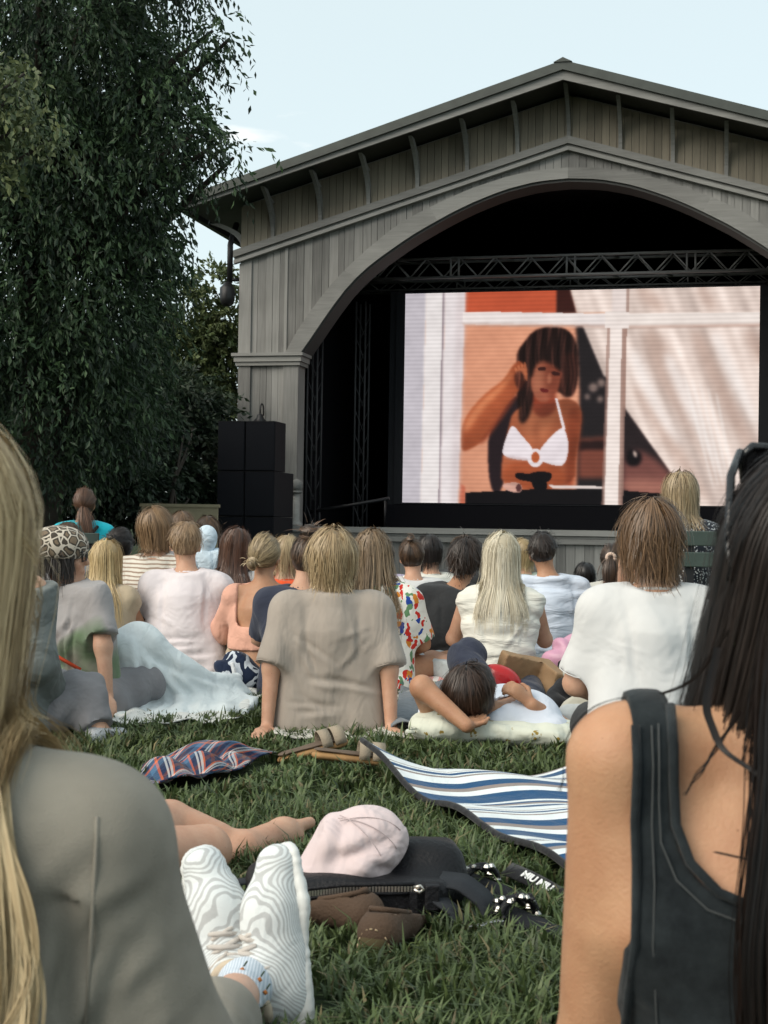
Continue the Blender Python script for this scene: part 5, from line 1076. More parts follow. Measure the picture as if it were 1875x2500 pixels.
MB().tube(list(pts), .009, 8).build('bag_strap', plain('orange_cord', (.75, .09, .03), .5), t, True)
flat(*at(230, 1740, 6.85)[:2], .25, .25)
# ---------------------------------------------------------------- grey denim jacket sitter with raised knee
t = seat('person in a faded grey denim jacket and grey trousers with one knee raised', -8, 6.0, -.6)
W_ = lambda px, py, Y: loc(t, at(px, py, Y)); J = joints(1.06, .05, 0, 1.1, 'lap', 'bent')
J['shR'] = W_(82, 1440, 5.9); J['elR'] = W_(92, 1620, 5.85); J['wrR'] = W_(150, 1720, 6.05); J['hpR'] = W_(75, 1755, 6.0); J['knR'] = W_(205, 1690, 6.05); J['anR'] = W_(238, 1788, 5.98); J['toR'] = W_(300, 1795, 6.15)
J['knL'] = W_(140, 1690, 6.4); J['anL'] = W_(190, 1780, 6.5); J['toL'] = W_(230, 1780, 6.6)
R = Rzyx(0, 0, 0); C_denimg = cloth('faded_grey_denim', (.145, .16, .155), .8, 9, var=.2)
bp, sp = build_person(t, 1.06, J, R, SK, C_denimg, None, .012, shirtname='jacket', seed=311, sleeve=1.8, g=.03, sg=.03, drape=1.15, shoes=False, fa=.008)
sobj('trousers', trouser_prims(J, 1.06, .024, 1.9), C_grey, t, .011, .04, clips=[((0, 0, 0), (0, 0, -1))], disp=waves(312, (20, 20, 20), 6, .6, .008))
hairdo(t, J['head'], R, 1.06, 'short', BR0, BR1, 313, 500, .15, 1.0, push=bp)
M_silver = plain('silver_shoe', (.42, .43, .44), .35, metal=.3, bump=.4, bscale=90)
shoe(t, J['anR']+A(0, 0, .01), J['toR'], M_silver, 1.05)
MB().tube([J['anR']+A(.01*i, .02*i, .02-.006*i) for i in range(5)], .006, 6).build('shoe_lace', plain('white_lace', (.7, .7, .7), .8), t, True)
# ---------------------------------------------------------------- white cloth over knees
C_sheet = cloth('thin_white_cotton', (.68, .73, .74), .45, 9, var=.03, stretch=(1.6, .6, 1))
o0 = at(420, 1740, 7.0)*A(1, 1, 0); t = empty('white_sheet', o0, 0, 'thin white cloth draped over raised knees on the lawn', 'cloth'); W_ = lambda px, py, Y: at(px, py, Y)-o0
pr = [cap(W_(335, 1590, 7.05), W_(545, 1735, 7.25), .115, .05), cap(W_(335, 1590, 7.05), W_(300, 1740, 7.0), .115, .12), cap(W_(430, 1650, 7.1), W_(590, 1700, 7.5), .085, .05), cap(W_(520, 1690, 7.35), W_(575, 1660, 7.6), .06, .04)]
k_ = W_(335, 1575, 7.05); fo = waves(321, (26, 8, 30), 6, .25, .007)
SCR = [((k_[0]+.02+.02*i, 9., k_[2]+.03-.02*i), tuple(W_(px_, py_, 6.9)*A(1, 0, 1)+A(0, 9., 0)), .016, .016) for i, (px_, py_) in enumerate(((370, 1745), (430, 1750), (490, 1745), (545, 1735), (590, 1720), (330, 1740)))]
dd = lambda P, N: fo(P)*np.clip(1.2-np.abs(P[:, 2]-.2)*2, .4, 1)+.004-creases(P, [((a[0], 5., a[2]), (b[0], 5., b[2]), w1, d1) for a, b, w1, d1 in SCR])*(P[:, 2] > .03)
pr += [bxp(W_(400, 1760, 6.95)*A(1, 1, 0)+A(0, 0, .012), (.30, .24, .012), .012, s=.09), bxp(W_(530, 1742, 7.1)*A(1, 1, 0)+A(0, 0, .012), (.16, .26, .012), .012, s=.09)]
sobj('drape', pr, C_sheet, t, .0095, .10, clips=[((0, 0, 0.004), (0, 0, -1))], disp=dd)
C_sheet2 = cloth('white_blanket', (.68, .68, .65), .6, 12, var=.03)
wv = lambda a, f, sd: (lambda u, v, P: (0*u, .02*np.sin(u*21+sd), a*(np.sin(u*f+3*v+sd)*np.cos(v*f*.7+u*4)+.5*np.sin(u*f*2.3+sd)*np.sin(v*9))+.028))
q = lambda px, py: gnd(px, py)
sheet('blanket', [q(255, 1785), q(575, 1775), q(655, 1700), q(300, 1680)], 60, 40, wv(.012, 16, 1), C_sheet2, 'white wrinkled blanket edge lying under the white cloth', 'blanket')
sheet('blanket', [q(665, 1815), q(1120, 1822), q(1100, 1700), q(700, 1690)], 70, 50, wv(.010, 14, 2), cloth('oat_blanket', (.50, .48, .43), .5, 12), 'pale crumpled blanket under the taupe t-shirt', 'blanket')
C_bgrey = cloth('blue_grey_blanket', (.17, .19, .21), .7, 10)
sheet('blanket', [q(955, 1806), q(1500, 1835), q(1520, 1640), q(980, 1690)], 90, 60, lambda u, v, P: (0*u, 0*u, .05+.022*np.sin(u*26+4*np.sin(v*5))*np.cos(v*7+u*6)+.012*np.sin(v*30+u*11)), C_bgrey, 'rumpled blue grey blanket under the reclining man', 'blanket')
for (px, py, rx, ry) in ((455, 1735, .38, .30), (880, 1760, .42, .5), (1240, 1745, .50, .6), (640, 1640, .3, .3)): c = gnd(px, py); flat(c[0], c[1], rx, ry)
# ---------------------------------------------------------------- reclining man on the pillow
o0 = at(1180, 1790, 6.1)*A(1, 1, 0); t = empty('person', o0, 0, 'reclining dark-haired man in a white t-shirt, head on a flowered pillow', 'person'); W_ = lambda px, py, Y: at(px, py, Y)-o0
hc = W_(1148, 1692, 6.10); cr_ = nrm(A(-.10, -.62, .62)); fc = A(.42, .62, .60); fc = nrm(fc-cr_*(fc@cr_)); R = np.stack([np.cross(fc, cr_), fc, cr_], 1)
J = dict(head=hc, neck=W_(1225, 1757, 6.14), chest=W_(1282, 1768, 6.24), belly=W_(1270, 1755, 6.55), pelvis=W_(1225, 1735, 6.9), shL=W_(1075, 1772, 6.22), shR=W_(1356, 1794, 6.08))
J['elL'] = W_(1030, 1678, 5.98); J['wrL'] = W_(1140, 1772, 5.86); J['elR'] = W_(1410, 1800, 6.25); J['wrR'] = W_(1300, 1722, 6.12); J['hdR'] = A(-.55, .0, .50); J['hnR'] = A(-.3, -.5, .8); J['hdL'] = A(.35, .9, .05); J['hnL'] = A(0, .1, -1)
J['hpL'] = J['pelvis']+A(-.10, 0, 0); J['hpR'] = J['pelvis']+A(.10, 0, 0); J['knL'] = W_(1140, 1605, 7.25); J['anL'] = W_(1120, 1690, 7.6); J['toL'] = W_(1120, 1680, 7.8); J['knR'] = W_(1290, 1690, 7.35); J['anR'] = W_(1290, 1690, 7.75); J['toR'] = W_(1300, 1680, 7.9)
s = 1.04; zv = A(0, 0, 1)
def tp(g): return [cap(J['pelvis'], J['belly'], .15+g, .14+g, zv, 1.35), cap(J['belly'], J['chest'], .14+g, .155+g, zv, 1.3), cap(J['chest'], J['neck'], .15+g, .08+g, zv, 1.2), cap(J['shL'], J['shR'], .062+g, .062+g), cap(J['shL'], J['chest'], .06+g, .12+g), cap(J['shR'], J['chest'], .06+g, .12+g)]
bp = tp(0)+[cap(J['neck'], hc+R@A(0, -.01, -.06), .062, .055)]+head_prims(hc, R, s)
for q_ in 'LR':
    bp += [cap(J['sh'+q_], J['el'+q_], .056, .047), cap(J['el'+q_], J['wr'+q_], .046, .029), cap(J['hp'+q_], J['kn'+q_], .085, .06), cap(J['kn'+q_], J['an'+q_], .058, .036)]+foot_prims(J['an'+q_], J['to'+q_])
    bp += hand_prims(J['wr'+q_], J['hd'+q_], J['hn'+q_], (1 if q_ == 'R' else -1), 1.0, 1.0 if q_ == 'R' else .2)
sobj('body', bp, SK2, t, .0085, .022)
C_tee2 = cloth('cool_white_jersey', (.58, .62, .70), .4, 8, var=.03)
sobj('shirt', tp(.014)+[cap(J['shR'], J['elR'], .066, .075, clip=(J['shR']*.45+J['elR']*.55, J['elR']-J['shR'])), cap(J['shL'], J['elL'], .066, .075, clip=(J['shL']*.62+J['elL']*.38, J['elL']-J['shL']))], C_tee2, t, .009, .03, cuts=[cap(J['neck']+A(0, .05, .04), hc, .075, .08)], disp=waves(332, (25, 20, 12), 6, .6, .006))
sobj('trousers', [cap(J['hp'+q_], J['kn'+q_], .105, .088) for q_ in 'LR']+[cap(J['kn'+q_], J['an'+q_], .085, .06, clip=(J['an'+q_], J['an'+q_]-J['kn'+q_])) for q_ in 'LR']+[ell(J['pelvis'], (.19, .15, .12))], C_navy, t, .012, .04, disp=waves(333, (20, 20, 20), 6, .6, .006))
hairdo(t, hc, R, s, 'short', (.008, .005, .004), (.075, .042, .028), 335, 2399, .13, 1.05, .004, 14, .0, .005, push=bp, clump=14, lay=.16, part=A(-.2, .35, .9), nape=-.10, fall=tuple(R@A(.1, -.3, -.8)), zfall=-.5, line=-.03)
o0 = gnd(1222, 1836); t = empty('pillow', (o0[0], o0[1]+.17, 0), 0, 'cream pillow with small yellow flowers under the reclining man', 'pillow')
def pat_spr(n, l, tt):
    v = n.new('ShaderNodeTexVoronoi'); v.inputs['Scale'].default_value = 13; l.new(tt.outputs['Object'], v.inputs['Vector']); v2 = n.new('ShaderNodeTexVoronoi'); v2.inputs['Scale'].default_value = 60; l.new(tt.outputs['Object'], v2.inputs['Vector'])
    lt = n.new('ShaderNodeMath'); lt.operation = 'LESS_THAN'; lt.inputs[1].default_value = .27; l.new(v.outputs['Distance'], lt.inputs[0]); l2 = n.new('ShaderNodeMath'); l2.operation = 'LESS_THAN'; l2.inputs[1].default_value = .42; l.new(v2.outputs['Distance'], l2.inputs[0]); mu = n.new('ShaderNodeMath'); mu.operation = 'MULTIPLY'; l.new(lt.outputs[0], mu.inputs[0]); l.new(l2.outputs[0], mu.inputs[1])
    mx = n.new('ShaderNodeMixRGB'); mx.inputs[1].default_value = (.60, .62, .53, 1); mx.inputs[2].default_value = (.30, .21, .05, 1); l.new(mu.outputs[0], mx.inputs[0]); return mx.outputs[0]
C_pil = cloth('flowered_pillow', (.6, .6, .5), .7, 9, pat=pat_spr)
sobj('cushion', [ell((-.22, 0, .078), (.15, .16, .075)), ell((.08, .01, .056), (.28, .15, .055)), ell((.24, .02, .046), (.13, .15, .046))], C_pil, t, .009, .06, disp=waves(341, (30, 20, 40), 6, .8, .005), clips=[((0, 0, .004), (0, 0, -1))])
MB().tube([(-.36+.02*math.sin(i), -.166+.16*abs(i-8)**3/900, .085-.02*i/16) for i in range(17)], .004, 6).build('piping', C_pil, t, True)
flat(o0[0], o0[1]+.17, .34, .15)
# ================================================================== foreground: two women, a bare foot, sneakers
def lock(root, pts, n, r0, r1, c0, c1, seed, wid=.0012, m=26, wave=.004, mat=None, name='hair_lock', nf=3., push=None, mind=.004):
    r = np.random.default_rng(seed); pts = np.array([A(*p) for p in pts]); tt = np.linspace(0, 1, len(pts)); t = np.linspace(0, 1, m)
    mid = np.stack([np.interp(t, tt, pts[:, i]) for i in range(3)], 1)
    for _ in range(3): mid[1:-1] = (mid[:-2]+2*mid[1:-1]+mid[2:])/4
    off = r.normal(0, 1, (n, 3)); nc = max(3, n//14); ci = r.integers(0, nc, n); co = r.normal(0, 1, (nc, 3))[ci]; ph = r.random(nc)[ci]*6.28; rad = r0+(r1-r0)*t; lt = .8+.25*r.random(n)
    P = mid[None]+(co*.8+off*.35)[:, None]*rad[None, :, None]*A(1, .45, .25)+np.stack([np.sin(ph[:, None]+t[None]*nf*6.28), np.cos(ph[:, None]*2+t[None]*nf*5), 0*ph[:, None]+0*t[None]], -1)*wave*t[None, :, None]
    if push: P = grad_push(P, push, mind)
    cl = np.clip(r.random(nc)[ci]*.8+r.normal(.1, .2, n), 0, 1); V, F = ribbons(P, wid*(.6+.8*r.random(n)), np.tile(A(0, -1, .1), (n, m, 1)), .3); c_ = np.repeat(cl, m*2)[:, None]
    return obj(name, npmesh(name, V, F, True, col=A(*c0)*(1-c_)+A(*c1)*c_), mat or M_hair, root)
# ---------------------------------------------------------------- dark-haired woman, right
t = seat('woman with long black hair in a black denim tank top, right foreground', 1880, 1.6, 0)
s = 1.08; J = joints(s, .05, 0, 1.0, 'lap', 'cross')
J.update(neck=A(.012, .03, .672), chest=A(0, .02, .50), belly=A(0, .01, .30), pelvis=A(0, 0, .12), head=A(.062, .06, .828), shL=A(-.160, .0, .636), shR=A(.170, .0, .640), elL=A(-.177, .04, .30), elR=A(.19, .04, .30), wrL=A(-.13, .28, .24), wrR=A(.15, .26, .26))
for q_, sx in (('L', -1), ('R', 1)): J['hp'+q_] = A(.05+sx*.08, .04, .11); J['kn'+q_] = A(.10+sx*.075, .48, .15); J['an'+q_] = A(.16+sx*.07, .90, .09); J['to'+q_] = A(.17+sx*.07, .95, .25)
R = Rzyx(.0, .05, .05); SKf = skinmat('foreground_tan', (.50, .285, .165))
bp = body_prims(J, s, R, (.4, .4))
sobj('body', bp, SKf, t, .0075, .026)
bk = -.125
tprim = torso_prims(J, s, .013, 1.30)
def pat_denim(n, l, tt):
    nz = n.new('ShaderNodeTexNoise'); nz.inputs['Scale'].default_value = 22; nz.inputs['Detail'].default_value = 8; nz.inputs['Roughness'].default_value = .7; l.new(tt.outputs['Object'], nz.inputs['Vector']); r = n.new('ShaderNodeValToRGB'); e = r.color_ramp.elements; e[0].position = .3; e[0].color = (.006, .0085, .0105, 1); e[1].position = .8; e[1].color = (.030, .038, .042, 1); l.new(nz.outputs[0], r.inputs[0]); return r.outputs[0]
C_bden = cloth('black_denim', (.02, .02, .025), .45, 7, .5, pat=pat_denim, fscale=700)
ncut = bxp((.004, -.16, .685), (.044, .2, .105), .070); ah = [bxp((sx*.262, 0, .61), (.092, .4, .150), .016) for sx in (-1, 1)]+[bxp((sx*.27, 0, .3), (.10, .4, .3), .010) for sx in (-1, 1)]
sobj('denim_top', tprim, C_bden, t, .0062, .026, cuts=[ncut]+ah+[cap((.012, .03, .66), (.03, .05, .9), .075, .09)], clips=[((0, 0, .10), (0, 0, -1))], disp=waves(401, (22, 6, 10), 6, .6, .0025))
# edge bands and stitching along neckline and armhole
M_st = plain('grey_stitch', (.06, .065, .066), .9); M_band = cloth('denim_band', (.022, .025, .027), .3, 12, .6, pat=pat_denim, fscale=700)
def onback(x, z, off): return backpt(tprim, x, z, off, .026)
nl = [(-.112, .70), (-.113, .66), (-.113, .62), (-.112, .58), (-.100, .545), (-.075, .520), (-.045, .510), (0, .508), (.05, .510), (.085, .522), (.108, .548), (.120, .585), (.121, .64), (.121, .69)]
MB().tube([onback(x, z, .003) for x, z in nl], .0055, 8).build('neck_band', M_band, t, True)
MB().tube([onback(x*1.12-.002, z-.018, .0025) for x, z in nl], .0010, 6).build('stitching', M_st, t, True)
al_ = [(-.152, .68), (-.152, .64), (-.153, .58), (-.152, .52), (-.154, .46), (-.156, .40), (-.156, .33)]
for sx in (1, -1):
    MB().tube([onback(sx*x, z, .003) for x, z in al_], .005, 8).build('armhole_band', M_band, t, True)
MB().tube([onback(x+.017, z, .0025) for x, z in al_[:5]]+[onback(-.128, .38, .0025), onback(-.122, .26, .0025), onback(-.12, .16, .0025)], .0010, 6).build('stitching', M_st, t, True)
MB().tube([onback(x, z, .0025) for x, z in ((.01, .49), (.015, .36), (.03, .27), (.03, .2))], .0014, 6).build('stitching', M_st, t, True)
sobj('trousers', trouser_prims(J, s, .014, 1.8), C_blk, t, .014, .04, clips=[((0, 0, 0), (0, 0, -1))])
B0, B1 = (.004, .003, .0026), (.021, .013, .010)
hp = tprim+bp
M_hairn = plain('near_hair', (.2, .15, .1), .42, attr=True, spec=.3)
hairdo(t, J['head'], R, s, 'long', B0, B1, 403, 5200, .335, 1.08, .0012, 15, 0, .0025, push=None, clump=26, lay=.12, nape=-.14, spread=.03, mat=M_hairn, fall=(-.16, .20, -1), tous=.003)
lock(t, [(.02, -.05, .80), (-.005, -.10, .72), (-.02, -.135, .60), (-.035, -.15, .45), (-.03, -.15, .28), (-.02, -.14, .15)], 700, .018, .016, B0, B1, 404, .0012, mat=M_hairn, wave=.006, push=hp)
lock(t, [(.07, -.06, .80), (.06, -.11, .70), (.05, -.14, .55), (.035, -.15, .35), (.03, -.15, .15)], 1300, .03, .03, B0, B1, 405, .0012, mat=M_hairn, wave=.008, push=hp)
lock(t, [(-.05, -.03, .78), (-.085, -.02, .72), (-.155, .0, .695), (-.205, .0, .645), (-.222, .0, .60)], 12, .003, .002, B0, B1, 406, .0006, mat=M_hairn, wave=.003, push=bp, mind=.002)
lock(t, [(-.06, -.03, .76), (-.082, -.07, .70), (-.075, -.11, .665), (-.03, -.13, .635), (.01, -.14, .60)], 60, .003, .004, B0, B1, 407, .001, mat=M_hairn, wave=.002, push=bp, mind=.003)
lock(t, [(-.05, -.08, .70), (-.085, -.11, .66), (-.115, -.12, .62)], 16, .002, .002, B0, B1, 408, .0009, mat=M_hairn, wave=.002, push=bp, mind=.002)
lock(t, [(-.085, -.13, .565), (-.03, -.14, .555), (.03, -.14, .55)], 20, .002, .003, B0, B1, 409, .0008, mat=M_hairn, wave=.002, push=bp, mind=.002)
# sunglasses pushed up on the head
sg = MB(); M_ac = plain('glossy_black_acetate', (.008, .008, .009), .15, spec=.6); h0 = J['head']
gz = lambda x, y, z: h0+R@A(x, y, z)
for sx in (-1, 1):
    sg.tube([gz(sx*.014, .06, .128), gz(sx*.020, .055, .150), gz(sx*.066, .045, .150), gz(sx*.078, .04, .138), gz(sx*.072, .05, .112), gz(sx*.030, .062, .108), gz(sx*.014, .06, .128)], .0055, 8)
sg.tube([gz(-.014, .06, .128), gz(.014, .06, .128)], .004, 8); sgo = sg.build('sunglasses', M_ac, t, True)
for sx in (-1, 1):
    MB().tube([gz(sx*.080, .04, .143), gz(sx*.096, .01, .115), gz(sx*.103, -.03, .05), gz(sx*.104, -.06, .0)], .0052, 8).build('temple_arm', M_ac, sgo, True)
    MB().prism([(sx*.018, .125), (sx*.024, .147), (sx*.064, .147), (sx*.074, .136), (sx*.069, .115), (sx*.031, .111)], .0485, .0515).xf(np.vstack([np.hstack([R, h0[:, None]]), [0, 0, 0, 1]])).build('lens', plain('dark_lens', (.01, .01, .012), .08), sgo)
# ---------------------------------------------------------------- blonde woman, left
t = seat('woman with long blonde hair in a grey jacket, left foreground', -172, 1.5, 0)
s = 1.05; J = joints(s, .03, 0, 1.0, 'lap', 'out'); root = A(*t.location); W_ = lambda px, py, Y: at(px, py, Y)-root
J.update(neck=A(0, .03, .622), chest=A(0, .02, .45), head=A(-.002, .05, .855), shR=A(.166, .0, .550), shL=A(-.166, 0, .550), elR=A(.242, .03, .31), wrR=A(.20, .27, .20), elL=A(-.222, .03, .335), wrL=A(-.2, .27, .22))
J['hpR'] = A(.11, .04, .10); J['knR'] = A(.185, .60, .095); J['anR'] = W_(596, 2405, 2.60); J['toR'] = W_(705, 2150, 2.68); J['hpL'] = A(-.10, .04, .11); J['knL'] = A(.02, .60, .17); J['anL'] = W_(440, 2395, 2.66); J['toL'] = W_(500, 2150, 2.74)
R = Rzyx(0, 0, 0); bp = body_prims(J, s, R, (.4, .4), feet=False)
sobj('body', bp, SK3, t, .012, .026)
C_jack = cloth('olive_grey_canvas', (.24, .222, .185), .6, 5, .6, var=.16, fscale=600, stretch=(1.3, 1, .8))
JCR = [((.19, -.1, .50), (.13, -.1, .36), .011, .008), ((.22, -.1, .47), (.15, -.1, .28), .010, .010), ((.19, -.1, .56), (.10, -.1, .47), .012, .006), ((.27, -.05, .46), (.20, -.1, .40), .010, .007), ((.29, -.05, .40), (.22, -.1, .34), .010, .008), ((.25, -.05, .53), (.20, -.1, .50), .010, .005), ((.12, -.12, .44), (.09, -.12, .25), .014, .006)]
jp = shirt_prims(J, s, .028, 1.8, .040, 1.05)+[bxp((sx*.105, .0, .562), (.070, .03, .012), .054, Rzyx(0, 0, sx*.14)) for sx in (-1, 1)]
sobj('jacket', jp, C_jack, t, .0075, .035, clips=[(J['neck']+A(0, 0, .045), A(0, -.1, 1)), ((0, 0, .04), (0, 0, -1))], disp=lambda P, N: waves(411, (14, 4, 8), 6, .6, .004)(P)-creases(P, JCR)-.012*np.exp(-((P[:, 0]-.165-.10*np.clip(.45-P[:, 2], 0, 1))/.012)**2)*(P[:, 2] < .52)*(P[:, 1] < .02))
def onj(x, z, off=.002): return backpt(jp, x, z, off, .035)
MB().tube([onj(x, z, -.0012) for x, z in ((.190, .60), (.192, .58), (.192, .56), (.190, .52), (.186, .46), (.184, .40))], .0022, 6).build('shoulder_seam', C_jack, t, True)
sobj('trousers', trouser_prims(J, s, .012, 1.62), C_jack, t, .014, .04, clips=[((0, 0, 0), (0, 0, -1))], disp=waves(412, (20, 20, 20), 6, .6, .006))
Y0_, Y1_ = (.27, .185, .09), (.74, .58, .35)
hairdo(t, J['head'], R, s, 'long', Y0_, Y1_, 413, 6200, .62, 1.02, .0012, 18, .010, .0025, push=jp+bp, clump=30, lay=.08, nape=-.14, mat=M_hairn, spread=.012, fall=(.0, -.26, -1), inward=.10, tous=.004)
for k_, (pts, n_s, w_) in enumerate([([(.065, -.08, .68), (.080, -.11, .58), (.092, -.125, .48), (.085, -.13, .38), (.065, -.13, .26), (.05, -.12, .15)], 700, .014), ([(.075, -.06, .68), (.10, -.10, .60), (.125, -.115, .53), (.135, -.12, .46), (.115, -.13, .40), (.09, -.13, .35)], 110, .007), ([(.08, -.06, .66), (.115, -.11, .54), (.130, -.12, .44), (.115, -.13, .34), (.09, -.13, .24)], 130, .010), ([(.07, -.07, .62), (.105, -.11, .50), (.105, -.12, .36), (.08, -.12, .22)], 160, .012), ([(.06, .0, .93), (.085, .0, .90), (.092, .02, .84)], 40, .005)]):
    lock(t, pts, n_s, w_*.6, w_*1.5, Y0_, Y1_, 420+k_, .0010, mat=M_hairn, wave=.010, push=jp, mind=.013, nf=1.6)
# sneakers: toes up, soles away
def pat_rib(n, l, tt):
    mp = n.new('ShaderNodeMapping'); mp.inputs['Scale'].default_value = (1.0, .55, .9); mp.inputs['Location'].default_value = (-.012, -.10, -.03); l.new(tt.outputs['Object'], mp.inputs[0]); nz = n.new('ShaderNodeTexNoise'); nz.inputs['Scale'].default_value = 9; l.new(tt.outputs['Object'], nz.inputs['Vector']); ad = n.new('ShaderNodeMixRGB'); ad.blend_type = 'ADD'; ad.inputs[0].default_value = .025; l.new(mp.outputs[0], ad.inputs[1]); l.new(nz.outputs['Color'], ad.inputs[2])
    w_ = n.new('ShaderNodeTexWave'); w_.wave_type = 'RINGS'; w_.rings_direction = 'SPHERICAL'; w_.inputs['Scale'].default_value = 125; w_.inputs['Distortion'].default_value = .3; l.new(ad.outputs[0], w_.inputs['Vector']); r = n.new('ShaderNodeValToRGB'); e = r.color_ramp.elements; e[0].position = .30; e[0].color = (.46, .47, .47, 1); e[1].position = .52; e[1].color = (.68, .71, .71, 1); l.new(w_.outputs['Fac'], r.inputs[0]); return r.outputs[0]
C_knit = cloth('ribbed_white_knit', (.7, .7, .7), .15, 20, .3, pat=pat_rib); M_sole = plain('white_rubber', (.62, .63, .61), .45, var=.05); C_lace = cloth('off_white_lace', (.52, .48, .44), .2, 30); C_lin = cloth('cream_lining', (.55, .46, .35), .3, 20)
def pat_sock(n, l, tt):
    sp = n.new('ShaderNodeSeparateXYZ'); l.new(tt.outputs['Object'], sp.inputs[0]); w_ = n.new('ShaderNodeTexWave'); w_.inputs['Scale'].default_value = 60; w_.inputs['Distortion'].default_value = .4; l.new(tt.outputs['Object'], w_.inputs['Vector']); r = n.new('ShaderNodeValToRGB'); e = r.color_ramp.elements; e[0].color = (.42, .50, .58, 1); e[1].color = (.66, .71, .78, 1); l.new(w_.outputs['Fac'], r.inputs[0]); return r.outputs[0]
C_sock = cloth('white_ribbed_sock', (.6, .66, .72), .15, 20, pat=pat_sock)
def sneaker(root, heel, T, I, side):
    T = nrm(T); I = nrm(A(*I)-T*(A(*I)@T)); X = np.cross(T, I); e = bpy.data.objects.new('sneaker', None); COL.objects.link(e); e.parent = root
    M = Matrix(((X[0], T[0], I[0], heel[0]), (X[1], T[1], I[1], heel[1]), (X[2], T[2], I[2], heel[2]), (0, 0, 0, 1))); e.matrix_local = M @ Matrix.Scale(1.10, 4)
    up = [cap((0, .03, .045), (0, .07, .075), .042, .044), cap((0, .07, .06), (0, .17, .050), .044, .046), cap((0, .16, .045), (.004*side, .245, .032), .047, .036), cap((0, .04, .03), (0, .10, .03), .044, .046)]
    sobj('upper', up, C_knit, e, .005, .03, cuts=[cap((0, .045, .08), (0, .01, .16), .034, .040)], clips=[((0, 0, .012), (0, 0, -1))])
    so = [cap((0, .025, .012), (0, .09, .012), .042, .042, A(0, 0, 1), 2.6), cap((0, .09, .012), (.004*side, .18, .012), .042, .050, A(0, 0, 1), 2.8), cap((.004*side, .18, .012), (.006*side, .245, .014), .050, .040, A(0, 0, 1), 2.6), cap((0, .01, .018), (0, .05, .02), .046, .046, A(0, 0, 1), 1.7)]
    sobj('sole', so, M_sole, e, .005, .02, disp=waves(7, (0, 260, 30), 3, .1, .0008))
    ring = [(.038*math.cos(a), .043+.040*math.sin(a), .100+.026*math.sin(a)) for a in np.linspace(0, 6.28, 22)]
    MB().tube(ring, .010, 8).build('collar', C_lin, e, True)
    for i in range(5):
        y = .105+i*.021; z = .108-.0075*i; MB().tube([(-.027, y, z-.013), (-.012, y+.004, z-.0015), (.012, y+.010, z), (.027, y+.014, z-.015)], .0046, 6).build('lace', C_lace, e, True); MB().tube([(.027, y, z-.013), (.012, y+.004, z+.001), (-.012, y+.010, z+.0015), (-.027, y+.014, z-.015)], .0046, 6).build('lace', C_lace, e, True)
    for sx in (-1, 1): MB().tube([(0, .10, .112)]+[(sx*(.045*math.sin(a)), .105-.03*math.sin(a)*math.cos(a*.5), .112-.028*(1-math.cos(a))) for a in np.linspace(.3, 2.9, 9)]+[(0, .102, .113)], .0032, 6).build('lace', C_lace, e, True)
    return e
for q_, sd, hl, T, I in (('R', 1, W_(742, 2500, 2.66)+A(0, 0, .01), A(-.03, .08, .27), A(-.85, -.50, .2)), ('L', -1, W_(600, 2470, 2.72), A(-.085, .06, .26), A(.05, -.85, .2))):
    sneaker(t, hl, T, I, sd); a_ = J['an'+q_]; k_ = J['kn'+q_]; d = nrm(k_-a_)
    hlc = hl+nrm(T)*.05+nrm(I)*.06
    sobj('sock', [cap(hlc, a_, .038, .041), cap(a_, a_+d*.085, .041, .045, clip=(a_+d*.075, d))], C_sock, t, .006, .03)
for k_, u_ in enumerate((.0, .022, .045)):
    b_ = surfpt([cap(J['anR'], J['anR']+nrm(J['knR']-J['anR'])*.085, .041, .045)], J['anR']+A(-.002+u_, -.06, .035-u_*.55), .002); MB().tube([b_, b_+A(.004, -.001, -.006)], .0035, 6).build('sock_motif', plain('orange_thread', (.45, .16, .04), .9), t, True); MB().tube([b_+A(.004, -.001, .003), b_+A(.010, -.001, .012)], .0016, 5).build('sock_motif', plain('green_thread', (.05, .08, .05), .9), t, True)
flat(*(at(640, 2480, 2.7)[:2]), .16, .16)
# ---------------------------------------------------------------- bare foot and knee of someone lying behind the grey jacket
o0 = A(-.75, 3.45, 0); t = empty('person', o0, 0, 'bare knee and foot of someone stretched out behind the grey jacket', 'person'); W_ = lambda px, py, Y: at(px, py, Y)-o0
J = dict(pelvis=A(.0, 0, .13), belly=A(-.16, -.03, .13), chest=A(-.33, -.06, .14), neck=A(-.52, -.08, .15), head=A(-.66, -.1, .17), shL=A(-.45, .12, .13), shR=A(-.47, -.26, .13), elL=A(-.35, .32, .08), wrL=A(-.15, .36, .05), elR=A(-.3, -.42, .08), wrR=A(-.08, -.4, .06), hpL=A(.04, .09, .11), hpR=A(.04, -.09, .11))
J['anL'] = W_(596, 2072, 3.88); J['toL'] = W_(728, 2022, 4.12); J['knL'] = A(.20, .42, .10); J['knR'] = W_(502, 2078, 3.70); J['anR'] = A(.12, .06, .06); J['toR'] = A(.02, .2, .05)
R = np.stack([A(0, 1, 0), A(0, 0, 1), A(-1, 0, 0)], 1) if False else np.array([[0, 0, -1], [1, 0, 0], [0, 1, 0]], float)@np.array([[1, 0, 0], [0, 1, 0], [0, 0, 1]], float)
zv = A(0, 0, 1); bp = [cap(J['pelvis'], J['belly'], .14, .13, zv, 1.3), cap(J['belly'], J['chest'], .13, .14, zv, 1.3), cap(J['chest'], J['neck'], .13, .07, zv, 1.2), cap(J['shL'], J['shR'], .06), cap(J['neck'], J['head'], .055)]+head_prims(J['head'], R)
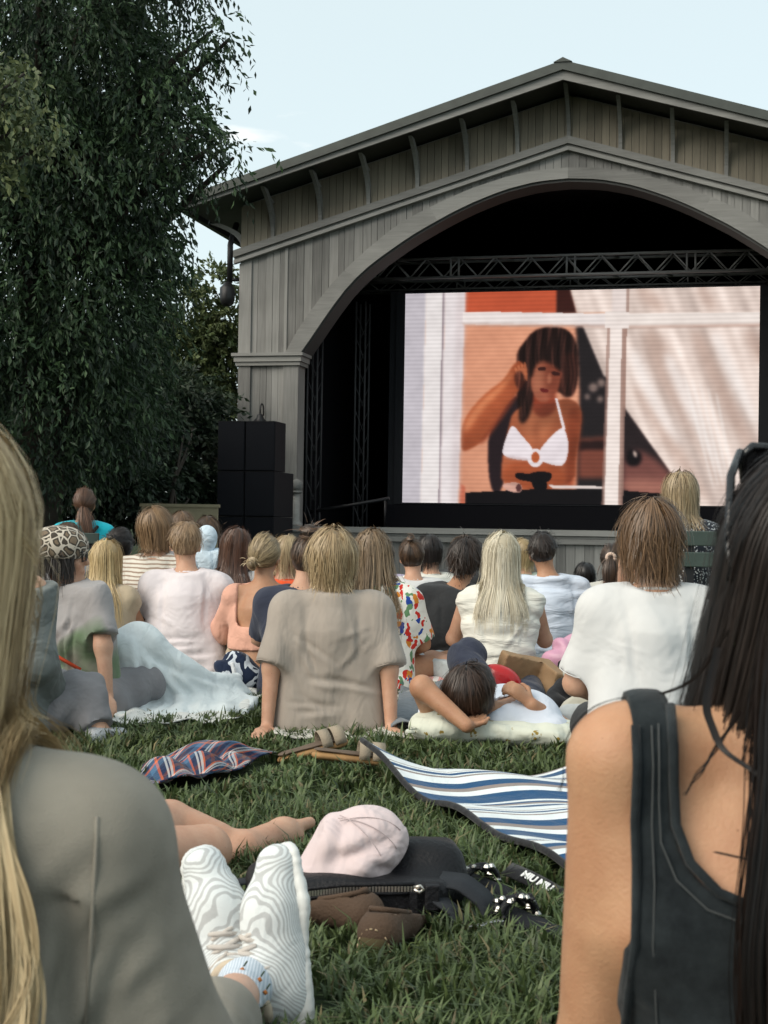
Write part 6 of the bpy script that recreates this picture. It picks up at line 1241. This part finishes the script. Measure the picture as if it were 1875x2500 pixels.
for q_ in 'LR': bp += [cap(J['sh'+q_], J['el'+q_], .05, .04), cap(J['el'+q_], J['wr'+q_], .04, .028)]+hand_prims(J['wr'+q_], J['wr'+q_]-J['el'+q_], A(0, 0, 1), 1, 1., .2)+[cap(J['hp'+q_], J['kn'+q_], .085, .064), cap(J['kn'+q_], J['an'+q_], .060, .038), cap(J['kn'+q_]*.7+J['an'+q_]*.3, J['kn'+q_]*.4+J['an'+q_]*.6, .052, .042)]
d = nrm(J['toL']-J['anL']); x = nrm(np.cross(d, zv)); a_, to = J['anL'], J['toL']
bp += [cap(a_, a_-d*.05+A(0, 0, -.008), .042, .036), cap(a_, to-d*.075+A(0, 0, .004), .044, .040), cap(to-d*.085, to-d*.045, .041, .036), cap(to-d*.07-x*.022, to-d*.045+x*.02-A(0, 0, .02), .030, .026)]
for i, (o_, L_, r_) in enumerate(((.020, .030, .019), (.004, .022, .0125), (-.010, .014, .0115), (-.022, .004, .0105), (-.033, -.008, .010))): bp.append(cap(to-d*.035+x*o_+A(0, 0, .014-.010*i), to+d*L_+x*o_+A(0, 0, .012-.012*i), r_, r_*.88, s=.006))
bp += foot_prims(J['anR'], J['toR'])
sobj('body', bp, SK, t, .0075, .02)
sobj('shirt', [cap(J['pelvis'], J['belly'], .155, .145, zv, 1.3), cap(J['belly'], J['chest'], .145, .155, zv, 1.3), cap(J['chest'], J['neck'], .145, .085, zv, 1.2), cap(J['shL'], J['shR'], .075)], C_grey, t, .014, .04)
sobj('shorts', [cap(J['hp'+q_], J['kn'+q_], .10, .09, clip=(J['hp'+q_]*.5+J['kn'+q_]*.5, J['kn'+q_]-J['hp'+q_])) for q_ in 'LR']+[ell(J['pelvis'], (.16, .18, .13))], C_dark, t, .014, .04)
hairdo(t, J['head'], R, 1., 'short', BR0, BR1, 431, 400, .12)
# ================================================================== things lying on the lawn
# ---------------------------------------------------------------- striped picnic mat
NV, WH, TP = (.006, .060, .155), (.66, .70, .71), (.24, .20, .185)
st = [(0, NV), (.09, WH), (.13, TP), (.16, NV), (.20, WH), (.255, TP), (.27, WH), (.285, NV), (.31, WH), (.325, TP), (.335, WH), (.42, NV), (.50, WH), (.535, TP), (.565, NV), (.61, WH), (.66, TP), (.67, WH), (.685, NV), (.70, WH), (.715, TP), (.725, WH), (.80, NV), (.88, WH), (.92, TP), (.95, NV), (.975, WH)]
C_mat = cloth('striped_mat', (.5, .5, .5), .25, 14, .6, pat=pat_uv_ramp(st, 'Y', 1.55), fscale=260)
def matf(u, v, P):
    cu = np.clip((.16-u)/.16, 0, 1)*np.clip((v-.62)/.38, 0, 1)
    z = .045+.018*np.sin(v*16+u*3)*np.exp(-((u-.3)/.5)**2)+.05*np.exp(-((u-.62)/.12)**2-((v-.93)/.12)**2)+.03*np.exp(-((u-.8)/.1)**2-((v-.62)/.14)**2)+.11*cu**1.3+.010*np.sin(u*14+v*5)
    return -.03*cu, .06*cu+.02*np.sin(u*9)*v, z
gl_ = gnd(905, 1912); gn = gnd(1400, 2170); rt = A(1.15, .07, 0)
sheet('picnic_mat', [gn+A(0, 0, 0), gn+rt*.8, gl_+rt+A(.1, .05, 0), gl_], 110, 130, matf, C_mat, 'blue and white striped picnic mat with one curled corner', 'mat', .006)
ev = np.linspace(0, 1, 40); u_ = np.zeros(40); Pm = (1-ev)[:, None]*gn+ev[:, None]*gl_; dx, dy, dz = matf(u_, ev, Pm); pm = Pm+np.stack([dx, dy, dz], 1)
mt = bpy.data.objects['picnic_mat']; pm = pm-A(*mt.location)
MB().tube(list(pm+A(-.004, 0, 0)), .010, 6).build('edge_binding', C_blk, mt, True)
c = (gn+gl_)/2+rt*.5
for f_ in np.linspace(.04, .96, 12):
    b_ = gn*(1-f_)+gl_*f_
    for k_ in np.linspace(.10, 1.0, 8): q_ = b_+rt*k_*.95; flat(q_[0], q_[1], .115, .10)
# ---------------------------------------------------------------- plaid cloth
OR, NB, RB, WC = (.60, .13, .045), (.012, .022, .06), (.055, .125, .22), (.58, .58, .57)
def pat_plaid(n, l, tt):
    sp = n.new('ShaderNodeSeparateXYZ'); l.new(tt.outputs['UV'], sp.inputs[0]); rs = []
    for ax_, rep in (('X', 3.2), ('Y', 2.6)):
        m1 = n.new('ShaderNodeMath'); m1.operation = 'MULTIPLY'; m1.inputs[1].default_value = rep; l.new(sp.outputs[ax_], m1.inputs[0]); fr = n.new('ShaderNodeMath'); fr.operation = 'FRACT'; l.new(m1.outputs[0], fr.inputs[0]); r = ramp_const(n, [(0, NB), (.22, RB), (.36, OR), (.42, NB), (.55, WC), (.60, NB), (.64, WC), (.70, OR), (.75, NB), (.90, (.14, .035, .02))]); l.new(fr.outputs[0], r.inputs[0]); rs.append(r.outputs[0])
    mx = n.new('ShaderNodeMixRGB'); mx.inputs[0].default_value = .5; l.new(rs[0], mx.inputs[1]); l.new(rs[1], mx.inputs[2]); return mx.outputs[0]
C_pl = cloth('plaid_flannel', (.3, .2, .2), .6, 12, pat=pat_plaid)
def plf(u, v, P): return .03*np.sin(v*7), .03*np.sin(u*9), .03+.045*np.sin(u*3.14)*(.4+.6*v)*(1+.5*np.sin(v*13+u*4))+.02*np.sin(u*18+v*9)*np.sin(v*3.1)
q = lambda px, py: gnd(px, py)
sheet('plaid_shirt', [q(330, 1965), q(560, 1905), q(665, 1862), q(380, 1875)], 70, 50, plf, C_pl, 'crumpled plaid flannel shirt in orange, navy and white', 'shirt')
for (px, py) in ((430, 1925), (510, 1905), (590, 1880)): c = gnd(px, py); flat(c[0], c[1], .17, .16)
# ---------------------------------------------------------------- taupe sandals
M_sue = plain('taupe_suede', (.28, .23, .17), .85, var=.12, bump=.3, bscale=200); M_cork = plain('cork', (.30, .17, .07), .8, var=.2); M_foot = plain('footbed', (.12, .085, .06), .8); M_buck = plain('buckle', (.3, .26, .2), .35, metal=.8)
def sandal(label, px, py, ang, tilt):
    c = gnd(px, py); t = empty('sandal', (c[0], c[1], .03), ang, label, 'sandal', 'pair of taupe sandals'); t.rotation_euler = (tilt, 0, ang)
    sobj('sole', [cap((0, -.10, .015), (0, .0, .015), .036, .036, A(0, 0, 1), 2.2), cap((0, 0, .015), (.004, .10, .015), .038, .047, A(0, 0, 1), 2.4)], M_cork, t, .006, .02); sobj('footbed', [cap((0, -.10, .036), (0, .0, .034), .030, .030, A(0, 0, 1), 5), cap((0, 0, .034), (.004, .10, .034), .032, .041, A(0, 0, 1), 5)], M_foot, t, .005, .02)
    for y0, y1 in ((.035, .075), (.085, .13)):
        V = []; k = 13
        for y in (y0, y1):
            for i in range(k): a = math.pi*i/(k-1); V.append((.050*math.cos(a), y, .02+.058*math.sin(a)**.8))
        mb = MB(); mb.add(V, [(i, i+1, k+i+1, k+i) for i in range(k-1)]); o = mb.build('strap', M_sue, t, True); m_ = o.modifiers.new('thick', 'SOLIDIFY'); m_.thickness = .004
        MB().tube([(.022, y0+.004, .073), (.022, y1-.004, .073), (.036, y1-.004, .062), (.036, y0+.004, .062), (.022, y0+.004, .073)], .0025, 6).build('buckle', M_buck, o, True)
    flat(c[0], c[1], .07, .10)
sandal('taupe suede sandal lying open on the grass, buckle showing', 762, 1862, -1.25, .25); sandal('taupe suede sandal touching the curled mat corner', 848, 1880, -1.45, -.1)
# ---------------------------------------------------------------- black shoulder bag, cap, moccasins
M_lea = plain('black_leather', (.009, .009, .011), .5, var=.1, bump=.35, bscale=120, spec=.25); M_suedb = plain('black_nubuck', (.014, .017, .022), .85, bump=.2, bscale=200); M_zip = plain('zip_metal', (.55, .52, .47), .3, metal=.9)
c = gnd(860, 2262); t = empty('shoulder_bag', (c[0], c[1]+.10, 0), .06, 'black leather shoulder bag with a silver zip lying on the grass', 'bag')
sobj('bag_body', [bxp((0, .0, .048), (.185, .085, .026), .026), ell((.17, .07, .07), (.09, .09, .075)), bxp((-.12, .02, .045), (.10, .09, .022), .026), bxp((.14, .09, .085), (.08, .03, .035), .03)], M_lea, t, .008, .05, clips=[((0, 0, .004), (0, 0, -1))], disp=waves(501, (22, 14, 20), 6, .6, .005))
zp = [(-.16, -.112, .062), (-.10, -.116, .078), (-.03, -.117, .086), (.05, -.117, .088), (.13, -.114, .088)]
for dz in (-.010, .010): MB().tube([(x, y-.002, z+dz) for x, y, z in zp], .005, 6).build('zip_tape', M_lea, t, True)
zt = np.array(zp); k = 46; tt = np.linspace(0, 1, k); zx = np.stack([np.interp(tt, np.linspace(0, 1, 5), zt[:, i]) for i in range(3)], 1)
teeth = MB()
for p in zx: teeth.box(p+A(-.0022, -.006, -.006), p+A(.0022, .0, .006))
tag(teeth.build('zip_teeth', M_zip, t), kind='stuff')
MB().tube([(.128, -.122, .092), (.142, -.126, .096), (.150, -.124, .088), (.140, -.126, .082), (.128, -.124, .088)], .004, 8).build('zip_slider', M_zip, t, True)
MB().prism([(.118, .084), (.134, .084), (.137, .012), (.121, .008)], -.132, -.127).build('zip_pull', M_lea, t)
def band(pts, w, th, mat, name, par, ax=(0, 1, 0)):
    P = np.array([A(*p) for p in pts]); n = len(P); tt = np.linspace(0, 1, n); t2 = np.linspace(0, 1, 30); P = np.stack([np.interp(t2, tt, P[:, i]) for i in range(3)], 1)
    for _ in range(6): P[1:-1] = (P[:-2]+2*P[1:-1]+P[2:])/4
    T = np.gradient(P, axis=0); S = np.cross(T, A(*ax)); S /= np.linalg.norm(S, axis=1)[:, None]+1e-9; Wv = np.cross(S, T); Wv /= np.linalg.norm(Wv, axis=1)[:, None]+1e-9
    V = np.concatenate([P+Wv*w/2, P-Wv*w/2]); F = [(i, i+1, 30+i+1, 30+i) for i in range(29)]; o = obj(name, npmesh(name, V, F), mat, par); m_ = o.modifiers.new('thick', 'SOLIDIFY'); m_.thickness = th; m_.offset = 0; return o
band([(.19, -.06, .095), (.24, -.08, .095), (.29, -.10, .06), (.31, -.12, .01)], .07, .006, M_suedb, 'strap', t, (.5, 1, .3))
band([(.17, -.10, .07), (.21, -.14, .05), (.24, -.17, .015)], .04, .006, M_suedb, 'strap', t, (.5, 1, .3)); band([(-.20, .02, .075), (-.27, .02, .07), (-.30, .0, .03)], .05, .006, M_suedb, 'strap', t)
MB().box((.152, -.128, .040), (.185, -.108, .098)).build('strap_loop', M_lea, t, bevel=.004)
c2 = gnd(860, 2262); flat(c2[0], c2[1]+.10, .30, .15)
# cap on the bag
o0 = at(862, 2072, 3.40); t = empty('cap', o0, .0, 'pale pink washed cotton cap lying on the black bag', 'cap')
C_cap = cloth('pale_pink_twill', (.62, .51, .51), .8, 10, var=.05)
Rc = Rzyx(.25, .45, -.25)
sobj('crown', [ell((0, 0, 0), (.105, .095, .085), Rc), ell((-.06, -.02, -.045), (.07, .06, .045), Rc), ell((.05, .02, .02), (.075, .07, .065), Rc)], C_cap, t, .006, .04, cuts=[], disp=lambda P, N: waves(511, (16, 12, 20), 5, .6, .004)(P)-creases(P, [((-.07, .05, -.02), (.085, .05, .035), .020, .022), ((-.02, .05, .085), (-.045, .05, -.01), .016, .012), ((.03, .05, -.01), (.09, .05, -.04), .012, .010)]), clips=[((0, 0, -.075), (0, 0, -1))])
sobj('brim', [ell((-.085, -.06, -.058), (.085, .055, .010), Rzyx(.4, .2, .15))], C_cap, t, .005, .02)
for k_, (a0, rr_) in enumerate(((-.5, .6), (.15, .5), (.8, .4))):
    pts = [Rc@A(.106*math.sin(a)*math.cos(a0), -.096*math.sin(a)*abs(math.sin(a0)+.6), .086*math.cos(a)) for a in np.linspace(-.2, 1.3, 12)]; pts = [surfpt([ell((0, 0, 0), (.105, .095, .085), Rc), ell((-.06, -.02, -.045), (.07, .06, .045), Rc), ell((.05, .02, .02), (.075, .07, .065), Rc)], p, .002, .04) for p in pts]
    MB().tube(list(pts), .0011, 5).build('seam', plain('cap_stitch', (.48, .39, .39), .9), t, True)
# moccasins
M_moc = plain('brown_suede', (.075, .045, .028), .85, var=.15, bump=.3, bscale=160); M_mocs = plain('tan_thread', (.42, .32, .20), .9); M_olive = plain('olive_suede', (.085, .065, .03), .85, var=.1)
def moccasin(label, px, py, ang):
    c = gnd(px, py); t = empty('moccasin', (c[0], c[1]+.05, 0), ang, label, 'shoe', 'pair of brown moccasins')
    sobj('upper', [cap((0, -.06, .045), (0, .05, .05), .045, .045), cap((0, .05, .045), (0, .14, .035), .047, .038), cap((0, -.055, .05), (0, .02, .085), .040, .036)], M_moc, t, .006, .02, cuts=[cap((0, -.035, .098), (0, .055, .094), .034, .030)], clips=[((0, 0, .004), (0, 0, -1)), ((0, 0, .078), (0, .28, 1))])
    MB().tube([(.037*math.cos(a), .006+.066*math.sin(a), .078-.28*(.006+.066*math.sin(a))) for a in np.linspace(0, 6.28, 20)], .0065, 6).build('collar_band', M_moc, t, True); sobj('insole', [ell((0, .01, .06), (.032, .055, .01))], M_foot, t, .006)
    o = sobj('heel_patch', [ell((0, -.085, .035), (.034, .022, .035))], M_olive, t, .005)
    for i in range(11):
        a = math.pi*i/10; a2 = a+.16; MB().tube([(.036*math.cos(a), -.104+.01*abs(math.cos(a)), .012+.052*math.sin(a)), (.036*math.cos(a2), -.104+.01*abs(math.cos(a2)), .012+.052*math.sin(a2))], .0018, 5).build('stitch', M_mocs, t, True)
    flat(c[0], c[1]+.06, .06, .10)
moccasin('brown suede moccasin with cream stitched heel in front of the black bag', 950, 2330, -.35); moccasin('dark brown moccasin half hidden behind the white sneaker', 835, 2285, .9)
# ---------------------------------------------------------------- jewelled black sandals with lettered strap
M_jew = plain('silver_stone', (.38, .38, .36), .2, metal=.85); M_web = cloth('black_webbing', (.012, .012, .014), .2, 40, .6, .7)
def jsandal(label, px, py, ang, text):
    c = gnd(px, py); t = empty('jewelled_sandal', (c[0], c[1], 0), ang, label, 'sandal', 'pair of jewelled black sandals')
    sobj('sole', [cap((0, -.10, .018), (0, .0, .018), .032, .034, A(0, 0, 1), 2), cap((0, 0, .018), (.004, .10, .018), .036, .044, A(0, 0, 1), 2)], M_blk2, t, .006, .02)
    r = random.Random(px); pts = [(-.045+.015*i, .03+.02*math.sin(i*1.1), .045+.022*math.sin(i*.5)) for i in range(8)]
    for k_ in range(26):
        a = k_/25*math.pi; p = A(.050*math.cos(a), .045+.03*math.sin(3*a)+r.uniform(-.012, .012), .028+.045*math.sin(a)+r.uniform(-.004, .006))
        z_ = r.uniform(.006, .0105); MB().lathe([(.002, -z_*.7), (z_*.8, -z_*.3), (z_, 0), (z_*.6, z_*.6), (.001, z_*.8)], 6, p).build('stone', M_jew if r.random() < .45 else M_lea, t)
    MB().tube([(.052*math.cos(a), .05, .025+.045*math.sin(a)) for a in np.linspace(0, math.pi, 13)], .009, 6).build('strap', M_lea, t, True); MB().tube([(.048*math.cos(a), .085, .025+.035*math.sin(a)) for a in np.linspace(0, math.pi, 13)], .007, 6).build('strap', M_lea, t, True)
    for i in range(7): MB().box((-.075-.014*i, .02+.006*math.sin(i), .022), (-.063-.014*i, .034+.006*math.sin(i), .034)).build('chain_link', M_jew, t, bevel=.002)
    flat(c[0], c[1], .06, .09); return t
jsandal('silver jewelled black sandal beside the mat, upper one', 1205, 2195, .6, None); jsandal('silver jewelled black sandal beside the mat, lower one', 1300, 2280, .6, None)
p0 = at(1235, 2112, 3.70); p1 = at(1405, 2205, 3.52); o0 = (p0+p1)/2
t = empty('lettered_strap', (o0[0], o0[1], 0), 0, 'black webbing strap with white lettering beside the striped mat', 'strap'); dv = p1-p0; dv[2] = dv[2]
L_ = np.linalg.norm(dv); xd = nrm(dv); nd = nrm(A(0, -.75, .66)-xd*(A(0, -.75, .66)@xd)); yd = np.cross(nd, xd); oc = A(0, 0, o0[2])
V = []; k = 16
for i in range(k):
    f_ = i/(k-1)-.5; b_ = oc+xd*L_*f_+nd*(.012*math.cos(f_*3.1)-.012)
    V += [b_+yd*.021, b_-yd*.021]
mb = MB(); mb.add(V, [(2*i, 2*i+1, 2*i+3, 2*i+2) for i in range(k-1)]); w_ = mb.build('webbing', M_web, t, True); m_ = w_.modifiers.new('thick', 'SOLIDIFY'); m_.thickness = .005; m_.offset = 0
cu = bpy.data.curves.new('lettering', 'FONT'); cu.body = 'MIU MIU'; cu.size = .027; cu.align_x = 'CENTER'; cu.align_y = 'CENTER'; cu.extrude = .0006; cu.offset = .0012
to = bpy.data.objects.new('lettering_source', cu); COL.objects.link(to); dg = bpy.context.evaluated_depsgraph_get(); me = bpy.data.meshes.new_from_object(to.evaluated_get(dg)); bpy.data.objects.remove(to)
lo_ = obj('lettering', me, plain('white_print', (.75, .75, .74), .6), t)
bb = oc-xd*.008+nd*.0045; lo_.matrix_local = Matrix(((xd[0], yd[0], nd[0], bb[0]), (xd[1], yd[1], nd[1], bb[1]), (xd[2], yd[2], nd[2], bb[2]), (0, 0, 0, 1)))
MB().box((-L_/2-.02, -.02, oc[2]-.01), (-L_/2+.01, .0, oc[2]+.02)).xf(np.eye(4)).build('strap_end', M_lea, t, bevel=.003) if False else None
flat(o0[0], o0[1], .10, .08)
# ---------------------------------------------------------------- heap of bags and clothes in the middle
def lump(name, label, cat, px, py, Y, prims, mat, vox=.010, k=.04, folds=(25, 20, 25), fa=.010, seed=1, rz=0, cuts=(), clipz=True, part=None):
    p = at(px, py, Y); t = empty(name, (p[0], p[1], 0), rz, label, cat); sobj(part or 'fabric', prims, mat, t, vox, k, clips=[((0, 0, .003), (0, 0, -1))] if clipz else [], disp=waves(seed, folds, 6, .7, fa), cuts=cuts); return t
C_redv = plain('red_gloss_vinyl', (.42, .008, .010), .22, bump=.6, bscale=14, spec=.5); C_paper = plain('kraft_paper', (.27, .17, .09), .75, bump=.5, bscale=18, var=.1); C_pinkb = plain('pink_plastic', (.50, .26, .36), .3, bump=.6, bscale=14, var=.2); C_beige = cloth('beige_cloth', (.36, .28, .20), .7, 14); C_blush = cloth('blush_cloth', (.44, .26, .21), .7, 14); C_bone = cloth('bone_canvas', (.44, .42, .35), .7, 10); C_lgrey = cloth('pale_grey_cloth', (.40, .42, .42), .6, 10)
lump('red_pouch', 'shiny red vinyl pouch in the heap behind the reclining man', 'pouch', 1212, 1640, 7.15, [ell((0, 0, .14), (.125, .08, .10)), ell((-.07, 0, .11), (.08, .07, .08)), ell((.06, 0, .07), (.09, .07, .07))], C_redv, seed=601, fa=.006)
t = lump('paper_bag', 'open brown paper bag lying in the heap', 'paper bag', 1292, 1640, 7.2, [bxp((0, .06, .13), (.125, .11, .11), .012, Rzyx(.3, .25, .2))], C_paper, vox=.007, seed=603, fa=.004, cuts=[bxp((-.01, -.05, .14), (.110, .13, .092), .004, Rzyx(.3, .25, .2))], part='paper')
lump('black_pouch', 'small black pouch inside the open paper bag', 'pouch', 1292, 1640, 7.15, [ell((0, 0, .10), (.08, .05, .05))], C_blk, seed=605, fa=.005)
t = lump('plastic_bag', 'pink and pale plastic bag with a black shape printed on it', 'plastic bag', 1388, 1640, 7.6, [ell((0, 0, .18), (.15, .10, .17)), ell((.12, .0, .12), (.15, .10, .11))], C_pinkb, seed=607, fa=.014, part='plastic')
C_pale = plain('pale_plastic', (.48, .50, .56), .3, bump=.6, bscale=14)
sobj('printed_shape', [ell((-.02, -.105, .22), (.05, .012, .022)), ell((.02, -.105, .24), (.022, .012, .02)), cap((-.06, -.10, .20), (-.065, -.10, .17), .010), cap((.0, -.105, .20), (.0, -.105, .17), .010), cap((.035, -.10, .20), (.045, -.10, .175), .009)], C_blk, t, .006, .015)
sobj('pale_side', [ell((.13, -.02, .11), (.15, .10, .10))], C_pale, t, .010, .03, clips=[((0, 0, .003), (0, 0, -1))], disp=waves(609, (25, 20, 25), 6, .7, .010))
lump('beige_garment', 'crumpled beige garment in front of the paper bag', 'clothes', 1275, 1690, 6.95, [ell((-.03, 0, .06), (.12, .09, .075)), ell((.08, .02, .04), (.09, .08, .05))], C_beige, seed=611, fa=.018, folds=(40, 30, 40))
lump('blush_garment', 'small blush pink garment right of the beige one', 'clothes', 1338, 1690, 6.9, [ell((0, 0, .03), (.10, .07, .045)), ell((-.05, .02, .03), (.06, .06, .04))], C_blush, seed=613, fa=.008, folds=(40, 40, 40))
lump('black_jacket', 'black jacket heaped beside the blush garment', 'jacket', 1388, 1690, 6.85, [cap((-.11, -.12, .06), (.05, .08, .18), .06, .075), ell((.06, .08, .14), (.09, .10, .11))], C_blk, seed=615, fa=.012)
lump('grey_jacket', 'charcoal jacket with a pale edge at the right end of the heap', 'jacket', 1445, 1690, 6.9, [cap((.0, .0, .08), (.02, .10, .22), .08, .08), ell((.03, -.05, .10), (.08, .08, .11))], C_dark, seed=617, fa=.012)
t = lump('canvas_jacket', 'bone coloured canvas jacket draped over the heap', 'jacket', 1415, 1750, 6.55, [cap((-.06, -.02, .05), (.05, .10, .16), .06, .05), ell((.04, 0, .08), (.10, .08, .09)), cap((.02, .12, .20), (-.02, .2, .24), .035, .03)], C_bone, seed=619, fa=.016, folds=(35, 25, 35))
lump('pale_pouch', 'smooth pale grey pouch by the elbow of the reclining man', 'pouch', 1402, 1778, 6.35, [ell((0, 0, .075), (.09, .06, .075))], C_lgrey, seed=621, fa=.004)
lump('striped_towel', 'pink and white striped towel under the floral dress hand', 'towel', 1055, 1640, 8.0, [ell((0, 0, .05), (.16, .10, .055)), ell((.1, .02, .04), (.10, .09, .04))], cloth('pink_white_towel', (.6, .4, .4), .5, 14, pat=pat_stripe('X', .06, (.62, .30, .28), (.66, .62, .60), .5, .01)), seed=623, fa=.010)
t = lump('cup', 'small pale blue cup behind the raised hand', 'cup', 1226, 1650, 6.9, [ell((0, 0, .10), (.046, .046, .05)), cap((0, 0, .03), (0, 0, .09), .036, .046)], plain('pale_blue_cup', (.50, .58, .68), .4), seed=625, fa=0, part='shell')
# navy and white striped beach bag
def pat_bag(n, l, tt):
    w_ = n.new('ShaderNodeTexNoise'); w_.inputs['Scale'].default_value = 7; w_.inputs['Distortion'].default_value = 1.5; l.new(tt.outputs['Object'], w_.inputs['Vector']); r = ramp_const(n, [(0, (.015, .025, .055)), (.50, (.55, .60, .66)), (.60, (.02, .03, .06))]); l.new(w_.outputs[0], r.inputs[0]); return r.outputs[0]
t = lump('beach_bag', 'navy and white beach bag leaning beside the peach top', 'bag', 580, 1640, 7.9, [ell((0, 0, .10), (.10, .09, .12)), ell((.05, -.02, .07), (.10, .08, .08)), ell((-.04, -.02, .15), (.08, .06, .06))], cloth('navy_white_print', (.1, .1, .15), .6, 12, pat=pat_bag), seed=627, fa=.010, part='bag_body')
band([(-.02, -.10, .17), (-.005, -.125, .12), (.0, -.13, .05), (-.01, -.12, .0)], .022, .004, cloth('white_tape', (.62, .64, .66), .2, 30), 'tape_strap', t, (1, 0, 0))
# ================================================================== the lawn itself
def grass():
    r = np.random.default_rng(99); Cs = []
    for (y0, y1, dens, ws) in ((1.9, 4.6, 1350, 1.0), (4.6, 7.6, 620, 1.5), (7.6, 13.5, 110, 2.6)):
        hwm = .33*y1+.5; n = int(2*hwm*(y1-y0)*dens); P = np.stack([r.uniform(-hwm, hwm, n), r.uniform(y0, y1, n)], 1); P = P[np.abs(P[:, 0]) < .33*P[:, 1]+.5]; Cs.append((P, ws))
    Vs, Fs, Ks = [], [], []; off = 0; K = 7
    for P, ws in Cs:
        n = len(P); press = np.ones(n)
        for (cx, cy, rx, ry, a) in EXCL:
            d = ((P[:, 0]-cx)/rx)**2+((P[:, 1]-cy)/ry)**2; press = np.minimum(press, np.clip((d-.75)/.5, 0, 1))
        nzh = .5+.5*np.sin(P[:, 0]*5.1+2*np.sin(P[:, 1]*3.3))*np.cos(P[:, 1]*4.3+1.5*np.sin(P[:, 0]*2.7)); keep = press > .05; P = P[keep]; press = press[keep]; nzh = nzh[keep]; n = len(P)
        ang = r.random(n)*6.28+1.2*np.sin(P[:, 0]*3+P[:, 1]*2)
        B = np.repeat(P, K, 0)+r.normal(0, .010, (n*K, 2)); a = np.repeat(ang, K)+r.normal(0, .9, n*K); h = (.032+.042*r.random(n*K)**1.3)*np.repeat((.75+.45*nzh)*np.clip(.35+.65*press, 0, 1), K); long_ = r.random(n*K) < .03; h = np.where(long_, h*1.6, h)
        ln = .25+1.0*r.random(n*K)**1.2; w = (.0022+.0018*r.random(n*K))*ws; dx, dy = np.cos(a), np.sin(a); sx, sy = -dy, dx
        z0 = np.zeros(n*K); m1 = h*.55; g = lambda f, z, wd: (np.stack([B[:, 0]+dx*f+sx*wd, B[:, 1]+dy*f+sy*wd, z], 1))
        f1 = h*ln*.28; f2 = h*ln*.95; zt = h*np.clip(1.05-.35*ln, .35, 1)
        V = np.stack([g(0*h, z0, -w*.8), g(0*h, z0, w*.8), g(f1, m1, -w), g(f1, m1, w), g(f2, zt, 0*w)], 1).reshape(-1, 3)
        i = np.arange(n*K)[:, None]*5+off; F = np.concatenate([i+np.array([[0, 1, 3]]), i+np.array([[0, 3, 2]]), i+np.array([[2, 3, 4]])]); off += len(V)
        k = np.clip(np.repeat(r.random(n), K)*.5+r.random(n*K)*.6, 0, 1)[:, None]; col = A(.024, .044, .017)*(1-k)+A(.125, .175, .066)*k; pt = np.repeat(.5+.5*np.sin(P[:, 0]*2.3+1.7*np.sin(P[:, 1]*1.9))*np.sin(P[:, 1]*2.1+P[:, 0]), K)[:, None]; col = col*(.82+.3*pt)+A(.018, .010, .0)*(1-pt)*k; dry = r.random(n*K) < .03+.06*pt[:, 0]; col[dry] = A(.19, .16, .08)*(.6+.6*r.random((dry.sum(), 1)))
        Vs.append(V); Fs.append(F); Ks.append(np.repeat(col, 5, 0))
    return np.concatenate(Vs), np.concatenate(Fs), np.concatenate(Ks)
V, F, K_ = grass(); print('grass tris', len(F))
tag(obj('grass', npmesh('grass', V, F, True, col=K_), leafmat('grass_blade', .45, .2)), 'short green lawn grass between the blankets and people', 'grass', kind='stuff')
